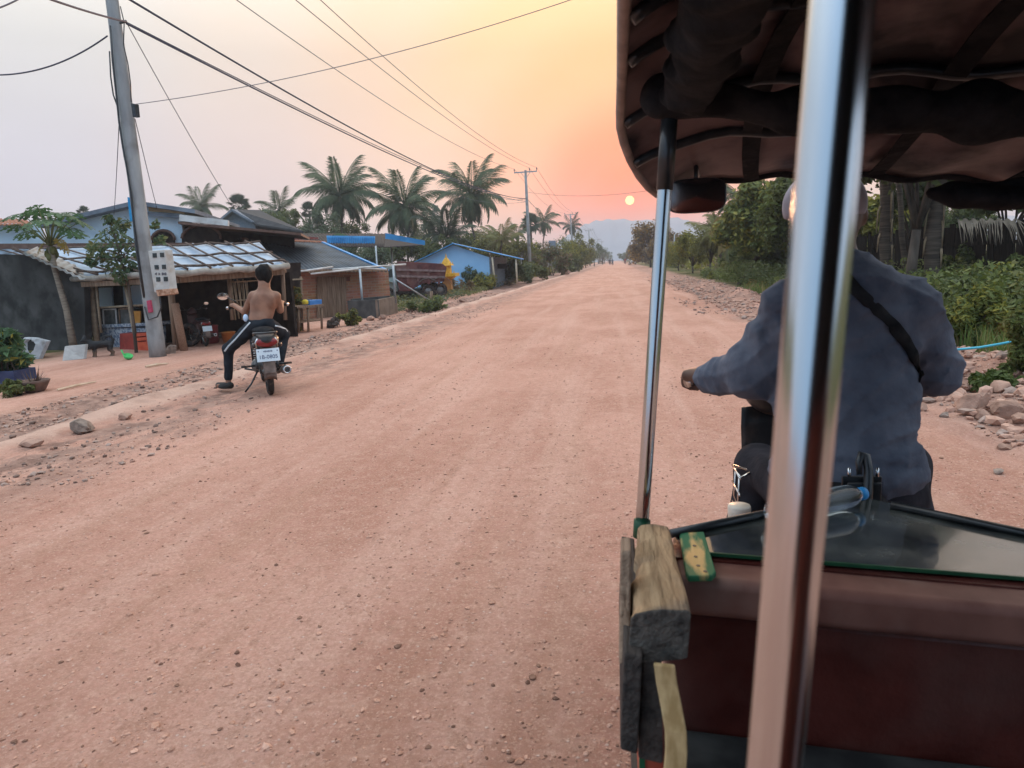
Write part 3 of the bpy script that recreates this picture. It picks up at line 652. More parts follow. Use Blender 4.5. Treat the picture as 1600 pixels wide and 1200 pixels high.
# green and yellow painted cleat on the ledge
cl = [atc(1062, 832, .03), atc(1100, 830, .03), atc(1119, 893, .03), atc(1113, 899, .03), atc(1076, 900, .03), atc(1072, 893, .03)]
mb = MB(); mb.prism([p-tU*.013 for p in cl], tU*.013); ce = mb.build('cleat', GREENY, tk, bev=.003)
for px, py in ((1085, 853), (1087, 870), (1091, 884), (1102, 893)):
    mb = MB(); mb.lathe([(.004, 0), (.004, .0012)], atc(px, py, .030), tU, 8); mb.build('nail_hole', BLACKPAINT, ce)
# mirror hanging from the canopy front
mc = atb(1088, 306, .40); mw, mh = .080, .046
ring = []
for k in range(40):
    a = 2*math.pi*k/40; c_, s_ = math.cos(a), math.sin(a); ring.append((mw*math.copysign(abs(c_)**.55, c_), mh*math.copysign(abs(s_)**.55, s_)))
mn = (CAM-mc).normalized(); mn = (mn+V((.10, 0, -.02))).normalized(); mxv = V((0, 0, 1)).cross(mn).normalized()*-1; mxv = -mxv; myv = mn.cross(mxv)
mb = MB(); mb.prism([mc+mxv*x+myv*y for x, y in ring], -mn*.02); mir = mb.build('mirror', BLACKPAINT, tk, bev=.004)
mb = MB(); rr = []
for f_ in (.93, .7, .45, .2, .02): rr.append([mc+mxv*x*f_+myv*y*f_+mn*(.0015+.0035*(1-f_*f_)) for x, y in ring]+[mc+mxv*ring[0][0]*f_+myv*ring[0][1]*f_+mn*(.0015+.0035*(1-f_*f_))])
mb.sheet(rr); mb.build('mirror_glass', mat('mirror_glass', (.52, .49, .50), rough=.12, metal=1, var=.02), mir, smooth=True)
mb = MB(); mb.tube([mc-mn*.012+myv*.03, mc-mn*.012+myv*.075, T(.12, .5, .86)], .006, 8); mb.build('mirror_stem', BLACKPAINT, mir, smooth=True)
# wheels under the trailer
RUB = mat('tyre_rubber', (.018, .017, .016), (.035, .032, .03), rough=.9, scale=40, dirt=(.16, .10, .075), dscale=14)
for a in (-.09, 1.29):
    c = V((tO.x+a, .55, .27)); mb = MB(); mb.torus(c, (1, 0, 0), .225, .045, 32, 10); w = mb.build('wheel', RUB, tk, smooth=True)
    mb = MB(); mb.lathe([(.03, -.05), (.12, -.03), (.19, -.02), (.19, .02), (.12, .03), (.03, .05)], c, (1, 0, 0), 24); mb.build('rim', STEEL, w, smooth=True)
mb = MB(); mb.tube([V((tO.x-.05, .55, .27)), V((tO.x+1.25, .55, .27))], .025, 10); mb.tube([V((tO.x+.15, .55, .27)), T(.15, -1.0, -.46)], .02, 8); mb.tube([V((tO.x+1.05, .55, .27)), T(1.05, -1.0, -.46)], .02, 8); mb.build('axle', BLACKPAINT, tk, smooth=True)

# water bottle lying on the shelf
def bottle_mat():
    m = bpy.data.materials.new('clear_plastic'); m.use_nodes = True; b = m.node_tree.nodes['Principled BSDF']
    b.inputs['Base Color'].default_value = (.80, .92, .97, 1); b.inputs['Transmission Weight'].default_value = 1; b.inputs['Roughness'].default_value = .06; b.inputs['IOR'].default_value = 1.30
    return m
b0 = atc(1206, 801, .056); b1_ = atc(1348, 771, .056); ax = (b1_-b0).normalized(); Lb = (b1_-b0).length
bt = thing('water_bottle', 'clear plastic water bottle with blue cap lying on the glass shelf', 'bottle', b0)
pr = [(.004, 0), (.027, .004), (.030, .012)]
for k in range(9):
    z = .02+k*.012; pr += [(.030, z), (.0275, z+.006)]
pr += [(.030, Lb-.085), (.029, Lb-.06), (.022, Lb-.035), (.0145, Lb-.022), (.0135, Lb-.018)]
mb = MB(); mb.lathe(pr, b0, ax, 28); mb.build('bottle_body', bottle_mat(), bt, smooth=True)
mb = MB(); mb.lathe([(.0135, Lb-.0175), (.0165, Lb-.016), (.0165, Lb+.002), (.014, Lb+.004), (.003, Lb+.0045)], b0, ax, 24); mb.build('cap', mat('blue_cap', (.03, .25, .55), rough=.35), bt, smooth=True)
mb = MB(); mb.lathe([(.0306, .055), (.0306, .10)], b0, ax, 28, cap=False); mb.build('wrapper', mat('pale_wrapper', (.50, .66, .80), (.75, .84, .9), rough=.35, scale=60), bt, smooth=True)
# white plastic jug between trailer and motorbike
jc = P(1155, 802, 1.82); jg = thing('plastic_jug', 'off-white plastic jug with round cap behind the left shelf rail', 'jug', jc-V((0, 0, .30)))
JUG = mat('milky_plastic', (.62, .57, .47), (.74, .69, .60), rough=.45, scale=14, dirt=(.5, .36, .25), dscale=9)
mb = MB(); mb.lathe([(.02, -.30), (.062, -.295), (.068, -.27), (.068, -.09), (.062, -.06), (.040, -.035), (.027, -.02), (.024, -.012)], jc, (0, 0, 1), 28); mb.build('jug_body', JUG, jg, smooth=True)
mb = MB(); mb.lathe([(.024, -.014), (.0285, -.012), (.029, .018), (.027, .022), (.004, .023)], jc, (0, 0, 1), 24); mb.build('cap', JUG, jg, smooth=True)
mb = MB(); mb.tube([jc+V((.03, 0, -.02)), jc+V((.055, .01, -.015)), jc+V((.072, .01, -.06)), jc+V((.066, 0, -.12))], .011, 10); mb.build('handle', JUG, jg, smooth=True)
# ------------------------------------------------------------------ people
SKIN_D = mat('dark_skin', (.075, .036, .024), (.115, .058, .038), rough=.55, scale=12, spec=.4)
SKIN = mat('brown_skin', (.20, .092, .055), (.31, .155, .095), rough=.55, scale=7, spec=.35)
SHIRT = mat('navy_shirt', (.078, .088, .116), (.130, .143, .178), rough=.9, spec=.08, scale=9, bump=.9, bscale=8)
PANTS = mat('charcoal_trousers', (.018, .017, .021), (.034, .032, .038), rough=.95, spec=.08, scale=10, bump=.3, bscale=25)
TRACK = mat('black_track_pants', (.013, .016, .021), (.028, .033, .040), rough=.8, spec=.08, scale=10, bump=.2, bscale=25)
HAIR = mat('black_hair', (.008, .007, .007), (.02, .018, .017), rough=.6, spec=.08, scale=60, st=(3, 3, .4), bump=.8)
CAPM = mat('pale_cap', (.26, .245, .28), (.34, .325, .36), spec=.05, rough=.95, scale=15)
WHITE = mat('white_trim', (.42, .46, .48), (.55, .58, .6), rough=.7)
def off(f, d): return lambda p: f(p)+d
def hand_fns(w, kn, side, down, curl, s=1.0):
    """palm from wrist w to knuckles kn; side = across the knuckles (towards the little finger), curl = direction the fingers close in"""
    w = V(w); kn = V(kn); side = V(side).normalized(); curl = V(curl).normalized(); fwd = (kn-w).normalized()
    fs = [cone(w, kn-side*.012*s, .025*s, .024*s), cone(w, kn+side*.022*s, .024*s, .021*s), cone(kn-side*.03*s, kn+side*.03*s, .015*s, .014*s)]
    fg = []
    for i, (o, l) in enumerate(((-.030, .9), (-.010, 1.0), (.010, .95), (.029, .78))):
        a = kn+side*o*s; b = a+fwd*.028*l*s+curl*.018*l*s; c = b+curl*.030*l*s-fwd*.004*s; d = c-fwd*.026*l*s+curl*.006*s
        fg += [cone(a, b, .0105*s, .0098*s), cone(b, c, .0098*s, .009*s), cone(c, d, .009*s, .008*s)]
    t0 = w+fwd*.02*s-side*.022*s; t1 = t0+fwd*.030*s-side*.016*s+curl*.018*s; t2 = t1+fwd*.026*s+curl*.014*s+side*.012*s
    fg += [cone(t0, t1, .015*s, .0115*s), cone(t1, t2, .0115*s, .009*s)]
    pal = union(fs, .012*s); fin = lambda p: np.min(np.stack([f(p) for f in fg]), 0)
    return lambda p: smin(pal(p), fin(p), .006*s)
def ribbon(name, fn, pix, w, th, m, par, dens=4):
    """band lying on a surface; its course is read off the picture, its depth is the surface's own"""
    pts = []
    for i in range(len(pix)-1):
        for k in range(dens):
            t = k/dens; h = march(fn, pix[i][0]*(1-t)+pix[i+1][0]*t, pix[i][1]*(1-t)+pix[i+1][1]*t)
            if h is not None: pts.append(h)
    h = march(fn, *pix[-1]); pts += [h] if h is not None else []
    mb = MB(); rows = []
    for i, p in enumerate(pts):
        e = .004; q_ = np.array(p)
        g_ = V([float(fn(np.array([q_+e*np.eye(3)[k]]))[0]-fn(np.array([q_-e*np.eye(3)[k]]))[0]) for k in range(3)]).normalized()
        t = (pts[min(i+1, len(pts)-1)]-pts[max(0, i-1)]).normalized(); s_ = t.cross(g_).normalized(); rows.append([p+g_*th-s_*w/2, p+g_*th*1.2, p+g_*th+s_*w/2])
    mb.sheet(rows, th*1.5, (0, -1, 0)); return mb.build(name, m, par, smooth=True)
def face(fs, hc, hr, fw, up):
    """nose, brow, lips and ears around head centre hc"""
    fw = V(fw).normalized(); up = V(up).normalized(); rt = fw.cross(up).normalized(); hc = V(hc); a = hr[1]
    fs += [cone(hc+fw*a*.92+up*.012, hc+fw*a*1.13-up*.022, .010, .015), cone(hc+fw*a*.86+up*.03-rt*.035, hc+fw*a*.86+up*.03+rt*.035, .013, .013),
           cone(hc+fw*a*.93-up*.052-rt*.018, hc+fw*a*.93-up*.052+rt*.018, .010, .010), ell(hc+fw*a*.55-up*.075, (.05, .05, .042))]
    for s_ in (-1, 1): fs.append(ell(hc+rt*s_*(hr[0]+.006)-up*.005-fw*.005, (.013, .024, .032)))
def eyes(par, hc, hr, fw, up):
    fw = V(fw).normalized(); up = V(up).normalized(); rt = fw.cross(up).normalized(); hc = V(hc)
    for s_ in (-1, 1):
        mb = MB(); mb.lathe([(.001, -.011), (.008, -.008), (.011, 0), (.008, .008), (.001, .011)], hc+fw*hr[1]*.90+rt*s_*.031+up*.006, (0, 0, 1), 12); mb.build('eye', mat('eye', (.5, .48, .45), (.62, .6, .57), rough=.2), par, smooth=True)

# ---- the tuk-tuk driver, seen from behind
D_ = 2.12
sh = {'l': P(1234, 482, D_), 'r': P(1418, 480, D_)}
torso = [ell(P(1322, 535, D_), (.205, .115, .21)), ell(P(1322, 640, D_+.01), (.205, .125, .19)), ell(P(1324, 728, D_+.01), (.222, .138, .125)),
         cone(sh['l'], P(1300, 432, D_+.02), .078, .072), cone(sh['r'], P(1318, 432, D_+.02), .078, .072), cone(P(1322, 455, D_+.01), P(1302, 418, D_+.02), .115, .072)]
eL, wL = P(1174, 582, 2.22), P(1106, 590, 2.43); eR, wR = P(1455, 578, 2.22), P(1425, 600, 2.52)
sleeves = [cone(sh['l'], eL, .086, .078), cone(eL, wL, .076, .052), cone(sh['r'], eR, .086, .080), cone(eR, wR, .070, .046)]
ws = wobble(.0030, 26, 2); ws2 = wobble(.0045, 11, 6)
def folds(p):
    q_ = p+.03*np.stack([np.sin(p[:, 2]*17+1), np.sin(p[:, 0]*15), np.sin(p[:, 0]*13+p[:, 2]*9)], -1); d = 0
    for i, (kx, ky, kz, ph, a) in enumerate(((22, 5, 38, 0.3, .0085), (-30, 8, 33, 1.7, .0085), (44, -6, 14, 2.6, .0070), (-16, 10, 52, 4.0, .0065))):
        m_ = .5+.5*np.sin(p[:, 0]*(5+i*2.1)+p[:, 2]*(7-i*1.7)+ph*2); d = d-a*m_*(1-np.abs(np.sin(q_[:, 0]*kx+q_[:, 1]*ky+q_[:, 2]*kz+ph)))**3
    return d
shirt0 = union(torso, .06); shirt1 = union(sleeves, .03)
hemz = P(1330, 788, D_).z
pleat_c = [P(1215+i*17, 490, D_) for i in range(4)]
def shirt(p):
    d = smin(shirt0(p), shirt1(p), .028)+ws(p)+ws2(p)+folds(p)
    # gathers falling from the shoulder yoke, the yoke seam, and the roll of cloth at the waist
    zy = float(P(1300, 480, D_).z); g = np.exp(-((p[:, 2]-zy+.05)/.06)**2)
    d = d+.0075*g*np.sin((p[:, 0]+.35*(p[:, 2]-zy))*95)*(p[:, 0] < float(P(1300, 480, D_).x))
    d = d+.004*np.exp(-((p[:, 2]-zy-.012*np.cos(p[:, 0]*9))/.006)**2)
    zw = float(P(1390, 712, D_).z); d = d+.011*np.exp(-((p[:, 2]-zw-.03*np.sin(p[:, 0]*4))/.012)**2)-.008*np.exp(-((p[:, 2]-zw+.05)/.035)**2)
    for a, b in ((wL, eL), (wR, eR)):
        a = np.array(a); b = np.array(b); u = (b-a)/np.linalg.norm(b-a); t = (p-a)@u; near = np.linalg.norm(p-a-t[:, None]*u, axis=1) < .11
        d = d+np.where(near, .0030*np.sin(t*150+6*p[:, 2])*np.exp(-((t-.07)/.07)**2), 0)
    return np.maximum(d, hemz-p[:, 2])
dr = thing('person', 'driver in a long-sleeved dark blue shirt with a black strap across his back', 'person', (P(1325, 790, 2.15).x, P(1325, 790, 2.15).y, .72))
hcD = P(1297, 336, 2.11); hrD = (.086, .100, .118)
bare = [ell(hcD, hrD), cone(P(1304, 415, 2.15), P(1298, 356, 2.12), .064, .060)]
face(bare, hcD, hrD, (0, 1, 0), (0, 0, 1))
kL, aL = P(1186, 728, 2.56), P(1152, 862, 2.50); kR, aR = P(1412, 728, 2.56), P(1440, 862, 2.50); hpL, hpR = P(1262, 776, 2.17), P(1388, 776, 2.17)
legs = [ell(P(1325, 770, 2.16), (.205, .15, .12)), cone(hpL, kL, .105, .080), cone(kL, aL, .076, .058), cone(hpR, kR, .105, .080), cone(kR, aR, .076, .058)]
hL = hand_fns(P(1103, 588, 2.42), P(1086, 586, 2.485), (-.9, .45, -.1), None, (0.0, .35, -.85), 1.1); hR = hand_fns(wR, wR+V((.02, .08, 0)), (.9, .1, -.2), None, (-.05, .45, -.75))
bodyF = union([off(shirt0, .016), off(shirt1, .012), off(union(legs, .04), .014), union(bare, .02)], .03)
fullD = lambda p: smin(bodyF(p), np.minimum(hL(p), hR(p)), .008)
lo, hi = bounds([P(1060, 280, 2.1), P(1500, 280, 2.1), aL, aR, P(1300, 250, 1.95), P(1300, 600, 2.72)], .03); hi = np.maximum(hi, [0, 2.68, 0]); lo[1] = 1.66; hi[0] += .05
bd = sdf_obj('body', fullD, lo, hi, .0115, SKIN_D, dr)
lo2 = lo.copy(); lo2[2] = hemz-.02; hi2 = hi.copy(); hi2[2] = P(1300, 395, 2.1).z+.03
so_ = sdf_obj('shirt', shirt, lo2, hi2, .0085, SHIRT, dr)
lg = union(legs, .05); pw = wobble(.005, 16, 4)
pants = lambda p: np.maximum(lg(p)+pw(p), p[:, 2]-float(P(1330, 748, D_).z))
sdf_obj('trousers', pants, *bounds([P(1100, 690, 2.5), P(1500, 900, 2.6), P(1325, 780, 1.95)], .05), .012, PANTS, dr)
cpc = hcD+V((-.018, 0, .030))
capf = lambda p: np.maximum(ell(cpc, (.117, .126, .108))(p), float(cpc.z-.035)-p[:, 2]+.0*p[:, 1])
capf2 = union([capf, ell(cpc+V((0, .13, -.03)), (.075, .07, .010))], .015)
sdf_obj('cap', capf2, *bounds([cpc-V((.13, .15, .12)), cpc+V((.13, .22, .14))], .01), .009, CAPM, dr)
eyes(dr, hcD, hrD, (0, 1, 0), (0, 0, 1))
ribbon('strap', shirt, [(1318, 432), (1335, 452), (1362, 477), (1392, 505), (1413, 532), (1430, 562), (1437, 588)], .036, .005, CLOTHBLK, dr, 4)
for s_, a_ in ((-1, aL), (1, aR)):
    mb = MB(); c = V(a_)+V((0, .06, -.05)); sdf_obj('shoe', union([cone(c-V((0, .07, .0)), c+V((0, .11, -.01)), .042, .036), cone(c-V((0, .03, 0)), c+V((0, 0, .05)), .04, .045)], .03), *bounds([c-V((.06, .13, .06)), c+V((.06, .17, .1))], .01), .011, CLOTHBLK, dr)

# ------------------------------------------------------------------ motorbikes
PLAST = mat('black_plastic', (.014, .014, .015), (.028, .027, .028), rough=.35, scale=10, dirt=(.09, .06, .05), dscale=9)
CHROME = mat('chrome', (.52, .51, .50), (.62, .61, .60), rough=.2, metal=1, scale=10, dirt=(.22, .17, .14), dscale=12)
GREYM = mat('grey_casting', (.13, .125, .12), (.24, .23, .22), rough=.5, metal=.6, scale=14, dirt=(.16, .10, .075), dscale=10)
REDL = mat('red_lens', (.16, .008, .010), (.25, .02, .02), rough=.15, coat=.5)
PLATEM = mat('plate_white', (.50, .58, .62), (.60, .67, .70), rough=.45)
NAVYP = mat('plate_blue', (.02, .03, .09), (.035, .045, .12), rough=.6)
MUD = mat('muddy_plastic', (.10, .075, .062), (.20, .15, .125), rough=.8, scale=8)
def text_mesh(name, s, size, m, parent, mw):
    cu = bpy.data.curves.new(name, 'FONT'); cu.body = s; cu.size = size; cu.align_x = 'CENTER'; cu.align_y = 'CENTER'; cu.extrude = .0006
    tmp = bpy.data.objects.new(name, cu); col.objects.link(tmp)
    me = bpy.data.meshes.new_from_object(tmp.evaluated_get(bpy.context.evaluated_depsgraph_get())); bpy.data.objects.remove(tmp)
    me.transform(mw); me.materials.clear(); me.materials.append(m)
    return link(name, me, parent)
def motorbike(label, loc, rz, group, plate=None, paint=PLAST, mirrors=True, rack=False, cat='motorbike', lean=0, sc_=1.0):
    t = thing('motorbike', label, cat, loc, group, rz); ORG[t.name] = (0, 0, 0); t.rotation_euler = (0, lean, rz); t.scale = (sc_, sc_, sc_)
    def wheel(c, w):
        mb = MB(); mb.torus(c, (1, 0, 0), .243, .038 if w else .033, 36, 12); wo = mb.build('wheel', RUB, t, True)
        mb = MB(); mb.torus(c, (1, 0, 0), .212, .014, 36, 8); mb.build('rim', CHROME, wo, True)
        mb = MB(); mb.lathe([(.012, -.085), (.02, -.06), (.05, -.045), (.055, .045), (.02, .06), (.012, .085)], c, (1, 0, 0), 16); mb.build('hub', GREYM, wo, True)
        mb = MB()
        for k in range(18):
            a = 2*math.pi*k/18; x = .03*(1 if k % 2 else -1); mb.tube([V(c)+V((x, .045*math.cos(a), .045*math.sin(a))), V(c)+V((0, .21*math.cos(a+.25), .21*math.sin(a+.25)))], .0022, 4, False)
        mb.build('spokes', CHROME, wo)
        return wo
    wheel((0, 0, .281), 1); wheel((0, 1.22, .276), 0)
    mb = MB()
    for s_ in (-1, 1): mb.beam((s_*.085, -.02, .281), (s_*.085, .45, .30), .022, .04)
    mb.build('swingarm', BLACKPAINT, t, bev=.004)
    for s_ in (-1, 1):
        mb = MB(); mb.tube([(s_*.115, .02, .31), (s_*.115, .07, .43)], .017, 10); mb.build('shock', BLACKPAINT, t, True)
        mb = MB(); pts = []
        for k in range(61): pts.append((s_*.115+.026*math.cos(k*.9), .06+.0017*k+.0*k, .40+.0037*k+.026*math.sin(k*.9)*.3))
        mb.tube(pts, .0045, 5); mb.build('spring', CHROME, t, True)
    # rear mudguard
    def arc(cx, cz, r, a0, a1, w, n=12, m=None):
        rows = []
        for k in range(n+1):
            a = a0+(a1-a0)*k/n; y, z = cx+r*math.cos(a), cz+r*math.sin(a); rows.append([(w*u, y+(.02*(1-abs(u)**2) if False else 0), z-.028*abs(u)**3) for u in (-1, -.8, -.5, 0, .5, .8, 1)])
        return rows
    mb = MB(); mb.sheet(arc(0, .281, .325, R(75), R(188), .068), .004); mb.build('rear_mudguard', MUD, t, True)
    mb = MB(); mb.sheet(arc(1.22, .276, .305, R(20), R(165), .055), .004); mb.build('front_mudguard', paint, t, True)
    # tail and side cowls
    f_ = union([cone((0, -.20, .655), (0, .15, .63), .055, .095), cone((0, .15, .62), (0, .50, .52), .10, .105), ell((0, -.10, .655), (.145, .22, .092)), ell((0, .30, .55), (.135, .25, .13)), cone((0, .50, .50), (0, .86, .60), .075, .06)], .05)
    sdf_obj('body_cowl', f_, (-.22, -.4, .3), (.22, 1.05, .85), .014, paint, t)
    f_ = union([ell((0, .22, .745), (.125, .30, .045)), ell((0, -.05, .755), (.11, .16, .04))], .04); sdf_obj('seat', f_, (-.18, -.3, .66), (.18, .6, .83), .012, CLOTHBLK, t)
    mb = MB(); mb.tube([(-.115, .05, .70), (-.125, -.12, .735), (-.105, -.26, .745), (-.04, -.305, .745), (.04, -.305, .745), (.105, -.26, .745), (.125, -.12, .735), (.115, .05, .70)], .013, 10); mb.build('grab_rail', BLACKPAINT, t, True)
    f_ = ell((0, -.262, .64), (.115, .05, .058)); sdf_obj('tail_light', f_, (-.13, -.33, .56), (.13, -.2, .72), .008, REDL, t)
    for s_ in (-1, 1):
        mb = MB(); mb.tube([(s_*.09, -.25, .685), (s_*.115, -.235, .63), (s_*.105, -.225, .57)], [.012, .018, .012], 8); mb.build('light_trim', CHROME, t, True)
        mb = MB(); mb.lathe([(.01, 0), (.02, .015), (.026, .035), (.02, .042), (.006, .044)], (s_*.12, -.22, .60), (s_*.9, -.5, 0), 12); mb.build('turn_signal', mat('smoked_lens', (.05, .035, .03), rough=.25), t, True)
    # plate with its bracket
    rt = Matrix.Rotation(R(-14), 3, 'X')
    mb = MB(); mb.box((0, -.315, .50), (.245, .004, .145), rt); pl = mb.build('number_plate', PLATEM, t, bev=.002)
    if plate:
        base = Matrix.Translation((0, -.315, .50)) @ Matrix.Rotation(R(-14), 4, 'X') @ Matrix.Rotation(R(90), 4, 'X')
        text_mesh('plate_number', plate, .060, NAVYP, pl, base @ Matrix.Translation((0, -.022, .003)))
        mb = MB()
        for k in range(9): mb.box((-.045+k*.011, 0, .003), (.007, .012+.008*((k*7) % 3)/2, .0012))
        me = kind(mb.build('plate_script', NAVYP, pl), 'stuff'); me.data.transform(base @ Matrix.Translation((0, .042, 0)))
        for v_ in (-.1, .1):
            mb = MB(); mb.lathe([(.007, .002), (.007, .0036)], (v_, .045, 0), (0, 0, 1), 8); me = mb.build('plate_bolt', NAVYP, pl); me.data.transform(base)
    mb = MB(); mb.beam((0, -.30, .55), (0, -.345, .30), .12, .005, (0, 1, 0)); mb.build('mud_flap', MUD, t)
    # exhaust
    mb = MB(); mb.tube([(.05, .62, .30), (.09, .55, .20), (.13, .35, .21), (.16, .15, .26)], .018, 10); mb.tube([(.16, .15, .26), (.175, -.02, .285), (.185, -.30, .315), (.186, -.325, .318)], [.028, .048, .050, .042], 18); ex = mb.build('exhaust', GREYM, t, True)
    mb = MB(); mb.torus((.1865, -.328, .318), (0, -1, .08), .038, .009, 20, 8); mb.build('exhaust_ring', CHROME, ex, True)
    mb = MB(); mb.lathe([(.02, 0), (.02, .004)], (.1865, -.332, .318), (0, -1, .08), 14); mb.build('exhaust_hole', BLACKPAINT, ex)
    # engine, pegs, stand
    sdf_obj('engine', union([cone((-.08, .50, .30), (.09, .50, .30), .085, .085), cone((0, .50, .31), (0, .76, .36), .065, .055), ell((-.11, .52, .30), (.035, .09, .08))], .02), (-.2, .35, .15), (.2, .9, .5), .014, GREYM, t)
    mb = MB(); mb.tube([(-.24, .55, .27), (-.12, .52, .24), (.12, .52, .24), (.24, .55, .27)], .012, 8); mb.build('foot_bar', BLACKPAINT, t, True)
    for s_ in (-1, 1):
        mb = MB(); mb.tube([(s_*.235, .20, .33), (s_*.10, .24, .33)], .013, 8); fp = mb.build('foot_peg', BLACKPAINT, t, True)
        mb = MB(); mb.box((s_*.24, .20, .332), (.09, .045, .022)); mb.build('peg_rubber', RUB, fp, bev=.004)
    mb = MB(); mb.tube([(-.10, .42, .24), (-.19, .36, .10), (-.27, .34, .012)], .011, 8); mb.build('kickstand', BLACKPAINT, t, True)
    # front end
    mb = MB(); mb.sheet([[(x, .86+.10*(abs(x)/.2)**0*1+.03*(1-(x/.135)**2)+dy, z) for x in (-.135, -.10, -.06, 0, .06, .10, .135)] for z, dy in ((.30, -.10), (.45, -.05), (.62, 0), (.78, .03), (.86, .02))], .006, (0, 1, 0)); mb.build('leg_shield', paint, t, True)
    for s_ in (-1, 1):
        mb = MB(); mb.tube([(s_*.075, 1.22, .276), (s_*.07, 1.02, .72)], .018, 10); mb.build('fork_leg', CHROME, t, True)
    f_ = union([ell((0, .98, .93), (.13, .13, .10)), cone((0, .95, .95), (0, .93, 1.01), .09, .05)], .05); fo = sdf_obj('handlebar_cowl', f_, (-.25, .75, .75), (.25, 1.2, 1.12), .014, paint, t)
    mb = MB(); mb.lathe([(.075, 0), (.07, .03), (.04, .05), (.005, .055)], (0, 1.085, .93), (0, 1, .1), 20); mb.build('headlight', CHROME, fo, True)
    hb = [(-.34, .76, 1.005), (-.28, .80, 1.01), (-.16, .88, .995), (0, .93, .98), (.16, .88, .995), (.28, .80, 1.01), (.34, .76, 1.005)]
    mb = MB(); mb.tube(hb, .0115, 10); hbo = mb.build('handlebar', BLACKPAINT, t, True)
    for s_ in (-1, 1):
        mb = MB(); mb.tube([(s_*.235, .83, 1.009), (s_*.345, .757, 1.005)], .0175, 14); mb.build('grip', RUB, hbo, True)
        mb = MB(); mb.tube([(s_*.345, .757, 1.005), (s_*.362, .746, 1.004)], .020, 14); mb.build('bar_end', CHROME, hbo, True)
        mb = MB(); mb.tube([(s_*.20, .875, 1.0), (s_*.26, .87, .995), (s_*.35, .82, .985)], .006, 6); mb.build('brake_lever', BLACKPAINT, hbo, True)
        if mirrors and not (mirrors == 'left' and s_ == 1):
            mb = MB(); mb.tube([(s_*.20, .87, 1.01), (s_*.25, .86, 1.08), (s_*.34, .86, 1.13)], .006, 8); ms = mb.build('mirror_stalk', BLACKPAINT, t, True)
            c = V((s_*.39, .86, 1.145)); mb = MB(); mb.lathe([(.002, .018), (.035, .014), (.047, .004), (.049, -.002), (.046, -.006)], c, (.15*s_, 1, .05), 20); 
            mb.v = [(c.x+(v[0]-c.x)*1.45, v[1], c.z+(v[2]-c.z)*.92) for v in mb.v]; mb.build('mirror', BLACKPAINT, ms, True)
            mb = MB(); mb.lathe([(.044, -.0075), (.002, -.0085)], c, (.15*s_, 1, .05), 20); mb.v = [(c.x+(v[0]-c.x)*1.45, v[1], c.z+(v[2]-c.z)*.92) for v in mb.v]; mb.build('mirror_glass', mat('bike_mirror', (.80, .86, .88), rough=.05, metal=1, var=.02), ms)
    if rack:
        mb = MB(); 
        for y in (.62, .70): mb.tube([(-.20, y, .70), (-.205, y, .60), (-.17, y, .50), (-.20, y, .44)], .0045, 6)
        for z in (.70, .64, .57): mb.tube([(-.205, .58, z), (-.205, .74, z)], .0045, 6)
        mb.tube([(-.205, .58, .70), (-.15, .66, .70), (-.205, .74, .70)], .0045, 6); mb.build('side_rack', CHROME, t, True)
    return t
RZ = R(31)
rb = motorbike('black motorbike with red tail light and white plate, ridden by the shirtless man', (-4.3, 8.1, hz1(-4.3, 8.1)), RZ, 'motorbikes', '1B-0805', mirrors='left', sc_=1.07)
motorbike('dark motorbike pulling the tuk-tuk under the blue-shirted driver', (P(1073, 597, 2.5).x+.362, P(1073, 597, 2.5).y-.746, P(1073, 597, 2.5).z-1.004), 0, 'motorbikes', None, mirrors=False, rack=True)
pk = G(322, 541, -.35)
motorbike('muddy motorbike with white plate parked in the dark shop doorway', (pk.x, pk.y, hz1(pk.x, pk.y)), R(48), 'motorbikes', None, paint=mat('dark_red_cowl', (.06, .02, .02), (.10, .05, .045), rough=.5))

# ---- the rider on the verge
DR = depth((-4.3, 8.1, .6))
def Q(x, y, d=0): return P(x, y, DR+.22+d)
rd = thing('person', 'shirtless rider in black striped track pants sitting on a motorbike, one foot on the road', 'person', G(405, 610))
hcR = Q(413, 430, .06); hrR = (.086, .10, .125)
fwR = V((-math.sin(RZ), math.cos(RZ), 0))
bare = [ell(hcR, hrR), cone(Q(413, 455, .04), Q(413, 436, .05), .072, .066)]; face(bare, hcR, hrR, fwR, (0, 0, 1))
rot = Matrix.Rotation(RZ*.6, 3, 'Z')
tor = [ell(Q(412, 474, .06), (.165, .105, .14), rot), ell(Q(409, 487, .05), (.145, .098, .14), rot), ell(Q(406, 500, .05), (.135, .10, .10), rot), cone(Q(396, 462, .05), Q(430, 462, .07), .060, .060), cone(Q(413, 460, .05), Q(413, 447, .04), .105, .068),
       ell(Q(403, 470, -.02), (.055, .035, .075)), ell(Q(422, 470, .0), (.055, .035, .075))]
def bike_pt(x, y, z): return V((-4.3, 8.1, hz1(-4.3, 8.1)))+Matrix.Rotation(RZ, 3, 'Z') @ (V((x, y, z))*1.07)
lelb, lwr = Q(382, 488, .16), bike_pt(-.275, .70, 1.035); relb, rwr = Q(438, 484, .18), bike_pt(.275, .70, 1.035)
arms = [cone(Q(394, 463, .05), lelb, .050, .042), cone(lelb, lwr, .041, .029), cone(Q(432, 463, .07), relb, .050, .042), cone(relb, rwr, .041, .029)]
hl = hand_fns(lwr, bike_pt(-.285, .775, 1.035), bike_pt(-1, -.4, 0)-bike_pt(0, 0, 0), None, (fwR*.5-V((0, 0, .8)))); hr_ = hand_fns(rwr, bike_pt(.285, .775, 1.035), bike_pt(1, -.4, 0)-bike_pt(0, 0, 0), None, (fwR*.5-V((0, 0, .8))))
hipL, knL, anL = Q(398, 508, .05), Q(357, 545, .25), Q(357, 590, .33); hipR, knR, anR = Q(420, 509, .10), Q(444, 522, .45), Q(438, 566, .30)
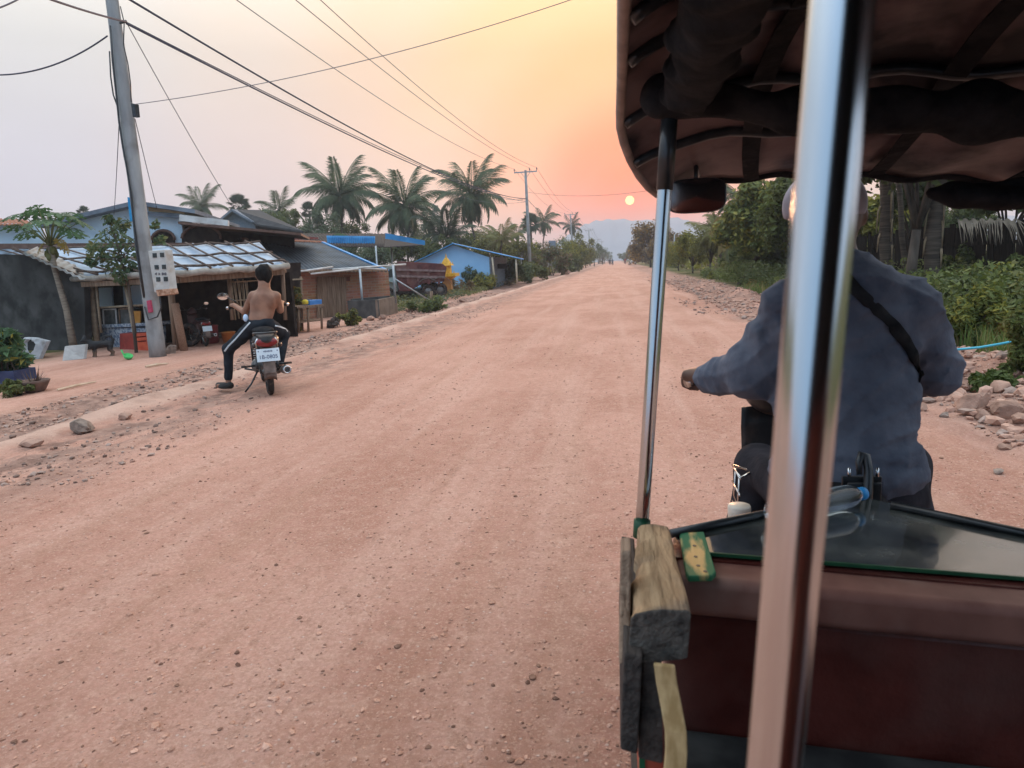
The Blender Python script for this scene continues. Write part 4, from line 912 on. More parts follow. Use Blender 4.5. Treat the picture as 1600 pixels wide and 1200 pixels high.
legs2 = [ell(Q(408, 506, .06), (.155, .13, .10), rot), cone(hipL, knL, .092, .066), cone(knL, anL, .060, .043), cone(hipR, knR, .092, .066), cone(knR, anR, .060, .045)]
feet = [cone(anL, Q(357, 598, .33), .036, .036), cone(Q(358, 600, .33), Q(341, 603, .36), .036, .028), cone(anR, Q(439, 573, .30), .036, .036), cone(Q(439, 574, .30), Q(437, 571, .45), .034, .028)]
fb = union([union(tor, .05), union(arms, .02), off(union(legs2, .03), .012), union(feet, .015), union(bare, .018)], .022)
backw = wobble(.003, 18, 5)
fullR = lambda p: smin(fb(p), np.minimum(hl(p), hr_(p)), .008)+backw(p)
lo, hi = bounds([Q(330, 620, .3), Q(455, 400, 0), Q(455, 400, .7), Q(370, 600, .6), Q(410, 500, -.15)], .04)
sdf_obj('body', fullR, lo, hi, .0125, SKIN, rd)
l2 = union(legs2, .04); pw2 = wobble(.004, 20, 12)
zt = float(Q(408, 496, .05).z); za = float(Q(357, 588, .33).z)
pan = lambda p: np.maximum(np.maximum(l2(p)+pw2(p)-.006, p[:, 2]-zt), -1e9+0*p[:, 0])
sdf_obj('track_pants', pan, *bounds([Q(335, 500, .1), Q(460, 500, .6), Q(350, 592, .3), Q(410, 500, -.15), Q(440, 568, .3)], .03), .0125, TRACK, rd)
hf = union([ell(hcR+V((0, 0, .028))-fwR*.012, (.103, .114, .118)), ell(hcR-fwR*.05+V((0, 0, -.02)), (.082, .062, .10))], .02); hw = wobble(.006, 45, 3)
hairf = lambda p: np.maximum(hf(p)+hw(p), (p-np.array(hcR+fwR*.045))@np.array((fwR*.95-V((0, 0, .55))).normalized()))
sdf_obj('hair', hairf, *bounds([hcR-V((.14, .14, .14)), hcR+V((.14, .14, .17))], .01), .009, HAIR, rd)
eyes(rd, hcR, hrR, fwR, (0, 0, 1))
ribbon('stripe', pan, [(391, 504), (380, 516), (368, 530), (357, 541), (351, 549)], .022, .004, WHITE, rd, 3)
ribbon('stripe', pan, [(429, 509), (438, 511), (446, 514), (449, 518)], .022, .004, WHITE, rd, 3)
for c, fw_ in ((Q(352, 602, .34), V((-.95, .25, 0))), (Q(439, 575, .36), fwR)):
    f_ = union([cone(c-fw_*.09, c+fw_*.12, .045, .038), ell(c+V((0, 0, -.02)), (.09, .06, .03))], .03); zz = float(c.z)-.042
    sdf_obj('sandal', lambda p, f_=f_, zz=zz: np.maximum(f_(p), zz-p[:, 2]), *bounds([c-V((.2, .2, .09)), c+V((.2, .2, .1))], .01), .011, mat('black_sandal', (.02, .018, .017), (.04, .036, .034), rough=.8), rd)
sdf_obj('cloth', ell(Q(384, 497, .02), (.035, .03, .05)), *bounds([Q(384, 497, .02)], .08), .01, mat('pale_blue_cloth', (.42, .56, .72), (.55, .66, .8), rough=.9), rd)
# ------------------------------------------------------------------ buildings on the left
ZY = -.35
class Pl:
    """vertical plane through a ground point, running along u; pix() puts a photo pixel on it (k metres behind it)"""
    def __init__(s, o, u): s.o = V((o[0], o[1], 0)); s.u = V((u[0], u[1], 0)).normalized(); s.n = V((-s.u.y, s.u.x, 0))
    def pix(s, x, y, k=0):
        d = ray(x, y); return CAM+d*((s.n.dot(s.o-CAM)+k)/s.n.dot(d))
    def poly(s, pts, k=0): return [s.pix(x, y, k) for x, y in pts]
def corr(p00, p10, p01, p11, nw, amp, per=6, sag=0):
    """corrugated sheet rows; waves run from the p0* edge to the p1* edge"""
    p00, p10, p01, p11 = map(V, (p00, p10, p01, p11)); nrm = (p10-p00).cross(p01-p00).normalized(); rows = []
    N_ = nw*per
    for j in range(5):
        t = j/4; a = p00.lerp(p01, t); b = p10.lerp(p11, t)
        rows.append([a.lerp(b, i/N_)+nrm*(amp*math.cos(2*math.pi*i/per))-V((0, 0, sag*4*t*(1-t))) for i in range(N_+1)])
    return rows
CONC = mat('mouldy_concrete', (.030, .030, .029), (.085, .082, .078), rough=.95, scale=2.2, detail=8, dirt=(.016, .016, .016), spec=.08, dscale=1.1, bump=.4, bscale=12)
CONCP = mat('pole_concrete', (.23, .235, .235), (.34, .345, .335), rough=.9, scale=5, st=(1, 1, .25), bump=.2, bscale=18, dirt=(.17, .16, .15), dscale=2)
BLUEW = mat('pale_blue_wall', (.62, .75, .85), (.70, .82, .90), rough=.9, scale=1.1, dirt=(.52, .64, .74), dscale=.8)
BLUEH = mat('blue_house_wall', (.27, .52, .80), (.33, .58, .84), rough=.9, scale=1.0, dirt=(.24, .46, .72), dscale=.7)
TARP = mat('blue_tarp', (.22, .31, .42), (.36, .44, .52), rough=.5, scale=.9, contrast=(.35, .65), bump=.3, bscale=3, spec=.4)
BAMB = mat('dark_bamboo', (.07, .045, .035), (.15, .10, .075), rough=.8, scale=6)
BAMBL = mat('pale_bamboo', (.24, .18, .12), (.40, .31, .21), rough=.8, scale=6)
CANV = mat('beige_canvas', (.25, .22, .185), (.38, .345, .30), rough=.9, scale=5, bump=.5, bscale=12)
PLANKM = mat('grey_brown_plank', (.15, .095, .062), (.28, .19, .13), rough=.9, scale=4, st=(5, 5, .4), bump=.3)
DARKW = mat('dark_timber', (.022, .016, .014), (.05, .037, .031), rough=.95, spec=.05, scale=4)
CORRD = mat('slate_roof_sheet', (.045, .055, .066), (.085, .098, .112), rough=.5, scale=1.6, dirt=(.06, .055, .05), dscale=2)
CORRG = mat('grey_roof_sheet', (.22, .23, .235), (.36, .37, .37), rough=.5, metal=.3, scale=3, dirt=(.22, .15, .10), dscale=2)
BLUER = mat('blue_roof_sheet', (.03, .19, .42), (.055, .28, .56), rough=.4, scale=2)
TILER = mat('red_tile', (.26, .10, .06), (.38, .17, .10), rough=.85, scale=9, bump=.3)
BROWN = mat('brown_paint', (.11, .06, .045), (.17, .10, .075), rough=.7)
TANP = mat('tan_board', (.42, .28, .16), (.52, .36, .22), rough=.8)
WHITEP = mat('old_white_paint', (.55, .54, .52), (.68, .67, .64), rough=.7, scale=3, dirt=(.40, .36, .32), dscale=2)
METALP = mat('galvanised_post', (.30, .32, .33), (.42, .44, .45), rough=.45, metal=.5, scale=6)
def brick_mat():
    m = bpy.data.materials.new('small_bricks'); m.use_nodes = True; nt = m.node_tree; b = nt.nodes['Principled BSDF']; L = nt.links.new
    tc = nt.nodes.new('ShaderNodeTexCoord'); sp = nt.nodes.new('ShaderNodeSeparateXYZ'); L(nt.nodes.new('ShaderNodeNewGeometry').outputs['Position'], sp.inputs[0])
    cb = nt.nodes.new('ShaderNodeCombineXYZ'); ad = nt.nodes.new('ShaderNodeMath'); ad.operation = 'MULTIPLY'; ad.inputs[1].default_value = 1.3; L(sp.outputs[0], ad.inputs[0]); L(ad.outputs[0], cb.inputs[0]); L(sp.outputs[2], cb.inputs[1])
    br = nt.nodes.new('ShaderNodeTexBrick'); br.inputs['Scale'].default_value = 1; br.inputs['Brick Width'].default_value = .30; br.inputs['Row Height'].default_value = .115; br.inputs['Mortar Size'].default_value = .011
    br.inputs['Color1'].default_value = (.36, .15, .085, 1); br.inputs['Color2'].default_value = (.50, .24, .14, 1); br.inputs['Mortar'].default_value = (.40, .28, .20, 1); L(cb.outputs[0], br.inputs[0])
    n = nt.nodes.new('ShaderNodeTexNoise'); n.inputs['Scale'].default_value = 3; mx = nt.nodes.new('ShaderNodeMix'); mx.data_type = 'RGBA'; mx.blend_type = 'MULTIPLY'; mx.inputs[0].default_value = .45
    L(br.outputs[0], mx.inputs[6]); L(n.outputs[1], mx.inputs[7]); L(mx.outputs[2], b.inputs['Base Color']); b.inputs['Roughness'].default_value = .95
    bp = nt.nodes.new('ShaderNodeBump'); bp.inputs['Strength'].default_value = .6; bp.inputs['Distance'].default_value = .02; bp.invert = True; L(br.outputs['Fac'], bp.inputs['Height']); L(bp.outputs[0], b.inputs['Normal'])
    return m
BRICK = brick_mat()
def pline(mb, pl, pts, r, k=0, n=7): mb.tube([pl.pix(x, y, k) for x, y in pts], r, n)
def bar(name, pl, a, b, r, m, par, k=0, n=8):
    mb = MB(); pline(mb, pl, [a, b], r, k, n); return mb.build(name, m, par, smooth=True)
def panel(name, pl, pts, k, th, m, par, bev=0):
    mb = MB(); mb.prism(pl.poly(pts, k), pl.n*th); return mb.build(name, m, par, bev=bev)

# --- roadside shop with a tarpaulin roof
s0 = G(285, 548, ZY); SF = Pl(s0, (.585, .81)); SL = Pl(s0, s0-G(140, 544, ZY))
sh_ = thing('shop', 'open-fronted roadside shop under a blue tarpaulin roof weighted with bamboo', 'shop', (s0.x-1.5, s0.y, ZY))
f0, fm_, f1_ = SL.pix(112, 434, -.35), SL.pix(285, 424.5, -.35), SF.pix(449, 414, -.35); r0, rm_, r1 = SL.pix(-30, 389, 3.0), SL.pix(250, 384, 3.2), SF.pix(405, 379, 3.3)
def eave(u): return f0.lerp(fm_, u/.5) if u < .5 else fm_.lerp(f1_, (u-.5)/.5)
def rear(u): return r0.lerp(rm_, u/.5) if u < .5 else rm_.lerp(r1, (u-.5)/.5)
rows = []
for j in range(9):
    t = j/8; rows.append([eave(i/30).lerp(rear(i/30), t)+V((0, 0, .035*math.sin(i*1.3+j*.8)+.02*math.sin(i*2.9)-.10*4*t*(1-t)*.5)) for i in range(31)])
mb = MB(); mb.sheet(rows, .012); rf = mb.build('tarpaulin_roof', TARP, sh_, smooth=True)
def onroof(u, t): 
    p = eave(u).lerp(rear(u), t); return p+V((0, 0, .075-.05*4*t*(1-t)))
for t in (.08, .50, .92):
    mb = MB(); mb.tube([onroof(u/12, t+.018*math.sin(u*1.7+t*20))+V((0, 0, .03*math.sin(u*2.3))) for u in range(13)], .034, 7); mb.build('bamboo_pole', BAMB, rf, True)
for i in range(10):
    u = .03+i*.10; sk = .09; mb = MB(); mb.tube([onroof(min(1, u+sk), -.02), onroof(min(1, u+sk*.5), .5)+V((0, 0, .02)), onroof(u, 1.0)], .030, 7); mb.build('bamboo_pole', BAMB, rf, True)
mb = MB(); mb.tube([eave(i/24)+V((0, 0, -.04+.018*math.sin(i*1.9)))-SF.n*.04 for i in range(25)], [.085+.012*math.sin(i*2.7) for i in range(25)], 10); mb.build('rolled_canvas', CANV, sh_, True)
for a_, b_ in ((f0, fm_), (fm_, f1_)): mb = MB(); mb.beam(a_+V((0, 0, -.2))+SF.n*.25, b_+V((0, 0, -.2))+SF.n*.25, .10, .14); mb.build('eave_beam', PLANKM, sh_)
def zg(p): return V((p.x, p.y, ZY))
# posts and slats, left to right
for a, b, r, m in (((126, 438), (139, 541), .10, PLANKM), ((141, 440), (152, 540), .085, BAMBL), ((150, 446), (158, 520), .035, BAMBL), ((196, 440), (217, 556), .055, BAMBL), ((264, 424), (276, 546), .085, PLANKM), ((273, 474), (288, 549), .10, wood('reddish_post', (.22, .12, .075), (.36, .21, .14))), ((357, 434), (363, 500), .05, PLANKM), ((441, 418), (446, 500), .06, PLANKM)):
    bar('post', SL if a[0] < 280 else SF, a, b, r, m, sh_, k=0)
for i in range(9):
    x = 362+i*3.1; mb = MB(); pline(mb, SF, [(x-1, 436+(i % 3)*2), (x+6-i*.4+(i % 2)*3, 500-(i % 4)*2)], .020, .25+.04*(i % 3), 6); mb.build('leaning_bamboo', BAMBL, sh_, True)
for y in (441, 470): bar('cross_rail', SF, (358, y), (408, y-3), .018, BAMBL, sh_, k=.2)
bar('lintel', SF, (268, 436), (446, 423), .07, PLANKM, sh_, k=.15)
bar('shelf_rail', SL, (148, 481), (236, 476), .03, BAMBL, sh_, k=.1)
# pale blue panels standing in for the daylit house wall behind; dark inner walls
for q_ in ([(154, 450), (174, 449), (176, 480), (156, 481)], [(192, 448), (206, 447), (207, 478), (194, 479)], [(206, 446), (230, 445), (231, 478), (208, 479)]): panel('gap_panel', SL, q_, 1.4, .05, BLUEW, sh_)
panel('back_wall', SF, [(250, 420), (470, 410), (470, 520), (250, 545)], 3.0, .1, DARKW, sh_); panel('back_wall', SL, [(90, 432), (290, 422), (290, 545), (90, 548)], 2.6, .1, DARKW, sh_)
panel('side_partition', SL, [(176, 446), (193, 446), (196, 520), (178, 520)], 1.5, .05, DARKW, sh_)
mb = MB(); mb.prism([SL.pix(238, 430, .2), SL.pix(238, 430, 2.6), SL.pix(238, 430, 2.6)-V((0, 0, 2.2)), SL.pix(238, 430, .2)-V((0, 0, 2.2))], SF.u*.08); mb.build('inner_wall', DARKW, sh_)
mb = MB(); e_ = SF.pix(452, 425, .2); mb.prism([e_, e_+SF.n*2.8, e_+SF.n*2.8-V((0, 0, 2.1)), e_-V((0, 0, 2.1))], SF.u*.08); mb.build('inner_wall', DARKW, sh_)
# left concrete wall of the shop
w0, w1 = G(-80, 549, ZY), G(131, 547, ZY); WL = Pl(w0, w1-w0)
panel('concrete_wall', WL, [(-80, 560), (-80, 396), (38, 398), (131, 437), (134, 552)], 0, .2, CONC, sh_)
mb = MB(); mb.sheet(corr(WL.pix(36, 396, -.45), WL.pix(131, 438, -.45), WL.pix(58, 386, 1.2), WL.pix(146, 428, 1.2), 9, .02), .008); mb.build('verge_sheet', CORRG, sh_, True)
bar('verge_rafter', WL, (20, 388), (124, 432), .05, BAMB, sh_, k=-.1)
# mosaic counter
MOS = mat('mosaic_tile', (.13, .17, .24), (.42, .45, .48), rough=.4, scale=14, detail=1, contrast=(.45, .55))
def pbox(name, pl, x0, y0, x1, y1, k, dep, m, par, bev=.01): return panel(name, pl, [(x0, y1), (x0+.0, y0), (x1, y0), (x1, y1)], k, dep, m, par, bev)
ct = pbox('counter', SL, 150, 512, 234, 552, .35, .5, MOS, sh_)
mb = MB(); mb.prism(SL.poly([(147, 513), (147, 508), (236, 504), (236, 509)], .28), SL.n*.62); mb.build('counter_top', MOS, ct)
def frame_case(label, x0, y0, x1, y1, fm, k):
    c = thing('display_case', label, 'display case', SL.pix((x0+x1)/2, y1, k)); w = .03
    for a, b in (((x0, y1), (x0-2, y0)), ((x1, y1), (x1-2, y0)), ((x0-2, y0), (x1-2, y0-1)), ((x0, y1), (x1, y1-1))): mb = MB(); pline(mb, SL, [a, b], .022, k, 6); mb.build('frame_bar', fm, c, True)
    mb = MB(); mb.prism(SL.poly([(x0, y1), (x0-2, y0), (x1-2, y0), (x1, y1)], k+.03), SL.n*.35); mb.build('glass_box', mat('dusty_case_glass', (.07, .075, .07), (.15, .15, .14), rough=.25, scale=5), c)
    return c
frame_case('white-framed glass display case on the mosaic counter', 163, 484, 183, 511, WHITEP, .35); frame_case('brown-framed glass case right of the white-framed one', 188, 483, 205, 510, PLANKM, .38)
tag(pbox('orange_board', SL, 206, 486, 219, 508, .45, .04, mat('orange_board', (.60, .26, .05), (.70, .34, .09)), None), 'orange board standing upright on the shop counter', 'board')
rc = pbox('red_cabinet', SL, 187, 521, 212, 553, -.05, .4, mat('dull_red_paint', (.20, .025, .02), (.32, .05, .035), rough=.6, scale=4), None); tag(rc, 'dull red cabinet in front of the mosaic counter', 'cabinet')
rt_ = thing('red_crate', 'bright red open crate beside the concrete pole', 'crate', SL.pix(224, 540, -.1)); RB = mat('bright_red', (.45, .06, .025), (.58, .11, .05), rough=.5)
for q_ in ([(213, 521), (236, 519), (236, 524), (213, 526)], [(213, 528), (236, 526), (236, 531), (213, 533)], [(213, 535), (236, 533), (236, 555), (213, 556)]): panel('slat', SL, q_, -.12, .03, RB, rt_)
panel('crate_back', SL, [(213, 521), (236, 519), (236, 553), (213, 555)], .25, .03, RB, rt_)
# things inside the dark doorway
mb = MB(); c = SF.pix(327, 522, 1.2); c.z = ZY; mb.lathe([(.20, 0), (.24, .03), (.25, .45), (.27, .5), (.25, .52), (.05, .53)], c, (0, 0, 1), 18); tag(mb.build('drum', mat('dark_red_drum', (.16, .02, .025), (.22, .035, .035), rough=.5), None, True), 'dark red drum behind the parked motorbike', 'drum')
mb = MB(); c = SF.pix(357, 526, .6); c.z = ZY; mb.lathe([(.14, 0), (.19, .30), (.21, .31), (.19, .33), (.17, .31), (.13, .05)], c, (0, 0, 1), 18); tag(mb.build('bucket', mat('orange_bucket', (.42, .13, .03), (.5, .18, .05), rough=.5), None, True), 'orange bucket in front of the leaning bamboo', 'bucket')
mb = MB(); c = SF.pix(296, 532, .9); c.z = ZY+.33; mb.torus(c, (.4, -.9, .1), .25, .08, 24, 10); tag(mb.build('tyre', RUB, None, True), 'old black tyre leaning inside the doorway left of the parked motorbike', 'tyre')

# --- dog, slab, broken chair, scoop in front of the shop
def GZ(px, py):
    p = G(px, py, ZY)
    for _ in range(3): p = G(px, py, hz1(p.x, p.y))
    return p
dg = GZ(160, 557); sc = depth(dg)/F
dgT = thing('dog', 'black dog with tan legs and a curled tail standing by the counter', 'dog', dg)
def dq(x, y, k=0): return dg+V((.87, .5, 0))*((x-160)*sc)+V((0, 0, 1))*((557-y)*sc)+V((-.5, .87, 0))*k
dparts = [cone(dq(149, 538), dq(160, 537.5), .100, .085), cone(dq(160, 537.5), dq(172, 538), .080, .085), cone(dq(148, 535.5), dq(141, 530), .075, .055), ell(dq(140, 528.5), (.078, .065, .066)), cone(dq(139, 529.5), dq(134, 531), .045, .028), cone(dq(139, 525, .04), dq(137, 521, .05), .03, .012), cone(dq(142, 525, -.04), dq(141, 521, -.05), .03, .012)]
for x, k, hind in ((149, .05, 0), (152, -.05, 0), (171, .05, 1), (174, -.05, 1)):
    if hind: dparts += [cone(dq(x, 541, k), dq(x-1, 547, k), .06, .038), cone(dq(x-1, 547, k), dq(x+2.5, 551, k), .042, .028), cone(dq(x+2.5, 551, k), dq(x+1.5, 556, k), .026, .024), cone(dq(x+1.5, 556.4, k), dq(x-.8, 556.6, k), .026, .022)]
    else: dparts += [cone(dq(x, 541, k), dq(x, 549, k), .042, .030), cone(dq(x, 549, k), dq(x-.4, 556, k), .032, .026), cone(dq(x-.4, 556.4, k), dq(x-2.2, 556.6, k), .026, .022)]
dparts += [cone(dq(176, 538), dq(178, 532), .035, .03), cone(dq(178, 532), dq(175, 526.5), .03, .026), cone(dq(175, 526.5), dq(169.5, 526.5), .026, .022), cone(dq(169.5, 526.5), dq(168, 530), .022, .015)]
def dogmat():
    m = bpy.data.materials.new('dog_coat'); m.use_nodes = True; nt = m.node_tree; b = nt.nodes['Principled BSDF']; L = nt.links.new
    s = nt.nodes.new('ShaderNodeSeparateXYZ'); L(nt.nodes.new('ShaderNodeTexCoord').outputs['Object'], s.inputs[0]); n = nt.nodes.new('ShaderNodeTexNoise'); n.inputs['Scale'].default_value = 8
    a = nt.nodes.new('ShaderNodeMath'); a.operation = 'ADD'; m2 = nt.nodes.new('ShaderNodeMath'); m2.operation = 'MULTIPLY'; m2.inputs[1].default_value = .12; L(n.outputs[0], m2.inputs[0]); L(s.outputs[2], a.inputs[0]); L(m2.outputs[0], a.inputs[1])
    r = nt.nodes.new('ShaderNodeValToRGB'); r.color_ramp.elements[0].position = .17; r.color_ramp.elements[0].color = (.15, .095, .06, 1); r.color_ramp.elements[1].position = .26; r.color_ramp.elements[1].color = (.010, .010, .011, 1); L(a.outputs[0], r.inputs[0]); L(r.outputs[0], b.inputs['Base Color']); b.inputs['Roughness'].default_value = .75
    return m
sdf_obj('body', union(dparts, .03), *bounds([dq(130, 520), dq(182, 560), dq(130, 560), dq(182, 520)], .2), .019, dogmat(), dgT)
sl_ = GZ(113, 563); mb = MB(); mb.prism([GZ(97, 564)+V((0, 0, 0)), P(101, 541, depth(sl_)+.2), P(134, 538, depth(sl_)+.25), GZ(131, 561)], V((.02, .07, 0))); tag(mb.build('concrete_slab', mat('slab', (.33, .32, .30), (.43, .41, .39), rough=.9), None, bev=.01), 'pale rectangular slab propped up left of the dog', 'slab')
# broken moulded plastic chair lying on its side
ch = GZ(50, 562); cD = depth(ch); chT = thing('plastic_chair', 'grey plastic chair lying on its side by the dark wall', 'chair', ch); PLC = mat('grey_plastic', (.30, .31, .32), (.42, .43, .43), rough=.5, dirt=(.2, .19, .18), dscale=5)
mb = MB(); ringo = [(33, 533), (38, 527), (54, 528), (73, 533), (66, 549), (60, 562), (46, 560), (36, 556)]; ringi = [(36, 536), (41, 530), (50, 531), (55, 538), (52, 547), (46, 553), (39, 553), (36, 546)]
A = [P(x, y, cD+.1) for x, y in ringo]; B2 = [P(x, y, cD+.06) for x, y in ringi]; n_ = 8
mb.add(A+B2+[p+V((.05, .09, 0)) for p in A]+[p+V((.05, .09, 0)) for p in B2], [(i, (i+1) % n_, n_+(i+1) % n_, n_+i) for i in range(n_)]+[(2*n_+(i+1) % n_, 2*n_+i, 3*n_+i, 3*n_+(i+1) % n_) for i in range(n_)]+[((i+1) % n_, i, 2*n_+i, 2*n_+(i+1) % n_) for i in range(n_)]+[(n_+i, n_+(i+1) % n_, 3*n_+(i+1) % n_, 3*n_+i) for i in range(n_)])
mb.build('chair_back', PLC, chT, bev=.012)
mb = MB(); mb.prism([P(60, 562, cD+.1), P(73, 533, cD+.1), P(66, 530, cD+.7), P(54, 556, cD+.7)], V((0, 0, .03))); mb.build('chair_seat', PLC, chT, bev=.01)
for x, y in ((58, 556), (67, 535)): mb = MB(); mb.tube([P(x, y, cD+.6), P(x-16, y-3, cD+1.0)], .03, 8); mb.build('leg', PLC, chT, True)
gs = GZ(197, 562); mb = MB(); mb.lathe([(.02, 0), (.09, .03), (.11, .10), (.10, .105), (.08, .05), (.01, .03)], gs+V((.05, 0, .02)), (.4, -.2, .9), 16); mb.tube([gs+V((-.03, 0, .08)), gs+V((-.09, 0, .24))], .018, 8); tag(mb.build('scoop', mat('green_plastic', (.05, .42, .10), (.10, .55, .16), rough=.4), None, True), 'bright green plastic scoop on the ground by the red cabinet', 'scoop')
for lb, a, b, r in (('pale stick lying on the yard between the planter and the shop', (90, 612), (150, 599), .02), ('splintered plank piece lying in front of the concrete pole', (228, 575), (262, 570), .025)):
    mb = MB(); pa, pb = GZ(*a), GZ(*b); mb.tube([pa+V((0, 0, .03)), pa.lerp(pb, .5)+V((0, 0, .04)), pb+V((0, 0, .03))], [r, r*1.2, r*.7], 6); tag(mb.build('stick', mat('pale_stick', (.50, .36, .24), (.62, .47, .33)), None), lb, 'stick', 'sticks on the ground')

# --- concrete power pole by the shop, with its meter box
pb = G(247, 557, ZY); pD = depth(pb); ptop = PY(175, 0, pb.y); pdir = (ptop-pb)/(ptop.z-pb.z)
pz = lambda z: pb+pdir*(z-pb.z)
pp = thing('power_pole', 'leaning grey concrete power pole in front of the shop, with a meter box', 'power pole', pb, 'power poles')
mb = MB(); zs_ = [ZY-.1+k*.6 for k in range(20)]; mb.tube([pz(z) for z in zs_], [.195-.0075*(z-ZY) for z in zs_], 20); mb.build('shaft', CONCP, pp, True)
def onpole(x, y, d=-.2): return P(x, y, depth(PY(x, y, pb.y))+d)
mb = MB(); mb.prism([onpole(231, 392, -.42), onpole(257, 390, -.42), onpole(265, 453, -.42), onpole(241, 457, -.42)], V((.06, .22, 0))); bx_ = mb.build('meter_box', mat('meter_box_grey', (.44, .43, .40), (.54, .53, .49), rough=.7, dirt=(.40, .33, .26), dscale=4), pp, bev=.015)
for x, y in ((241, 399), (252.5, 398.3), (244, 417.6), (255.5, 417), (246.6, 436.6), (258.3, 436)):
    mb = MB(); mb.prism([onpole(x-3, y-3.4, -.435), onpole(x+3, y-3.6, -.435), onpole(x+3.6, y+3.3, -.435), onpole(x-2.4, y+3.5, -.435)], V((.006, .03, 0))); mb.build('meter_window', mat('dark_window', (.03, .035, .035), (.06, .065, .06), rough=.2), bx_)
for i, x in enumerate((242.5, 244.3, 247.8, 249, 253, 254.6, 256.2, 257.8, 259)):
    mb = MB(); hh = 1.5+.5*((i*5) % 3); mb.prism([onpole(x-.5, 428.2-hh, -.432), onpole(x+.5, 428.2-hh, -.432), onpole(x+.6, 428.2+hh*.8, -.432), onpole(x-.4, 428.2+hh*.8, -.432)], V((.003, .012, 0))); mb.build('faded_digit', mat('faded_ink', (.12, .12, .13), rough=.8), bx_)
mb = MB(); mb.prism([onpole(243, 453, -.44), onpole(264, 451, -.44), onpole(266.5, 460, -.44), onpole(246, 463, -.44)], V((.06, .24, 0))); mb.build('rusty_tray', mat('rusty_paint', (.28, .14, .08), (.50, .30, .20), rough=.8, scale=12, contrast=(.42, .58)), pp, bev=.01)
mb = MB(); mb.prism([onpole(228.5, 470, -.24), onpole(234, 469, -.24), onpole(237, 488, -.24), onpole(231.5, 489, -.24)], V((.01, .06, 0))); mb.build('pink_band', mat('pink_band', (.36, .035, .09), (.48, .08, .13), rough=.6), pp, bev=.01)
mb = MB(); mb.tube([onpole(250, 463, -.3), onpole(252, 480, -.3), onpole(246, 495, -.28), onpole(232, 500, -.25), onpole(226, 480, -.25)], .018, 6); mb.tube([onpole(226, 480, -.25), onpole(226, 480, -.24)], .018, 6, True); mb.build('hanging_cable', BLACKPAINT, pp, True)
cab = [(172, 40), (176, 95), (182, 150), (186, 190), (192, 230), (198, 262), (204, 300), (208, 340), (213, 390), (219, 430), (225, 465)]
mb = MB(); mb.tube([onpole(x, y, -.22) for x, y in cab], .022, 6); mb.build('riser_cable', BLACKPAINT, pp, True)
cab = [(171, 80), (173, 120), (177, 148), (183, 165), (188, 200), (194, 245), (200, 270), (205, 310), (211, 360), (218, 410), (226, 462)]
mb = MB(); mb.tube([onpole(x, y, -.20) for x, y in cab], .016, 6); mb.build('riser_cable', BLACKPAINT, pp, True)
cab = [(188, 10), (194, 35), (193, 70), (200, 100), (204, 130), (205, 160)]
mb = MB(); mb.tube([onpole(x, y, -.2) for x, y in cab], .012, 6); mb.build('drop_cable', BLACKPAINT, pp, True)
mb = MB(); mb.prism([onpole(204, 161, -.25), onpole(210, 162, -.25), onpole(212, 182, -.25), onpole(207, 183, -.25)], V((.03, .12, 0))); mb.build('junction_box', BLACKPAINT, pp, bev=.01)
mb = MB(); mb.tube([onpole(188, 36, -.2), onpole(197, 33, -.24)], .03, 8); mb.build('insulator', BLACKPAINT, pp, True)
mb = MB(); mb.prism([onpole(199, 308, -.1), onpole(206, 309, -.1), onpole(210, 344, -.1), onpole(203, 346, -.1)], V((.02, .15, 0))); mb.build('blue_sign_board', mat('bright_blue', (.02, .24, .50), (.04, .32, .60), rough=.5), pp)
mb = MB(); t_ = pz(10.4); mb.beam(t_-V((1.0, .2, 0)), t_+V((1.0, .2, 0)), .09, .11); mb.build('crossarm', METALP, pp)
boulder(268, 552, 22, 'lumpy stone at the foot of the concrete pole and wooden posts', 31, STG, (1, .9, .7))

# --- pale blue house behind the shop
HF = Pl((-18, 27), (1, .35))
ho = thing('house', 'pale blue gabled house rising behind the shop', 'house', (HF.pix(150, 380).x, HF.pix(150, 380).y, ZY), 'houses on the left of the road')
def hbase(pts, k=0): return [HF.pix(x, y, k) for x, y in pts]
def wallpoly(name, top, m, k=0, th=.2, pl=HF, par=ho):
    pts = pl.poly(top, k); poly = pts+[V((pts[-1].x, pts[-1].y, ZY-.2)), V((pts[0].x, pts[0].y, ZY-.2))]; mb = MB(); mb.prism(poly[::-1], pl.n*th); return mb.build(name, m, par)
wallpoly('wall', [(70, 347), (205, 317), (228, 316), (282, 334)], BLUEW)
wallpoly('wall', [(-60, 348), (62, 350)], BLUEW, k=.4)
def slab(name, pl, a, b, k0, k1, th, m, par, rise=0):
    p = [pl.pix(*a, k0), pl.pix(*b, k0)]; q_ = [p[0]+pl.n*(k1-k0)+V((0, 0, rise)), p[1]+pl.n*(k1-k0)+V((0, 0, rise))]; mb = MB(); mb.sheet([[p[0], p[1]], [q_[0], q_[1]]], th); return mb.build(name, m, par)
ROOFG = mat('grey_blue_roof', (.13, .15, .18), (.21, .235, .27), rough=.6, scale=2)
slab('roof', HF, (58, 349), (212, 313), -.7, 9, .16, ROOFG, ho); slab('roof', HF, (210, 313), (304, 327), -.7, 9, .16, ROOFG, ho)
wallpoly('tan_gable_board', [(232, 322), (288, 326), (288, 335), (232, 330)], TANP, k=-.3, th=.05) if False else panel('tan_gable_board', HF, [(232, 321), (288, 326), (288, 334), (232, 330)], -.3, .08, TANP, ho)
panel('lower_fascia', HF, [(228, 331), (282, 336), (282, 341), (228, 337)], -.4, .15, ROOFG, ho)
panel('white_fascia', HF, [(280, 335), (356, 344), (356, 353), (280, 345)], -1.0, .3, WHITEP, ho)
slab('verandah_roof', HF, (278, 346), (470, 364), -1.0, 3, .1, BROWN, ho)
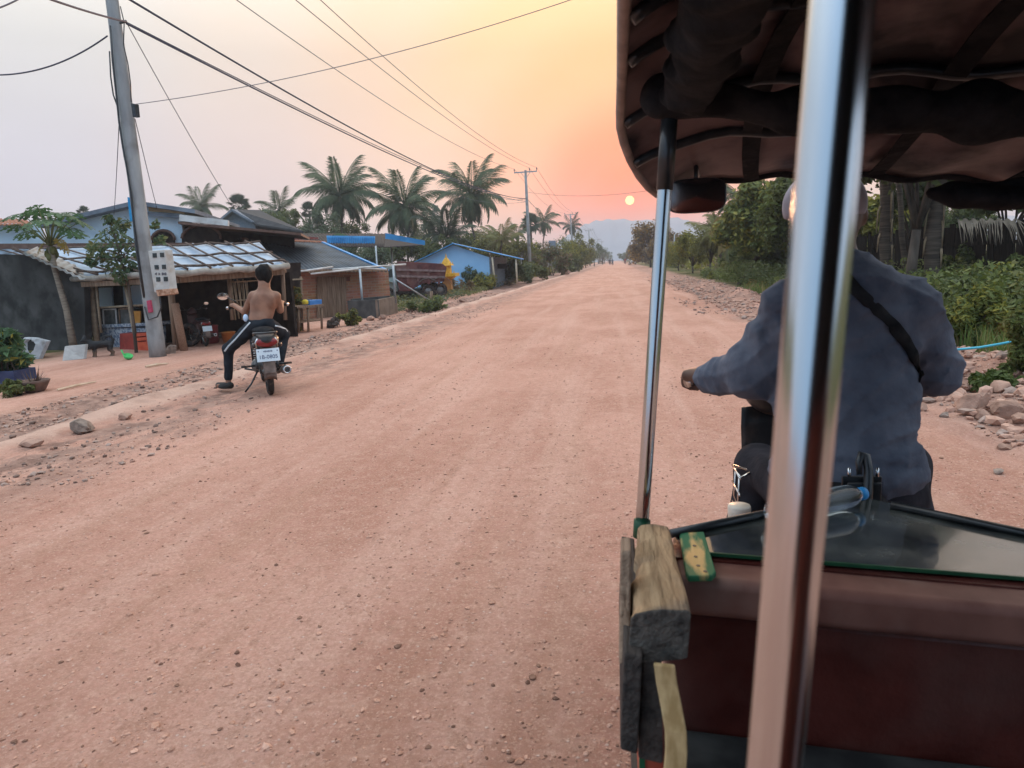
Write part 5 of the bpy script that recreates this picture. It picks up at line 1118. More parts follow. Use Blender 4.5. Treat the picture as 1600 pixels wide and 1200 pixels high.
panel('verandah_back', HF, [(283, 348), (460, 364), (460, 400), (283, 400)], 2.0, .1, DARKW, ho)
def arch(x0, x1, yb, yt, k):
    pts = [(x0, yb)]+[(x0+(x1-x0)*(.5-.5*math.cos(math.pi*i/10)), yb-(yb-yt)*(.35+.65*math.sin(math.pi*i/10))) for i in range(11)]+[(x1, yb)]
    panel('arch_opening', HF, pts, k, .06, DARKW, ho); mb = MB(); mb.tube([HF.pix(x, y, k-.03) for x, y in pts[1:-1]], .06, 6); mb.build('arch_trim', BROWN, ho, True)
arch(237, 273, 383, 360, -.08); arch(284, 345, 384, 352, -.3)
panel('lower_roof_edge', HF, [(-60, 381), (300, 379), (300, 387), (-60, 389)], -1.6, .4, BROWN, ho)
mb = MB(); mb.sheet(corr(HF.pix(-60, 350, -.3), HF.pix(52, 352, -.3), HF.pix(-60, 341, 3), HF.pix(38, 342, 3), 16, .03), .02); mb.build('tile_roof', TILER, ho, True)
panel('window', HF, [(96, 352), (120, 350), (120, 374), (96, 375)], -.05, .05, mat('dark_pane', (.05, .06, .075), (.10, .12, .14), rough=.15), ho) if False else None

# --- brick house with slate-grey corrugated roof
b0_ = G(440, 503, ZY); b1_2 = G(601, 487, ZY); BF = Pl(b0_, b1_2-b0_)
bh = thing('house', 'low brick house with dark corrugated roof and plank door', 'house', (b0_.x+1, b0_.y+1, ZY), 'houses on the left of the road')
mb = MB(); a_, b_ = BF.pix(442, 426), BF.pix(601, 424); g0, g1 = zg(a_), zg(b_); mb.prism([g0, a_, b_, g1], BF.n*.2); mb.build('front_wall', BRICK, bh)
mb = MB(); mb.prism([g1, b_, b_+BF.n*5+V((0, 0, 0)), g1+BF.n*5], BF.u*.2); mb.build('side_wall', BRICK, bh)
mb = MB(); mb.sheet(corr(BF.pix(398, 424, -.7), BF.pix(606, 424, -.7), BF.pix(372, 374, 4.2), BF.pix(503, 379, 4.2), 30, .028), .012); bro = mb.build('corrugated_roof', CORRD, bh, True)
for i in range(16):
    a = BF.pix(378+i*8.0, 374.6+i*.33, 4.2); mb = MB(); mb.tube([a-BF.u*.02, a+BF.u*.36], [.10, .085], 10); mb.build('ridge_tile', TILER, bro, True)
mb = MB(); mb.beam(BF.pix(503, 379, 4.2)+V((0, 0, .04)), BF.pix(606, 424, -.7)+V((0, 0, .04)), .16, .05); mb.build('blue_verge', BLUER, bro)
for i in range(6): x = 496+i*7.6; panel('door_plank', BF, [(x, 501-(i*.7)), (x, 433), (x+7.2, 433), (x+7.2, 500.5-(i*.7))], -.10-.015*(i % 2), .04, PLANKM, bh)
panel('vent', BF, [(529, 433), (547, 432), (547, 439), (529, 440)], -.06, .05, mat('vent_brown', (.14, .06, .04)), bh)
mb = MB(); mb.beam(BF.pix(440, 423, -.75), BF.pix(606, 422, -.75), .06, .10); mb.build('eave_board', PLANKM, bh)
# lean-to frame in front of it
lf = thing('lean_to_frame', 'bare galvanised lean-to frame in front of the brick house', 'frame', zg(BF.pix(568, 495, -1.2)))
LFp = Pl(G(568, 495, ZY), b1_2-b0_)
for a, b, r in (((562, 420), (568, 495), .05), ((614, 414), (618, 474), .05)): bar('post', LFp, a, b, r, METALP, lf)
for i, (a, b) in enumerate((((470, 424), (520, 417)), ((486, 428), (560, 420)), ((520, 421), (634, 413)), ((560, 419), (604, 421)))): bar('rafter', LFp, a, b, .035, WHITEP, lf, k=.1*i)
bar('brace', LFp, (617, 436), (672, 470), .035, METALP, lf)
bar('stake', LFp, (674, 455), (674, 473), .07, PLANKM, lf)
# concrete trough
tr = thing('trough', 'dark grey concrete trough at the corner of the brick house', 'trough', G(585, 495, ZY)); TL = Pl(G(545, 498, ZY), G(592, 496, ZY)-G(545, 498, ZY)); TRM = mat('trough_concrete', (.045, .045, .045), (.09, .088, .083), rough=.9, scale=3)
c0, c1, c2, c3 = G(545, 498, ZY), G(592, 497, ZY), G(622, 489, ZY), G(600, 484, ZY)
for a, b, nm in ((c0, c1, 'side'), (c1, c2, 'end'), (c0+V((-.3, 1.3, 0)), c2+V((-.6, .9, 0)), 'side')):
    mb = MB(); h_ = .72; d_ = (b-a).normalized(); mb.prism([a, a+V((0, 0, h_)), b+V((0, 0, h_)), b], V((-d_.y, d_.x, 0))*.10); mb.build(nm, TRM if nm == 'side' else mat('trough_brown', (.16, .115, .085), (.23, .17, .13), rough=.9, scale=3), tr, bev=.01)
mb = MB(); mb.prism([c0+V((.05, .1, .6)), c1+V((-.05, .1, .6)), c2+V((-.1, .1, .6)), c2+V((-.6, .8, .6)), c0+V((-.3, 1.2, .6))], V((0, 0, .02))); mb.build('water', mat('dark_water', (.02, .022, .02), rough=.08), tr)
# table with blue box, shelf with pots beside the doorway
TBp = Pl(G(488, 519, ZY), b1_2-b0_)
ta = thing('table', 'rough wooden table beside the brick wall', 'table', G(488, 519, ZY))
mb = MB(); mb.prism(TBp.poly([(464, 482), (464, 479), (506, 475), (506, 478)], -.1), TBp.n*.8); mb.build('table_top', PLANKM, ta)
for x, y in ((467, 520), (482, 518), (503, 514)):
    for k in (0, .65):
        if (x, k) != (482, .65): bar('leg', TBp, (x-1, 481), (x, y), .04, PLANKM, ta, k=k)
panel('low_shelf', TBp, [(467, 505), (467, 503), (503, 499), (503, 501)], 0, .6, PLANKM, ta)
tag(panel('blue_crate', TBp, [(484, 478), (484, 469), (503, 468), (503, 476)], .05, .4, mat('crate_blue', (.05, .18, .45), (.09, .25, .55), rough=.5), None, .01), 'blue plastic crate on the rough table', 'crate')
tag(panel('black_case', TBp, [(478, 477), (478, 468), (488, 467), (488, 476)], .45, .3, PLAST, None, .01), 'black case behind the blue crate', 'case')
mb = MB(); mb.lathe([(.07, 0), (.10, .03), (.10, .12), (.04, .16)], TBp.pix(477, 476, .1), (0, 0, 1), 14); tag(mb.build('yellow_pot', mat('yellow_plastic', (.65, .48, .05)), None, True), 'small yellow pot left of the blue crate', 'pot')
SHp = Pl(G(455, 519, ZY), b1_2-b0_); shf = thing('shelf', 'tall wooden shelf with planks behind the rider', 'shelf', G(455, 519, ZY))
for x in (443, 470):
    for k in (0, .5): bar('upright', SHp, (x, 432), (x+3, 517), .035, PLANKM, shf, k=k)
for y in (437, 460, 485, 500): panel('shelf_board', SHp, [(441, y+2), (441, y), (474, y-2), (474, y)], -.05, .6, BAMBL if y < 470 else PLANKM, shf)
panel('wire_cage', SHp, [(452, 515), (451, 500), (471, 498), (472, 514)], .05, .45, mat('box_beige', (.24, .19, .13), (.34, .27, .19)), shf)
for lb, x, y, w, h, cc in (('beige tin on the top board of the shelf behind the rider', 439, 437, 7, 9, (.52, .38, .25)), ('orange box on the top board of the shelf behind the rider', 447, 436, 7, 7, (.55, .25, .06))):
    tag(panel('box', SHp, [(x-w/2, y), (x-w/2, y-h), (x+w/2, y-h), (x+w/2, y)], .1, .25, mat('box_'+lb[:4], cc), None, .01), lb, 'box')
# --- dark-roofed house, carport
DG = Pl((-30, 58), (1, .1)); dh = thing('house', 'dark-roofed house with a small grey-blue gable behind the carport', 'house', (DG.pix(400, 380).x, 58, ZY), 'houses on the left of the road')
wallpoly('gable_wall', [(338, 352), (361, 330), (398, 350), (400, 360)], mat('grey_blue_wall', (.16, .20, .25), (.22, .26, .31)), pl=DG, par=dh)
slab('roof', DG, (334, 349), (362, 326), -.8, .6, .2, ROOFG, dh); slab('roof', DG, (361, 326), (402, 349), -.8, .6, .2, ROOFG, dh)
mb = MB(); mb.sheet([[DG.pix(366, 327, .2), DG.pix(400, 350, -1)], [DG.pix(405, 328, 7), DG.pix(474, 361, -1)]], .15); mb.build('dark_roof', mat('dark_tile_roof', (.03, .03, .032), (.055, .054, .055), rough=.8, scale=3), dh)
wallpoly('long_wall', [(398, 352), (474, 362)], DARKW, k=.2, pl=DG, par=dh)
CPp = Pl(G(592, 470, ZY), (1, .25)); cp = thing('carport', 'blue metal carport roof on thin posts beside the brick house', 'carport', zg(CPp.pix(592, 470)), 'houses on the left of the road')
ra, rb_, rc_, rd_ = CPp.pix(480, 362, 5), CPp.pix(606, 366, 5), CPp.pix(604, 369, 0), CPp.pix(664, 380, 0)
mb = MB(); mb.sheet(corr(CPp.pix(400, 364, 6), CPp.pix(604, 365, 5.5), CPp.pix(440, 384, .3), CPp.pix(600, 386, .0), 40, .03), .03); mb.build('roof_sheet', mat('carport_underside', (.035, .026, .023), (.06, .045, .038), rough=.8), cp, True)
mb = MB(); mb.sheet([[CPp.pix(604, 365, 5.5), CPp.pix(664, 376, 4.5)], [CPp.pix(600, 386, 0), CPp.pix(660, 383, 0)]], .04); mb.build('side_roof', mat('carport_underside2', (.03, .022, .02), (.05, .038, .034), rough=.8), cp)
panel('blue_fascia', CPp, [(602, 364), (664, 376), (664, 383), (602, 373)], -.1, .12, BLUER, cp)
mb = MB(); mb.sheet(corr(CPp.pix(510, 368, 1.5), CPp.pix(586, 369, 1.5), CPp.pix(512, 386, 1.4), CPp.pix(586, 383, 1.4), 26, .03), .03); mb.build('blue_sheet_panel', BLUER, cp, True)
panel('red_fascia', CPp, [(446, 367), (497, 371), (497, 378), (446, 377)], 3, .1, mat('red_fascia', (.22, .05, .04), (.30, .09, .07)), cp)
for a, b, k in (((587, 384), (593, 472), 0), ((611, 384), (615, 440), 3.5), ((520, 384), (522, 440), 3.5)): bar('post', CPp, a, b, .06, METALP, cp, k=k)

# --- old dump truck
tg = G(655, 471, ZY); TKp = Pl(tg, (1, .28)); tru = thing('truck', 'old dump truck with rusty maroon bed and pale green cab', 'truck', tg)
MAR = mat('rusty_maroon', (.085, .028, .028), (.16, .062, .055), rough=.75, scale=2.5, dirt=(.17, .10, .085), dscale=1.5); CABM = mat('pale_green_cab', (.20, .27, .26), (.31, .37, .35), rough=.5, scale=4, dirt=(.2, .17, .14), dscale=3)
bed = panel('dump_bed', TKp, [(623, 455), (617, 415), (622, 408), (692, 412), (698, 418), (694, 440), (660, 443), (640, 455)], 0, 2.2, MAR, tru, .02)
for x in (636, 652, 668, 684): panel('bed_rib', TKp, [(x, 444), (x-1, 413), (x+3, 413), (x+4, 444)], -.08, .1, MAR, bed)
for y in (421, 431): panel('bed_rail', TKp, [(620, y+2), (619, y-1.5), (696, y+1), (696, y+4)], -.1, .12, mat('faded_rail', (.16, .10, .095), (.24, .17, .155)), bed)
panel('chassis', TKp, [(600, 462), (600, 455), (692, 448), (692, 455)], .4, 1.2, BLACKPAINT, tru)
cb_ = panel('cab', TKp, [(594, 460), (593, 440), (598, 418), (617, 415), (622, 455)], .1, 2.0, CABM, tru, .05)
panel('cab_window', TKp, [(599, 434), (602, 422), (614, 420), (616, 433)], .07, .05, mat('truck_glass', (.04, .05, .05), rough=.1), cb_)
panel('front_hood', TKp, [(590, 462), (589, 447), (597, 443), (600, 462)], .25, 1.7, CABM, tru, .05)
for x, y in ((606, 459), (669, 455), (688, 453)):
    for k in (.15, 1.75):
        c = TKp.pix(x, y, k); c.z = max(c.z, ZY+.45); mb = MB(); mb.torus(c, TKp.n, .30, .11, 28, 10); w = mb.build('wheel', RUB, tru, True); mb = MB(); mb.lathe([(.02, -.06), (.22, -.04), (.24, .04), (.02, .06)], c, TKp.n, 18); mb.build('rim', GREYM, w, True)
for x, y in ((607, 455), (669, 450), (690, 448)):
    c = TKp.pix(x, y, -.12); rows = []
    for i in range(11):
        a = R(10+160*i/10); rows.append([c+TKp.u*(.62*math.cos(a))+V((0, 0, .62*math.sin(a)-.05)), c+TKp.u*(.62*math.cos(a))+V((0, 0, .62*math.sin(a)-.05))+TKp.n*.5])
    mb = MB(); mb.sheet(rows, .03); mb.build('mudguard', CABM if x == 607 else mat('mud_grey', (.13, .115, .10), (.2, .18, .16)), tru, True)

# --- yellow spirit house on its pillar
YEL = mat('golden_paint', (.55, .27, .02), (.72, .40, .05), rough=.5, scale=6); sp0 = PY(700, 450, 44); sb_ = V((sp0.x, sp0.y, ZY)); u_ = depth(sp0)/F
sh2 = thing('spirit_house', 'golden yellow spirit house with pointed tiers on a pillar', 'shrine', sb_)
def lv(y): return PY(700, y, 44).z
def tier(name, y0, y1, w0, w1, m=YEL, par=None):
    mb = MB(); c = sp0; q_ = []
    for z, w in ((lv(y0), w0*u_/2), (lv(y1), w1*u_/2)): q_ += [(c.x-w, c.y-w, z), (c.x+w, c.y-w, z), (c.x+w, c.y+w, z), (c.x-w, c.y+w, z)]
    mb.add(q_, [(3, 2, 1, 0), (4, 5, 6, 7), (0, 1, 5, 4), (1, 2, 6, 5), (2, 3, 7, 6), (3, 0, 4, 7)]); return mb.build(name, m, par or sh2, bev=.01)
tier('pillar', 462, 436, 13, 12, mat('ochre_pillar', (.35, .16, .05), (.45, .22, .07))); tier('pedestal', 436, 432, 16, 26); pfm = tier('platform', 432, 427, 32, 32); tier('shrine_body', 427, 415, 13, 12)
tier('eave', 415, 413, 20, 17); tier('roof', 413, 407, 15, 9); tier('roof_tier', 407, 403, 9, 4); tier('spire', 403, 396, 3, .6)
for x in (-14.5, -7, 7, 14.5):
    mb = MB(); mb.lathe([(.03, 0), (.035, .06), (.015, .10), (.004, .16)], (sp0.x+x*u_, sp0.y-15*u_, lv(427)), (0, 0, 1), 8); mb.build('finial', YEL, pfm, True)
for x in (-1, 1):
    for y in (-1, 1): mb = MB(); mb.lathe([(.03, 0), (.02, .1), (.004, .22)], (sp0.x+x*8*u_, sp0.y+y*8*u_, lv(414)), (0, 0, 1), 8); mb.build('corner_finial', YEL, sh2, True)

# --- blue house further on
UF = Pl((-12, 52), (1, 0)); uh = thing('house', 'bright blue gabled house with blue metal roof and side porch', 'house', (UF.pix(705, 450).x, 52, -.2), 'houses on the left of the road')
wallpoly('wall', [(642, 414), (708, 383), (764, 402)], BLUEH, pl=UF, par=uh)
mb = MB(); mb.sheet(corr(UF.pix(706, 379.5, -.5), UF.pix(706, 379.5, 8), UF.pix(818, 404.5, -.5), UF.pix(818, 404.5, 8), 18, .02), .05); mb.build('roof', BLUER, uh, True)
mb = MB(); mb.sheet(corr(UF.pix(709, 379.5, -.5), UF.pix(709, 379.5, 8), UF.pix(634, 416, -.5), UF.pix(634, 416, 8), 18, .02), .05); mb.build('roof', BLUER, uh, True)
bar('porch_post', UF, (769, 402), (774, 449), .07, mat('cream_post', (.5, .42, .30)), uh, k=-.3); bar('porch_post', UF, (806, 404), (808, 442), .07, mat('cream_post', (.5, .42, .30)), uh, k=-.3)
mb = MB(); a_ = UF.pix(764, 402); mb.prism([a_, V((a_.x, a_.y, -.5)), V((a_.x, a_.y+8, -.5)), V((a_.x, a_.y+8, a_.z))], V((.1, 0, 0))); mb.build('side_wall', mat('grey_blue_side', (.13, .16, .19), (.19, .22, .25)), uh)
panel('porch_window', UF, [(777, 420), (777, 412), (792, 412), (792, 420)], 3, .05, DARKW, uh)
# --- white building far on, and a small house on the right
FF = Pl((-12, 105), (1, .1)); fh = thing('house', 'far white building with low grey roof beyond the second power pole', 'house', (FF.pix(860, 410).x, 105, 0), 'houses on the left of the road')
wallpoly('wall', [(796, 396), (835, 389), (850, 392)], WHITEP, pl=FF, par=fh); wallpoly('wall', [(852, 386), (864, 386)], WHITEP, k=1, pl=FF, par=fh); wallpoly('wall', [(857, 376), (868, 376)], mat('grey_blue_wall', (.16, .20, .25)), k=4, pl=FF, par=fh)
slab('roof', FF, (792, 397), (837, 387), -1, 8, .3, CORRG, fh); slab('porch_roof', FF, (856, 399), (888, 406), -1, 3, .25, CORRG, fh); bar('porch_post', FF, (885, 405), (886, 413), .1, WHITEP, fh)
panel('window', FF, [(858, 398), (858, 391), (862, 391), (862, 398)], .9, .1, DARKW, fh)
RF = Pl((9, 75), (1, -.1)); rh = thing('house', 'small pale blue house glimpsed between the trees on the right', 'house', (RF.pix(1150, 400).x, 75, 0))
wallpoly('wall', [(1136, 380), (1164, 378)], BLUEW, pl=RF, par=rh); slab('roof', RF, (1133, 381), (1168, 377), -.5, 5, .2, CORRG, rh); panel('window', RF, [(1142, 394), (1142, 387), (1147, 387), (1147, 394)], -.05, .05, DARKW, rh)
# ------------------------------------------------------------------ vegetation
rs = np.random.RandomState(21)
LG1 = leafmat('leaf_mid_green', (.062, .092, .020), (.175, .195, .050)); LG2 = leafmat('leaf_dark_green', (.040, .060, .016), (.115, .132, .036)); LG3 = leafmat('leaf_yellow_green', (0.155, 0.163, 0.028), (0.341, 0.295, 0.054))
LG4 = leafmat('leaf_dusty_brown', (0.116, 0.081, 0.043), (0.232, 0.163, 0.085)); LG5 = leafmat('leaf_grey_green', (0.074, 0.102, 0.053), (0.155, 0.186, 0.096)); LG6 = leafmat('leaf_olive', (0.085, 0.096, 0.028), (0.194, 0.186, 0.056)); LG7 = leafmat('dry_leaf', (.24, .13, .03), (.42, .26, .07))
PALMG = leafmat('palm_frond_green', (0.046, 0.081, 0.037), (0.132, 0.163, 0.078), trans=.3); PALMY = leafmat('palm_frond_yellow', (0.132, 0.139, 0.043), (0.264, 0.240, 0.085), trans=.3); PALMD = leafmat('palm_frond_dark', (0.028, 0.046, 0.028), (0.070, 0.096, 0.053), trans=.25)
BARK = mat('grey_bark', (.060, .046, .036), (.13, .10, .078), rough=.95, scale=5, st=(1, 1, .3), bump=.7, bscale=12); BARKP = mat('palm_bark', (.050, .038, .030), (.115, .088, .066), rough=.95, scale=4, st=(.4, .4, 5), bump=.6)
def leaves(cl, n, size, seed, spread, asp=.55, flat=0.0):
    """n small leaf faces gathered round the clump centres cl (points with radius)"""
    r = np.random.RandomState(seed); k = r.randint(0, len(cl), n); c = cl[k, :3]; rad = cl[k, 3:4]
    d = r.randn(n, 3); d /= np.linalg.norm(d, axis=1, keepdims=True); p = c+d*rad*(r.rand(n, 1)**.45)*spread
    nrm = d*.7+r.randn(n, 3)*.6+np.array([0, 0, .5+flat]); nrm /= np.linalg.norm(nrm, axis=1, keepdims=True)
    t = np.cross(nrm, r.randn(n, 3)); t /= np.linalg.norm(t, axis=1, keepdims=True)+1e-9; b = np.cross(nrm, t); s = size*(.55+.9*r.rand(n, 1))
    V4 = np.stack([p-t*s, p+b*s*asp+nrm*s*.12, p+t*s, p-b*s*asp+nrm*s*.12], 1)
    return V4.reshape(-1, 3), np.arange(n*4).reshape(-1, 4)
def crown_clumps(c, rad, n, seed, hollow=.35, cut=-.75):
    r = np.random.RandomState(seed); d = r.randn(n*3, 3); d /= np.linalg.norm(d, axis=1, keepdims=True); d = d[d[:, 2] > cut][:n]
    rr = hollow+(1-hollow)*r.rand(len(d), 1)**.6; p = np.array(c)+d*rr*np.array(rad)*(.82+.3*r.rand(len(d), 1))
    return np.hstack([p, (np.mean(rad)*(.18+.2*r.rand(len(d), 1)))])
def tree(name, label, px, py, rx, ry, Y, m, seed, n=5000, lsize=None, nc=26, base=None, group=None, trunk=.022, cat='tree', m2=None, cut=-.75, zb=None):
    c = PY(px, py, Y); k = depth(c)/F; rad = (rx*k, rx*k*.85, ry*k)
    bx, by = (c.x, c.y) if base is None else (PY(base, py, Y).x, Y)
    z0 = hz1(bx, by) if zb is None else zb
    t = thing(name, label, cat, (bx, by, z0), group)
    cl = crown_clumps(c, rad, nc, seed, cut=cut); sz = lsize or max(.06, rad[0]*.055)
    v, f = leaves(cl, n, sz, seed+1, 1.25)
    mi = None
    if m2 is not None: kk = np.random.RandomState(seed+5).rand(n) < .3; mi = kk.astype(int)
    npmesh('crown', v, f, [m]+([m2] if m2 is not None else []), t, mi=mi)
    h = c.z-z0; r0 = max(.03, trunk*(h+rad[2])); mb = MB(); r = random.Random(seed)
    fork = V((bx+(c.x-bx)*.6, by+(c.y-by)*.6, z0+max(h*.55-rad[2]*.3, h*.25)))
    mb.tube([V((bx, by, z0-.1)), V((bx, by, z0)).lerp(fork, .5)+V((r.uniform(-.1, .1)*h*.2, 0, 0)), fork], [r0*1.15, r0*.9, r0*.75], 9)
    for q_ in cl[:9]:
        e = V(q_[:3]); mid = fork.lerp(e, .5)+V((r.uniform(-.12, .12)*rad[0], r.uniform(-.12, .12)*rad[0], .12*rad[2])); mb.tube([fork-V((0, 0, r0*.3)), mid, e], [r0*.5, r0*.3, r0*.08], 6)
    mb.build('trunk', BARK, t, True); return t
def bush(label, px, py, rx, ry, m, seed, n=2600, Y=None, nc=16, lsize=None, m2=None, name='bush', group=None, asp=.5, zb=None, dep=.8):
    """px, py = the foot of the bush on the ground"""
    g = GZ(px, py) if Y is None else PY(px, py, Y)
    if Y is not None: g.z = hz1(g.x, g.y) if zb is None else zb
    k = depth(g)/F; c = g+V((0, 0, ry*k*.75)); rad = (rx*k, rx*k*dep, ry*k)
    t = thing(name, label, 'bush', g, group); cl = crown_clumps(c, rad, nc, seed, .2, -.95); cl[:, 2] = np.maximum(cl[:, 2], g.z+.05)
    v, f = leaves(cl, n, lsize or max(.035, rad[0]*.07), seed+1, 1.2, asp); v[:, 2] = np.maximum(v[:, 2], g.z-.05)
    mi = None if m2 is None else (np.random.RandomState(seed+5).rand(n) < .35).astype(int)
    npmesh('foliage', v, f, [m]+([m2] if m2 is not None else []), t, mi=mi)
    mb = MB(); r = random.Random(seed)
    for i in range(5): mb.tube([g+V((r.uniform(-.1, .1)*rx*k, 0, -.05)), g.lerp(V(cl[i][:3]), .5)+V((0, 0, .1*ry*k)), V(cl[i][:3])], [.022*ry*k+.006, .016*ry*k+.004, .004], 5)
    kind(mb.build('stems', BARK, t, True), 'stuff'); return t
# --- coconut palms
def frond_mesh(name, droop, seed, m, dens=58, w=.27):
    r = random.Random(seed); mb = MB(); N_ = dens; P0 = []; x = z = 0.0
    for i in range(N_+1):
        P0.append(V((x, 0, z))); s = i/N_; a2 = -droop*(s**1.35); x += math.cos(a2)/N_; z += math.sin(a2)/N_
    mb.tube(P0[::3]+[P0[-1]], [.013*(1-i/(len(P0[::3])))+.003 for i in range(len(P0[::3])+1)], 4)
    for i in range(6, N_+1):
        s = i/N_; L_ = w*(.5+.7*math.sin(math.pi*min(1, s*.9+.08))**.8); p = P0[i]; t = (P0[i]-P0[i-1]).normalized(); dn = .35+.75*min(1, droop*.6)
        for sd in (-1, 1):
            d = (V((0, sd, 0))*.75+t*(.40+.5*s)-V((0, 0, 1))*(dn*(.7+.6*r.random()))).normalized(); q_ = d.cross(V((0, 0, 1))).normalized() if abs(d.z) < .99 else V((1, 0, 0))
            wd = .0095; LL = L_*(.8+.4*r.random()); e = p+d*LL-V((0, 0, LL*.22)); mid = p+d*LL*.5
            mb.add([p, mid+q_*wd, e, mid-q_*wd], [(0, 1, 2, 3)])
    me = bpy.data.meshes.new(name); me.from_pydata(mb.v, [], mb.f); me.materials.append(m); return me
FR = {}
for key, m in (('g', PALMG), ('y', PALMY), ('d', PALMD)):
    FR[key] = [frond_mesh('frond', d, i, m) for i, d in enumerate((.55, 1.0, 1.4, 1.75, 1.9))]
COCO = mat('coconut_husk', (.10, .11, .035), (.17, .16, .06), rough=.7)
def palm(label, cx, cy, bx, by, Y, fl, key, seed, nf=26, lo=-42, hi=84, group='coconut palms', fat=.16, nuts=True, up=1.0, name='palm_tree'):
    r = random.Random(seed); c = PY(cx, cy, Y); k = depth(c)/F; g = PY(bx, by, Y); g.z = hz1(g.x, Y); L_ = fl*k
    t = thing(name, label, 'palm', g, group)
    mb = MB(); pts = [g.lerp(c, i/8)+V((.25*math.sin(i/8*3.14)*r.uniform(-1, 1), 0, 0)) for i in range(9)]; pts[0] = g-V((0, 0, .1)); pts[-1] = c
    mb.tube(pts, [fat*(1.35 if i == 0 else 1-.35*i/8) for i in range(9)], 10); mb.build('trunk', BARKP, t, True)
    for i in range(nf):
        s = (i+.5)/nf; el = hi+(lo-hi)*s**.85+r.uniform(-7, 7); az = i*2.39996+r.uniform(-.25, .25); vi = min(4, max(0, int((s*4.2)*up+r.uniform(-.4, .9))))
        o = bpy.data.objects.new('frond', FR[key][vi]); col.objects.link(o); o.parent = t; sc_ = L_*(.72+.28*math.sin(math.pi*min(1, s+.25)))*r.uniform(.88, 1.1)
        o.location = c-g+V((0, 0, r.uniform(-.15, .15))); o.rotation_euler = (r.uniform(-.25, .25), -R(el), az); o.scale = (sc_,)*3
    if nuts:
        for i in range(6):
            a = i*1.05; mb = MB(); p = c+V((.28*math.cos(a), .28*math.sin(a), -.35-.1*(i % 2))); mb.lathe([(.02, -.15), (.10, -.10), (.13, 0), (.10, .11), (.02, .15)], p, (0, 0, 1), 8); mb.build('coconut', COCO, t, True)
    return t
palm('tall coconut palm with a round head above the carport', 531, 305, 536, 400, 85, 70, 'g', 1, 34, -50)
palm('bushy coconut palm right of the tall one, drooping fronds', 632, 322, 640, 400, 84, 68, 'g', 2, 34, -52)
palm('coconut palm with long hanging fronds above the blue house', 737, 303, 742, 400, 86, 66, 'g', 3, 34, -60)
palm('leaning palm trunk with fronds behind the carport post', 672, 345, 690, 400, 78, 30, 'd', 14, 14, -50, nuts=False, fat=.2)
palm('dark upright palm between the two tall palms and the blue house', 697, 372, 700, 410, 72, 54, 'd', 4, 20, 10, 88, nuts=False, up=.6)
palm('small palm head above the pale blue house', 313, 322, 313, 380, 105, 40, 'g', 5, 20, -40, nuts=False)
palm('pale palm head behind the dark-roofed house', 436, 330, 440, 380, 95, 40, 'g', 6, 20, -45, nuts=False)
palm('short yellowish palm left of the second power pole', 783, 376, 786, 420, 74, 38, 'y', 7, 18, 0, 85, nuts=False, up=.8)
palm('palm with spread fronds just right of the second power pole', 849, 346, 851, 420, 140, 30, 'g', 8, 20, -60, nuts=False)
palm('small palm beside the third power pole', 893, 352, 894, 410, 170, 22, 'd', 9, 16, -60, nuts=False)
palm('low palm behind the second power pole', 808, 364, 812, 420, 110, 22, 'g', 10, 14, -50, nuts=False)
palm('palm crown just under the canopy above the green roadside tree', 1158, 312, 1165, 420, 55, 52, 'g', 11, 18, -45, group='palms on the right', nuts=False)
palm('drooping yellow-brown young palm at the right-hand side track', 1128, 362, 1132, 425, 52, 55, 'y', 12, 16, -25, 70, group='palms on the right', nuts=False)
# fan palms
def fan_mesh(m):
    mb = MB(); n = 22
    for i in range(n):
        a = R(-130+260*i/(n-1)); d = V((math.cos(a), math.sin(a), 0)); q_ = V((-d.y, d.x, 0)); mb.add([V((0, 0, 0)), d*.6+q_*.07+V((0, 0, .05)), d*1.0+V((0, 0, -.06)), d*.6-q_*.07+V((0, 0, .05))], [(0, 1, 2, 3)])
    mb.tube([V((-.9, 0, -.1)), V((0, 0, 0))], .02, 4); me = bpy.data.meshes.new('fan_leaf'); me.from_pydata(mb.v, [], mb.f); me.materials.append(m); return me
FAN = fan_mesh(PALMD)
def fanpalm(label, cx, cy, by, Y, rad, seed):
    r = random.Random(seed); c = PY(cx, cy, Y); k = depth(c)/F; g = V((c.x, Y, hz1(c.x, Y))); t = thing('sugar_palm', label, 'palm', g, 'sugar palms'); mb = MB(); mb.tube([g-V((0, 0, .1)), c], [.22, .16], 10); mb.build('trunk', BARKP, t, True)
    for i in range(24):
        el = 85-130*((i+.5)/24); az = i*2.4; o = bpy.data.objects.new('fan_leaf', FAN); col.objects.link(o); o.parent = t; L_ = rad*k*.55; d = V((math.cos(az)*math.cos(R(el)), math.sin(az)*math.cos(R(el)), math.sin(R(el)))); o.location = c-g+d*L_; o.rotation_euler = (r.uniform(-.6, .6), -R(el)+r.uniform(-.3, .3), az); o.scale = (L_*.9,)*3
fanpalm('round-headed sugar palm left of the pale palm head', 373, 322, 380, 110, 20, 1); fanpalm('round-headed sugar palm half hidden by the second power pole', 829, 351, 420, 125, 19, 2); fanpalm('round-headed sugar palm left of the tall coconut palm', 483, 330, 380, 105, 16, 3); fanpalm('tiny fan palm tuft above the pale blue gable roof', 131, 333, 380, 95, 12, 4)
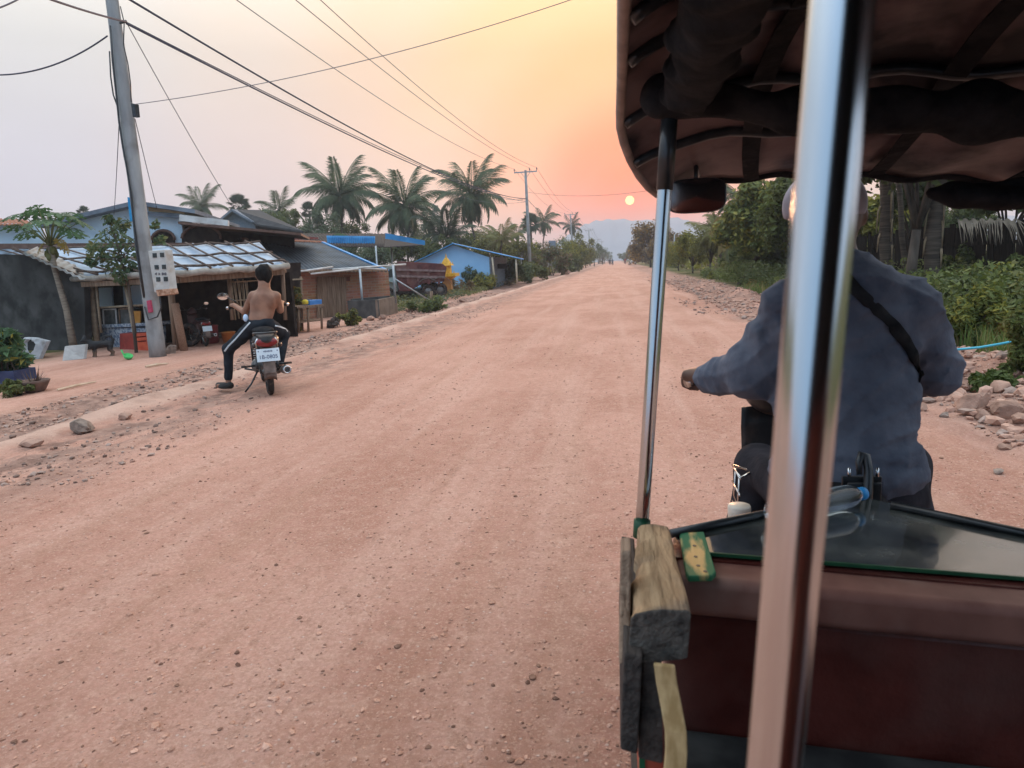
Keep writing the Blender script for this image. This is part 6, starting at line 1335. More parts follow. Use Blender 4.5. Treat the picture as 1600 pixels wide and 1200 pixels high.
# --- broadleaf trees behind the houses, left
LT = [(505, 362, 34, 30, 78, LG5, 'grey-green tree filling the space under the tall palm'), (455, 350, 26, 26, 84, LG1, 'dark green tree behind the dark-roofed house'), (575, 396, 42, 20, 70, LG5, 'low tree under the carport roof'),
      (640, 392, 38, 22, 74, LG1, 'low tree behind the dump truck'), (690, 398, 30, 24, 68, LG2, 'dark bushy tree at the left end of the blue house'), (770, 392, 34, 26, 78, LG6, 'olive tree behind the blue house roof'),
      (815, 398, 30, 24, 82, LG6, 'olive tree just left of the second power pole'), (878, 390, 20, 26, 118, LG1, 'green tree right of the far white building'), (908, 389, 26, 26, 128, LG6, 'rounded olive tree beside the third power pole'), (928, 393, 15, 16, 185, LG5, 'small tree by the fourth power pole'), (941, 396, 10, 12, 250, LG5, 'tiny tree near the end of the road on the left'), (950, 401, 8, 8, 330, LG5, 'tiniest tree at the left end of the road'), (843, 392, 18, 16, 96, LG2, 'dark tree in front of the far white building')]
for i, (x, y, rx, ry, Y, m, lb) in enumerate(LT): tree('tree', lb, x, y, rx, ry, Y, m, 100+i*7, n=4200 if rx > 25 else 2200, nc=24, group='trees on the left', m2=LG3 if i in (5, 6, 8) else None)
# --- right side
RT = [(1016, 376, 36, 34, 112, LG4, 'dusty brown tree at the right of the far road'), (1040, 384, 26, 30, 108, LG4, 'dusty brown tree partly behind the front post'), (992, 394, 14, 14, 190, LG4, 'small dusty tree right of the vanishing road'), (975, 401, 9, 8, 320, LG5, 'tiniest tree at the right end of the road'),
      (1082, 392, 36, 28, 62, LG3, 'yellow-green bushy tree beyond the side track'), (1110, 376, 30, 38, 54, LG6, 'olive bushy tree beside the yellow-green one'), (1060, 396, 20, 20, 76, LG3, 'small yellow-green tree just right of the front post')]
for i, (x, y, rx, ry, Y, m, lb) in enumerate(RT): tree('tree', lb, x, y, rx, ry, Y, m, 300+i*7, n=4600, nc=26, group='trees on the right', m2=LG7 if i < 2 else LG6)
tree('tree', 'leafy green roadside tree left of the driver\'s head', 1196, 345, 62, 62, 37, LG1, 401, n=15000, lsize=.13, nc=46, base=1153, group='trees on the right', m2=LG3, trunk=.02)
tree('tree', 'dark green tree hanging over the road behind the driver', 1250, 330, 60, 60, 31, LG2, 411, n=12000, lsize=.12, nc=40, group='trees on the right', m2=LG1)
tree('tree', 'yellow-green tree right of the driver\'s head', 1368, 345, 34, 40, 33, LG3, 421, n=6000, lsize=.11, nc=30, group='trees on the right', m2=LG1)
tree('tree', 'thin-leaved dark tree above the plank fence', 1430, 300, 46, 40, 27, LG2, 431, n=3800, lsize=.10, nc=30, group='trees on the right')
tree('tree', 'dark tree crown over the fence at the right edge', 1580, 290, 60, 50, 24, LG2, 441, n=9000, lsize=.10, nc=36, group='trees on the right')
tree('tree', 'wide dark tree crown added to shade the plank fence, mostly out of view above the canopy edge', 1440, 190, 150, 120, 21, LG2, 451, n=9000, lsize=.13, nc=60, group='trees on the right', m2=LG1)  # crown added above the view to darken the fence side
bush('dense green bush at the foot of the roadside tree', 1190, 440, 58, 44, LG2, 501, n=9000, nc=40, lsize=.085, m2=LG1, group='bushes on the right')
bush('bright green bush left of the dense one', 1150, 432, 26, 28, LG1, 502, n=3600, lsize=.08, nc=20, m2=LG6, group='bushes on the right')
bush('yellow-green low weeds at the road corner on the right', 1132, 436, 22, 14, LG6, 503, n=2600, lsize=.07, m2=LG3, group='bushes on the right')
bush('dry brown weeds below the dense green bush', 1178, 448, 16, 9, LG7, 504, n=1200, lsize=.05, m2=LG6, group='bushes on the right')
bush('yellow bush at the corner of the side track', 1068, 418, 24, 16, LG3, 505, n=2600, lsize=.16, m2=LG6, group='bushes on the right')
bush('dark green bush against the plank fence beside the driver\'s shoulder', 1500, 470, 46, 46, LG2, 511, n=8000, nc=34, lsize=.06, m2=LG1, group='bushes on the right')
bush('dark leafy bush below the thatch fringe', 1570, 490, 44, 50, LG2, 512, n=7000, nc=30, lsize=.065, m2=LG1, group='bushes on the right')
bush('pale leafy shrub standing up at the right edge', 1584, 452, 20, 40, LG5, 513, n=1500, nc=14, lsize=.10, m2=LG6, group='bushes on the right')
bush('grassy green bush beside the driver\'s right sleeve', 1520, 552, 46, 60, LG1, 514, n=9000, nc=36, lsize=.045, m2=LG3, group='bushes on the right', asp=.3)
bush('mid-green creeper mound at the right edge above the boulders', 1604, 585, 34, 58, LG1, 515, n=9000, nc=40, lsize=.04, m2=LG6, group='bushes on the right', asp=.28)
bush('clump of dry yellow leaves in the roadside weeds', 1552, 560, 16, 40, LG7, 516, n=2200, nc=14, lsize=.05, m2=LG3, group='bushes on the right')
bush('low green weeds behind the two big boulders', 1555, 606, 34, 12, LG1, 517, n=3000, nc=24, lsize=.03, m2=LG1, group='bushes on the right')
more = [(1215, 372, 46, 60, 46, LG6, 'tall olive tree standing behind the leafy roadside tree'), (1160, 372, 34, 44, 58, LG5, 'grey-green tree behind the banana plant'), (1290, 360, 50, 60, 52, LG1, 'green tree hidden mostly by the near post'), (1345, 372, 40, 40, 60, LG3, 'yellow-green tree far behind the driver\'s right ear'), (1420, 360, 50, 44, 40, LG2, 'dark tree behind the plank fence, left of the thatch'), (1500, 352, 50, 40, 44, LG2, 'dark tree behind the plank fence under the thatch'), (1035, 398, 22, 18, 150, LG4, 'dusty low tree at the foot of the brown trees'), (1008, 402, 20, 12, 170, LG4, 'dusty low bushy tree beside the far pale car')]
for i, (x, y, rx, ry, Y, m, lb) in enumerate(more): tree('tree', lb, x, y, rx, ry, Y, m, 700+i*7, n=6000, nc=34, group='trees on the right', m2=LG1 if i < 6 else LG7)
more = [(600, 390, 34, 24, 92, LG2, 'dark tree behind the carport posts'), (545, 372, 30, 26, 90, LG1, 'green tree at the foot of the tall palm'), (420, 352, 26, 22, 92, LG5, 'grey-green tree left of the tall palm'), (725, 388, 30, 26, 92, LG1, 'green tree at the foot of the palm above the blue house'), (660, 385, 30, 30, 96, LG5, 'grey-green tree between the bushy palm and the blue house'), (890, 398, 22, 18, 105, LG3, 'yellow-green low tree left of the third power pole'), (750, 380, 26, 26, 100, LG6, 'olive tree behind the blue roof'), (915, 401, 18, 12, 150, LG6, 'low olive tree at the foot of the fourth power pole'), (835, 404, 24, 18, 90, LG3, 'yellow-green low tree behind the second power pole')]
for i, (x, y, rx, ry, Y, m, lb) in enumerate(more): tree('tree', lb, x, y, rx, ry, Y, m, 800+i*7, n=4200, nc=28, group='trees on the left', m2=LG2 if i % 2 else LG6)
# unbroken undergrowth between the trees
def under(name, label, n, xa, xb, ya, yb, h, size, m, seed, pw=1.0):
    r = np.random.RandomState(seed); x = xa+(xb-xa)*r.rand(n)**pw; y = ya+(yb-ya)*r.rand(n); hh = h*(.35+.65*np.clip(.5+1.6*fbm(x*.35, y*.22, seed, 3), 0, 1)); z = hz(x, y)+hh*r.rand(n)**.7
    nrm = r.randn(n, 3)*.7+np.array([0, -.2, .7]); nrm /= np.linalg.norm(nrm, axis=1, keepdims=True); t = np.cross(nrm, r.randn(n, 3)); t /= np.linalg.norm(t, axis=1, keepdims=True); b = np.cross(nrm, t); s = size*(.5+r.rand(n, 1)); p = np.stack([x, y, z], -1)
    v = np.stack([p-t*s, p+b*s*.45, p+t*s, p-b*s*.45], 1).reshape(-1, 3); o = npmesh(name, v, np.arange(n*4).reshape(-1, 4), m, mi=np.clip((3*(.5+fbm(x*.3, y*.3, seed+3, 2))).astype(int), 0, len(m)-1)); kind(o, 'stuff'); o['label'] = label
under('undergrowth', 'tangled green undergrowth beyond the right verge', 62000, 5.6, 16, 10, 50, 1.3, .055, [LG2, LG1, LG6], 71, 1.3)
under('undergrowth', 'tangled yellowish undergrowth along the far right verge', 16000, 7.5, 26, 62, 170, 2.2, .25, [LG6, LG3, LG4], 72, 1.3)
under('undergrowth', 'tangled green undergrowth behind the houses on the left', 20000, -11.5, -45, 56, 150, 2.4, .25, [LG2, LG1, LG6], 73, 1.0)
under('undergrowth', 'low weeds along the far left verge', 9000, -8.2, -11.5, 56, 170, 1.0, .16, [LG6, LG4, LG3], 74, 1.0)
bush('warm green bush behind the grassy one at the right', 1560, 520, 46, 60, LG1, 518, n=8000, nc=36, lsize=.05, m2=LG3, group='bushes on the right')
bush('warm green bush right beside the driver\'s upper sleeve', 1500, 505, 34, 46, LG6, 519, n=6000, nc=30, lsize=.05, m2=LG1, group='bushes on the right')
# left roadside plants
bush('yellow-green clump of weeds by the lean-to post', 548, 509, 20, 14, LG6, 521, n=2200, lsize=.05, m2=LG3, group='bushes on the left')
bush('grey dry weeds left of the yellow-green clump', 522, 512, 13, 10, mat('dry_grey_leaf', (.11, .085, .07), (.18, .14, .12), trans=.2), 522, n=1200, lsize=.05, group='bushes on the left')
bush('green creeping weeds around the wooden stake', 668, 487, 34, 10, LG1, 523, n=2600, lsize=.07, m2=LG5, group='bushes on the left')
bush('grass patch beside the concrete trough', 645, 470, 22, 7, LG5, 524, n=2200, lsize=.07, group='bushes on the left')
bush('yellow shrub in front of the dump truck wheels', 668, 468, 17, 18, LG6, 525, n=1800, lsize=.08, m2=LG3, group='bushes on the left')
bush('brownish dry hedge below the spirit house', 700, 460, 40, 13, LG4, 526, n=2400, lsize=.10, group='bushes on the left')
bush('leafy green shrub against the blue wall', 738, 453, 16, 22, LG5, 527, n=1500, lsize=.10, group='bushes on the left')
bush('yellow-green bush at the blue house corner', 758, 453, 24, 16, LG3, 528, n=1800, lsize=.10, m2=LG6, group='bushes on the left')
bush('dark green bush in the blue house porch', 795, 443, 34, 24, LG2, 529, n=3200, lsize=.13, m2=LG5, group='bushes on the left')
bush('brown and green thicket right of the second power pole', 862, 431, 34, 26, LG4, 530, n=3600, lsize=.15, m2=LG2, group='bushes on the left')
bush('olive thicket at the foot of the second power pole', 822, 439, 34, 18, LG6, 531, n=2600, lsize=.13, m2=LG2, group='bushes on the left')
bush('low green verge bush beyond the second power pole', 890, 425, 30, 13, LG6, 532, n=1800, lsize=.18, group='bushes on the left')
bush('long low hedge along the far left verge', 922, 413, 30, 13, LG4, 533, n=2600, lsize=.3, m2=LG6, group='bushes on the left')
under('undergrowth', 'knee-high weeds and grass around the dump truck and spirit house', 9000, -9.0, -14.5, 33, 56, .55, .07, [LG6, LG5, LG3], 75, 1.0)
under('undergrowth', 'green grass patch beside the concrete trough', 2600, -9.3, -12.5, 30, 35, .25, .05, [LG5, LG1, LG6], 76, 1.0)
# climbing plant on the shelf behind the rider
bush('straggly climbing plant over the shelf behind the rider', 462, 518, 11, 44, LG6, 540, n=1700, nc=18, lsize=.07, m2=LG7, group='bushes on the left', dep=.5)
# --- papaya tree
pg = zg(SL.pix(117, 552, -.75)); pgD = depth(pg); pT = thing('papaya_tree', 'papaya tree with a slim bare trunk beside the dark wall', 'tree', pg)
ptop_ = P(79, 386, pgD); mb = MB(); mb.tube([pg-V((0, 0, .1)), pg.lerp(ptop_, .4)+V((.05, 0, 0)), pg.lerp(ptop_, .8)-V((.03, 0, 0)), ptop_], [.11, .085, .075, .075], 12); mb.build('trunk', mat('papaya_bark', (.17, .13, .10), (.28, .225, .17), rough=.9, scale=4, st=(1, 1, 6), bump=.4), pT, True)
def papaya_leaf(m):
    mb = MB()
    for i in range(9):
        a = R(-140+280*i/8); L_ = 1.0-.35*abs(i-4)/4; d = V((math.cos(a), math.sin(a), 0)); q_ = V((-d.y, d.x, 0)); n0 = len(mb.v)
        prof = [(0, .02), (.3, .05), (.42, .17), (.5, .07), (.64, .20), (.72, .07), (.86, .10), (1.0, 0)]
        pts = [d*(L_*s)+q_*w*L_-V((0, 0, .22*s*s)) for s, w in prof]+[d*(L_*s)-q_*w*L_-V((0, 0, .22*s*s)) for s, w in prof[-2::-1]]; mid = [d*(L_*s)+V((0, 0, .02-.22*s*s)) for s, w in prof]
        mb.v += [tuple(p) for p in pts]; mb.f += [(n0+j, n0+j+1, n0+len(pts)-2-j, n0+len(pts)-1-j) for j in range(6)]; mb.mi += [0]*6
    me = bpy.data.meshes.new('leaf'); me.from_pydata(mb.v, [], mb.f); me.materials.append(m); return me
PL_G = papaya_leaf(leafmat('papaya_leaf', (0.037, 0.085, 0.031), (0.101, 0.178, 0.065))); PL_Y = papaya_leaf(leafmat('papaya_yellow_leaf', (.30, .20, .03), (.45, .30, .06)))
r = random.Random(4)
def pleaf(px, py, d, s, me, tilt=.25):
    e = P(px, py, pgD+d); mb = MB(); mid = ptop_.lerp(e, .55)+V((0, 0, .10)); mb.tube([ptop_+V((0, 0, .03)), mid, e], [.022, .016, .010], 5); st_ = mb.build('leaf_stalk', mat('papaya_stalk', (.14, .15, .05), (.2, .2, .08)), pT, True)
    o = bpy.data.objects.new('leaf', me); col.objects.link(o); o.parent = st_; o.location = e-pg; az = math.atan2(e.y-ptop_.y, e.x-ptop_.x); o.rotation_euler = (r.uniform(-.4, .4), tilt+r.uniform(-.2, .3), az); o.scale = (s*1.5,)*3
for px, py, d, s in ((20, 338, .2, .36), (34, 333, -.3, .36), (48, 330, .3, .40), (60, 326, -.2, .38), (74, 330, .4, .40), (90, 332, -.3, .40), (104, 334, .2, .38), (118, 340, -.2, .36), (126, 346, .3, .32), (28, 352, -.4, .34), (40, 362, .3, .34), (108, 358, -.4, .36), (118, 366, .1, .28), (56, 345, -.6, .40), (84, 345, -.6, .42), (70, 340, .6, .40), (96, 350, .5, .36), (50, 368, -.3, .30)): pleaf(px, py, d, s, PL_G)
for px, py, d, s in ((62, 386, -.2, .2), (100, 384, .1, .22), (94, 376, -.2, .18)): pleaf(px, py, d, s, PL_Y, .9)
for i in range(7):
    a = i*.95; mb = MB(); p = ptop_+V((.11*math.cos(a), .11*math.sin(a), -.10-.09*(i % 3))); mb.lathe([(.01, -.13), (.06, -.07), (.07, 0), (.045, .08), (.01, .11)], p, (0, 0, 1), 8); mb.build('papaya', COCO, pT, True)
# --- small tree before the pole
ts = GZ(205, 560); tD = depth(SL.pix(213, 552, -.55)); ts = V(P(213, 558, tD)); ts.z = ZY
sT = thing('sapling', 'small leafy sapling with a crooked stem in front of the shop roof', 'tree', ts); mb = MB(); st_ = [P(x, y, tD) for x, y in ((214, 558), (208, 500), (201, 445), (192, 415), (182, 385), (178, 360))]; st_[0].z = ZY-.05
mb.tube(st_, [.045, .04, .035, .028, .018, .008], 8)
cls = []
for x, y, rr in ((178, 356, 10), (192, 350, 8), (168, 372, 12), (190, 374, 11), (160, 390, 13), (180, 395, 14), (200, 388, 12), (150, 404, 10), (168, 412, 12), (192, 412, 13), (214, 400, 10), (145, 388, 7), (186, 432, 8), (196, 440, 6), (222, 375, 7), (170, 342, 5), (242, 352, 5), (250, 375, 6), (205, 420, 8), (140, 408, 5)):
    p = P(x, y, tD+r.uniform(-.4, .3)); cls.append((*p, rr*tD/F)); b_ = st_[3].lerp(st_[4], r.random()); mb.tube([b_, b_.lerp(p, .5)+V((0, 0, .05)), p], [.014, .01, .004], 5)
mb.build('stem', BARK, sT, True); v, f = leaves(np.array(cls), 800, .085, 77, 1.5, .5); npmesh('crown', v, f, [leafmat('sapling_leaf', (0.054, 0.093, 0.043), (0.132, 0.178, 0.078)), LG6], sT, mi=(np.random.RandomState(3).rand(800) < .2).astype(int))
# --- banana leaves in front of the carport and on the right
def banana(label, px, py, lv_, m, seed, Y=None, group='banana plants'):
    g = GZ(px, py) if Y is None else PY(px, py, Y); g.z = hz1(g.x, g.y); D0 = depth(g); t = thing('banana_plant', label, 'plant', g, group); top = P(lv_[0][0], lv_[0][1]+8, D0); mb = MB(); mb.tube([g-V((0, 0, .1)), g.lerp(top, .6), top], [.13, .11, .07], 10); mb.build('stem', mat('banana_stem', (.10, .11, .05), (.16, .16, .08)), t, True); r = random.Random(seed)
    for x0, y0, x1, y1, w in lv_:
        a = top; b = P(x0, y0, D0+r.uniform(-.3, .3)); c = P(x1, y1, D0+r.uniform(-.5, .5)); rows = []
        for i in range(13):
            s = i/12; p = a.lerp(b, s).lerp(b.lerp(c, s), s); d = (b.lerp(c, s)-a.lerp(b, s)).normalized(); sd = d.cross(V((0, -1, .3))).normalized(); wd = w*D0/F*math.sin(math.pi*min(1, .08+s*.92))**.6; rows.append([p-sd*wd-V((0, 0, wd*.3)), p, p+sd*wd-V((0, 0, wd*.3))])
        mb = MB(); mb.sheet(rows); mb.build('leaf', m, t, True)
BAN = leafmat('banana_leaf', (.05, .09, .04), (.10, .16, .075), trans=.4); BANY = leafmat('banana_leaf_old', (.13, .10, .03), (.22, .17, .06), trans=.4)
banana('banana plant with broad pale leaves in front of the carport', 512, 470, [(508, 372, 500, 398, 6), (525, 362, 548, 372, 6), (532, 372, 560, 388, 5), (518, 366, 530, 400, 7), (505, 366, 494, 376, 5)], BAN, 1)
banana('banana plant with drooping brown leaves beside the roadside tree', 1140, 420, [(1128, 335, 1108, 372, 8), (1150, 340, 1130, 395, 9), (1145, 330, 1168, 345, 9), (1140, 345, 1122, 400, 8), (1152, 325, 1160, 312, 7)], BANY, 2, Y=44)
# --- planter and pots at the far left
pc = GZ(16, 606); pk_ = depth(pc)/F; plt = thing('planter', 'blue planter box with a big leafy plant at the left edge', 'planter', pc); PLB = mat('planter_blue', (.025, .035, .085), (.05, .065, .13), rough=.6, scale=5)
mb = MB(); x0 = pc+V((-.55, 0, 0)); 
for nm, c, s in (('side', (0, -.24, .15), (.95, .04, .34)), ('side', (0, .24, .15), (.95, .04, .34)), ('end', (.455, 0, .15), (.04, .44, .34)), ('end', (-.455, 0, .15), (.04, .44, .34))):
    mb = MB(); mb.box(pc+V((-.30, .2, 0))+V(c), s); mb.build(nm, PLB, plt, bev=.01)
mb = MB(); mb.box(pc+V((-.30, .2, .24)), (.86, .42, .04)); mb.build('soil', DARKW, plt)
cl = crown_clumps(pc+V((-.25, .2, .62)), (.5, .4, .42), 26, 9, .2); v, f = leaves(cl, 700, .13, 10, 1.1, .35); npmesh('foliage', v, f, [leafmat('planter_leaf', (0.028, 0.070, 0.034), (0.093, 0.171, 0.070)), LG3], plt, mi=(np.random.RandomState(8).rand(700) < .12).astype(int))
mb = MB(); 
for i in range(5): mb.tube([pc+V((-.3+.1*i-.1, .2, .22)), V(cl[i][:3])], [.02, .008], 5)
kind(mb.build('stems', BARK, plt, True), 'stuff')
pq = GZ(55, 612); pot = thing('flower_pot', 'low brown bowl pot with spiky reddish leaves by the planter', 'pot', pq); mb = MB(); mb.lathe([(.13, 0), (.17, .03), (.24, .16), (.26, .20), (.24, .21), (.20, .15)], pq, (0, 0, 1), 22); mb.build('bowl', mat('brown_clay', (.11, .07, .055), (.18, .115, .09), rough=.9), pot, True)
for i in range(34):
    a = r.uniform(0, 6.28); e = r.uniform(.35, 1.45); L_ = r.uniform(.18, .36); b_ = pq+V((.10*math.cos(a), .10*math.sin(a), .17)); t_ = b_+V((math.cos(a)*math.cos(e), math.sin(a)*math.cos(e), math.sin(e)))*L_; q_ = V((-math.sin(a), math.cos(a), 0))*.012
    mb = MB(); mb.add([b_-q_, b_+q_, t_], [(0, 1, 2)]); mb.build('leaf', mat('reddish_spike', (.10, .06, .055), (.18, .13, .09)), pot)
bush('low yellow-green weeds in front of the blue planter', 22, 618, 26, 12, LG6, 551, n=1800, lsize=.035, m2=LG1, group='bushes on the left')
# --- grass on the right bank
def grass(name, label, n, zone, h0, h1, m, seed):
    r = np.random.RandomState(seed); x, y = zone(r, n); z = hz(x, y); n = len(x); h = (h0+(h1-h0)*r.rand(n)**1.5); a = r.rand(n)*6.28; ln = .5*r.rand(n)*h; b = r.rand(n)*6.28; w = .006+.004*r.rand(n)
    p0 = np.stack([x-np.cos(a)*w, y-np.sin(a)*w, z-.02], -1); p1 = np.stack([x+np.cos(a)*w, y+np.sin(a)*w, z-.02], -1); pm = np.stack([x+ln*.35*np.cos(b), y+ln*.35*np.sin(b), z+h*.6], -1); pt = np.stack([x+ln*np.cos(b), y+ln*np.sin(b), z+h], -1)
    o2 = np.stack([np.cos(a)*w*.7, np.sin(a)*w*.7, 0*w], -1); v = np.stack([p0, p1, pm+o2, pt, pm-o2], 1).reshape(-1, 3); i = np.arange(n)*5
    f = np.concatenate([np.stack([i, i+1, i+2, i+4], -1), np.stack([i+4, i+2, i+3, i+3], -1)]); 
    q3 = np.stack([i+4, i+2, i+3], -1)
    f4 = np.stack([i, i+1, i+2, i+4], -1); tri = np.concatenate([f4[:, [0, 1, 2]], f4[:, [0, 2, 3]], q3]); o = npmesh(name, v, tri, m, mi=np.tile(r.randint(0, len(m), n), 3)); kind(o, 'stuff'); o['label'] = label
GR1 = leafmat('grass_green', (0.070, 0.132, 0.028), (0.171, 0.232, 0.062)); GR2 = leafmat('grass_straw', (.17, .14, .05), (.28, .23, .09))
grass('grass', 'green and straw-coloured grass on the right bank', 9000, lambda r, n: (4.25+2.8*r.rand(n)**1.4+.02*0, 5.5+20*r.rand(n)**1.3), .08, .45, [GR1, GR1, GR2], 61)
grass('tall_grass', 'taller grass tufts just behind the boulders', 5200, lambda r, n: (4.25+1.3*r.rand(n), 7.2+5.5*r.rand(n)), .08, .38, [GR1, GR1, GR2], 62)
# --- plank fence, palm trunks and thatched shelter in the shade on the right
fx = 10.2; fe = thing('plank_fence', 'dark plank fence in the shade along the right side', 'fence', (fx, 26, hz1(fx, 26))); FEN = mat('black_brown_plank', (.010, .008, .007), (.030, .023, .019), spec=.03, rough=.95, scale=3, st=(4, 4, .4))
mb = MB(); mb.box((0, 0, 1.1), (.03, .33, 2.25)); pm_ = bpy.data.meshes.new('plank'); pm_.from_pydata(mb.v, [], mb.f); pm_.materials.append(FEN)
for i in range(76):
    o = bpy.data.objects.new('plank', pm_); col.objects.link(o); o.parent = fe; y = 13+i*.37; o.location = (r.uniform(-.02, .02), y-26, r.uniform(-.12, .06)); o.rotation_euler = (r.uniform(-.02, .02), 0, 0)
for z in (.5, 1.6): mb = MB(); mb.beam((fx-.05, 13, z-.2), (fx-.05, 41, z-.2), .06, .09); mb.build('rail', FEN, fe)
for lb, x0, y0, x1, y1, Y, w in (('thick palm trunk right of the driver\'s head', 1388, 440, 1384, 270, 24, .20), ('pale barked palm trunk further right before the fence', 1456, 445, 1466, 270, 21, .22), ('slim leaning trunk between the two thick ones', 1420, 440, 1402, 270, 26, .09)):
    a, b = PY(x0, y0, Y), PY(x1, y1, Y); a.z = hz1(a.x, a.y)-.1; t = thing('palm_tree', lb, 'palm', a, 'palms on the right'); mb = MB(); top = a.lerp(b, 2.1); mb.tube([a.lerp(top, i/12)+V((.03*math.sin(i*1.7), 0, 0)) for i in range(13)], [w*(1.25 if i == 0 else 1-.2*i/12)*(1+.06*(i % 2)) for i in range(13)], 12); mb.build('trunk', BARKP, t, True)
    for i in range(16):
        s = (i+.5)/16; o = bpy.data.objects.new('frond', FR['d'][min(4, int(s*5))]); col.objects.link(o); o.parent = t; o.location = top-a; o.rotation_euler = (0, -R(70-110*s), i*2.4); o.scale = (3.2,)*3
    if w > .19:
        for i in range(5): mb = MB(); e = a.lerp(b, .45+.1*i); q_ = V((-w*1.05, -.05, 0)) if i % 2 else V((w*.6, -w, 0)); mb.tube([e+q_*.8, e+q_+V((-.03, 0, -.15)), e+q_*1.1+V((-.05, 0, -.5-.1*i))], [.04, .03, .012], 5); mb.build('dead_stalk', mat('dead_stalk', (.20, .14, .085), (.32, .24, .15)), t, True)
fr_ = thing('palm_thatch', 'dry palm leaf fringe hanging over the fence top', 'palm leaf', PY(1560, 350, 15)); DRYP = mat('dry_palm', (.12, .095, .07), (.24, .19, .14), rough=.9)
for i in range(46):
    x = 1498+i*2.1; a = PY(x, 343+2*math.sin(i), 15.0); e = PY(x+r.uniform(-4, 10)+max(0, (i-30)*1.6), 343+r.uniform(14, 44), 14.9); q_ = V((.016, 0, 0)); mb = MB(); mb.add([a-q_, a+q_, e], [(0, 1, 2)]); mb.build('leaflet', DRYP, fr_)
# blue hose
mb = MB(); mb.tube([P(x, y, 7.4) for x, y in ((1440, 552), (1475, 549), (1497, 546), (1530, 543), (1565, 537), (1600, 530), (1650, 518))], .013, 8); tag(mb.build('hose', mat('hose_blue', (.06, .38, .50), (.10, .48, .60), rough=.4), None, True), 'light blue hose stretched across the weeds at the right', 'hose')
# ------------------------------------------------------------------ further poles, wires, far traffic, air
PINS = mat('insulator_grey', (.16, .16, .17), rough=.3)
def tpole(label, bx, by, tx, ty, Y, arm, seed):
    g = PY(bx, by, Y); g.z = hz1(g.x, Y); t = PY(tx, ty, Y); p = thing('power_pole', label, 'power pole', g, 'power poles')
    mb = MB(); mb.tube([g-V((0, 0, .2)), g.lerp(t, .5), t], [.21, .175, .13], 14); mb.build('shaft', CONCP, p, True)
    hw = arm/2; a = t-V((0, 0, .18)); mb = MB(); mb.beam(a-V((hw, 0, 0)), a+V((hw, 0, 0)), .10, .13); am = mb.build('crossarm', METALP, p)
    for s in (-1, 1): mb = MB(); mb.beam(a+V((s*hw*.45, -.06, 0)), a+V((0, -.06, -.7)), .05, .05); mb.build('brace', METALP, p)
    pins = []
    for s in (-.97, .35, .97): q_ = a+V((s*hw, 0, .06)); mb = MB(); mb.lathe([(.03, 0), (.03, .12), (.07, .14), (.05, .2), (.075, .24), (.05, .32), (.01, .36)], q_, (0, 0, 1), 10); mb.build('insulator', PINS, am, True); pins.append(q_+V((0, 0, .34)))
    return p, pins, t, g
p2, pins2, t2, g2 = tpole('second power pole along the road, with braced crossarm', 829, 434, 821, 266, 78, 2.5, 1)
p3, pins3, t3, g3 = tpole('third power pole along the road, smaller crossarm against the pink sky', 896, 408, 891, 334, 150, 2.4, 2)
p4_, pins4, t4, g4 = tpole('fourth power pole, its crossarm above the olive trees', 922, 412, 920, 359, 215, 2.4, 3)
p5_, pins5, t5, g5 = tpole('fifth power pole, left of the pair before the vanishing point', 935, 412, 934, 374, 300, 2.4, 4)
p6_, pins6, t6, g6 = tpole('sixth power pole, farthest one before the vanishing point', 941, 411, 940, 377, 380, 2.4, 5)
g_ = PY(1052, 408, 100); g_.z = hz1(g_.x, 100); tp = PY(1054, 366, 100); pr_ = thing('power_pole', 'thin pole among the yellow-green trees on the right', 'power pole', g_, 'power poles'); mb = MB(); mb.tube([g_-V((0, 0, .1)), tp], [.12, .09], 10); mb.build('shaft', CONCP, pr_, True)
WIRE = mat('wire_dark', (.05, .05, .075), (.07, .07, .10), rough=.6); WIREG = mat('wire_grey', (.16, .15, .15), (.20, .19, .19), rough=.6)
def span(label, a, b, sag, r, m=WIRE, n=40):
    a = V(a); b = V(b); mb = MB(); mb.tube([a.lerp(b, i/n)-V((0, 0, sag*4*(i/n)*(1-i/n))) for i in range(n+1)], r, 5, cap=False); return tag(mb.build('power_line', m, None, True), label, 'wire', 'overhead wires')
def fitwire(label, A, B, obs, r, m=WIRE, n=48, zA=None, zB=None):
    """wire in the vertical plane through A and B; its height is fitted to photo pixels lying on it"""
    A = V(A); B = V(B); u = V((B.x-A.x, B.y-A.y, 0)); L_ = u.length; u /= L_; nn = V((-u.y, u.x, 0)); ts, zs = [], []
    for x, y in obs:
        d = ray(x, y); p = CAM+d*(nn.dot(A-CAM)/nn.dot(d)); ts.append((p-A).dot(u)/L_); zs.append(p.z)
    w = [1.0]*len(ts)
    if zB is not None: ts.append(1.0); zs.append(zB); w.append(4)
    if zA is not None: ts.append(0.0); zs.append(zA); w.append(4)
    k = np.polyfit(ts, zs, 2, w=w); mb = MB(); mb.tube([V((A.x+u.x*L_*i/n, A.y+u.y*L_*i/n, float(np.polyval(k, i/n)))) for i in range(n+1)], r, 5, cap=False)
    return tag(mb.build('power_line', m, None, True), label, 'wire', 'overhead wires')
pt = pz(10.5)
for lb, dx, pin, obs in (('high wire nearest the tall palms, from the top edge to the second pole', -.95, pins2[0], [(367, 0), (480, 78), (600, 155), (720, 232)]), ('middle high wire from the top edge to the second pole', .35, pins2[1], [(462, 0), (570, 88), (680, 170), (780, 240)]), ('rightmost high wire from the top edge to the second pole', .95, pins2[2], [(498, 0), (590, 78), (690, 165), (800, 245)])):
    fitwire(lb, (pt.x+dx, pt.y, 0), pin, obs, .016, WIREG, zB=pin.z)
lv2 = g2.lerp(t2, .74)
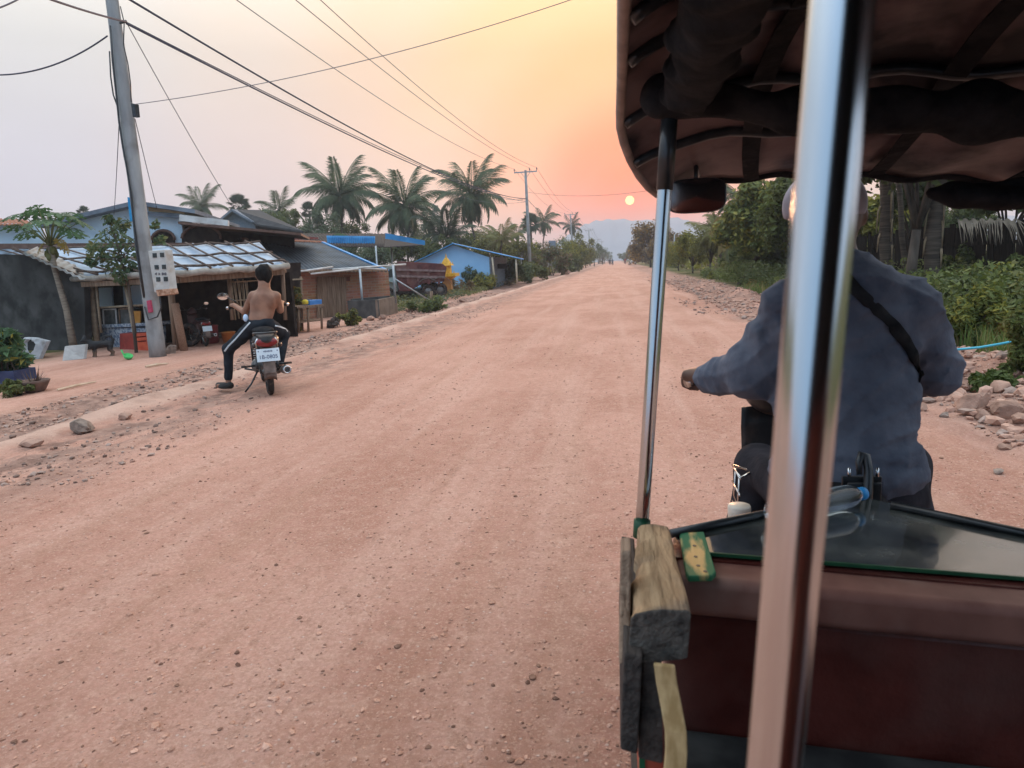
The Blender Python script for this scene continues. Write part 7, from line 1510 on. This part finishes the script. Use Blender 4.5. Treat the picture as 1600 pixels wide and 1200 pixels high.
fitwire('thick low cable sweeping from the top left past the palms', (pb.x+.3, pb.y-.2, 0), lv2, [(204, 0), (300, 55), (400, 119), (520, 185), (640, 246), (690, 272)], .028, zB=lv2.z)
ins = onpole(197, 34, -.24)
fitwire('low cable from the near pole bracket toward the second pole', ins, lv2-V((0, 0, .3)), [(197, 36), (300, 90), (400, 141), (520, 197), (640, 255)], .024, zB=lv2.z-.3)
fitwire('thinner low cable just above the bracket cable', ins+V((0, 0, .02)), lv2-V((0, 0, .1)), [(197, 35), (300, 87), (400, 137), (520, 194), (620, 243)], .014, zB=lv2.z-.1)
q0 = P(88, -2, depth(ins)-3.5); span('cable running from the top left corner to the near pole bracket', q0-(ins-q0)*.6, ins, .05, .022)
span('sagging service wire from the near pole to the left edge', onpole(168, 56, -.2), P(-60, 112, depth(pb)-1), .35, .018)
span('stay wire from the near pole down to the roofs', ins, P(362, 322, 26), .1, .010)
span('thin drop wire left of the near pole', onpole(186, 190, -.1), P(178, 335, 24), .05, .010); span('thin drop wire right of the near pole', onpole(211, 186, -.2), P(245, 325, 24), .05, .010)
span('thin wire crossing high over the road from the near pole', onpole(211, 163, -.2), P(1010, -42, 14.0), .3, .009, WIREG)
span('wire fragment in the top left corner', P(-20, 18, 9), P(40, -8, 10), .02, .012)
span('wire from the second pole across to the right side', g2.lerp(t2, .80), PY(1060, 290, 62), .6, .016, WIREG)
span('low wire from the palms to the second pole', PY(770, 305, 82), g2.lerp(t2, .74), .3, .018, WIREG); span('lower service wire to the second pole', PY(700, 300, 84), g2.lerp(t2, .71), .6, .014, WIREG)
for k, nm in ((0, 'left'), (1, 'middle'), (2, 'right')):
    span('%s high wire between the second and third poles' % nm, pins2[k], pins3[k], 1.2, .016, WIREG); span('%s high wire between the third and fourth poles' % nm, pins3[k], pins4[k], 1.2, .02, WIREG); span('%s high wire between the fourth and fifth poles' % nm, pins4[k], pins5[k], 1.2, .03, WIREG); span('%s high wire between the fifth and sixth poles' % nm, pins5[k], pins6[k], 1.2, .03, WIREG)
span('low cable between the second and third poles', lv2, g3.lerp(t3, .72), 1.0, .024)
# far traffic: tiny riders on the road
def far_bike(label, px, py, Y, seed):
    g = PY(px, py, Y); g.z = 0.0; t = thing('motorbike', label, 'motorbike', g, 'far motorbikes'); B = lambda x, y, z: g+V((x, y, z))
    for y in (0, 1.2): mb = MB(); mb.torus(B(0, y, .3), (1, 0, 0), .25, .06, 16, 6); mb.build('wheel', RUB, t, True)
    mb = MB(); mb.tube([B(0, -.1, .7), B(0, .5, .65), B(0, 1.0, .9)], [.14, .16, .12], 8); mb.tube([B(-.35, .85, 1.0), B(.35, .85, 1.0)], .03, 6); mb.build('frame', PLAST, t, True)
    pr2 = thing('person', label.replace('far motorbike', 'far rider').replace('motorbike', 'rider on motorbike'), 'person', B(0, .2, .75), 'far riders')
    f_ = union([cone(B(0, .25, .85), B(0, .3, 1.3), .19, .2), cone(B(-.2, .3, 1.3), B(.2, .3, 1.3), .09, .09), cone(B(-.22, .3, 1.3), B(-.33, .8, 1.05), .07, .05), cone(B(.22, .3, 1.3), B(.33, .8, 1.05), .07, .05), ell(B(0, .32, 1.62), (.11, .12, .14)), cone(B(0, .3, 1.4), B(0, .3, 1.55), .07, .06), cone(B(-.1, .25, .8), B(-.22, .6, .55), .1, .08), cone(B(.1, .25, .8), B(.22, .6, .55), .1, .08), cone(B(-.22, .6, .55), B(-.2, .5, .2), .08, .06), cone(B(.22, .6, .55), B(.2, .5, .2), .08, .06)], .05)
    sdf_obj('body', f_, *bounds([B(-.5, -.2, 0), B(.5, 1.0, 1.9)], .05), .045, [SHIRT, mat('far_shirt_red', (.25, .05, .04)), PANTS][seed % 3], pr2)
far_bike('far motorbike with a dark rider left of the road centre', 957, 412, 190, 0); far_bike('second far motorbike close beside the first one', 953, 411, 205, 2); far_bike('far motorbike on the right near the dusty trees', 977, 411, 210, 1)
cv = PY(988, 409, 175); cv.z = 0; cr = thing('parked_car', 'small pale car far away under the dusty trees on the right', 'car', cv); CARP = mat('far_white_car', (.55, .50, .46), (.65, .6, .55), rough=.35)
mb = MB(); prof = [(-2.0, .35), (-2.05, .8), (-1.2, .95), (-.6, 1.4), (.9, 1.42), (1.5, .98), (2.05, .85), (2.1, .35)]; mb.prism([cv+V((-.85, y, z)) for y, z in prof], V((1.7, 0, 0))); mb.build('car_body', CARP, cr, bev=.06)
mb = MB(); mb.prism([cv+V((-.70, -1.0, 1.0)), cv+V((.70, -1.0, 1.0)), cv+V((.62, -.72, 1.34)), cv+V((-.62, -.72, 1.34))], V((0, -.06, .02))); mb.build('rear_window', PLAST, cr)
for x in (-.8, .8):
    for y in (-1.3, 1.3): mb = MB(); mb.torus(cv+V((x, y, .32)), (1, 0, 0), .22, .09, 16, 6); mb.build('wheel', RUB, cr, True)
# hazy air
hv = bpy.data.materials.new('haze_air'); hv.use_nodes = True; nt = hv.node_tree; nt.nodes.clear(); o_ = nt.nodes.new('ShaderNodeOutputMaterial'); pv = nt.nodes.new('ShaderNodeVolumePrincipled')
pv.inputs['Color'].default_value = (.93, .94, 1.0, 1); pv.inputs['Density'].default_value = .0007; pv.inputs['Anisotropy'].default_value = .2; nt.links.new(pv.outputs[0], o_.inputs['Volume'])
mb = MB(); mb.box((0, 1000, 37), (3600, 2300, 98)); hzo = mb.build('haze', hv, None); kind(hzo, 'stuff'); hzo['label'] = 'dusty evening haze over the road and fields'
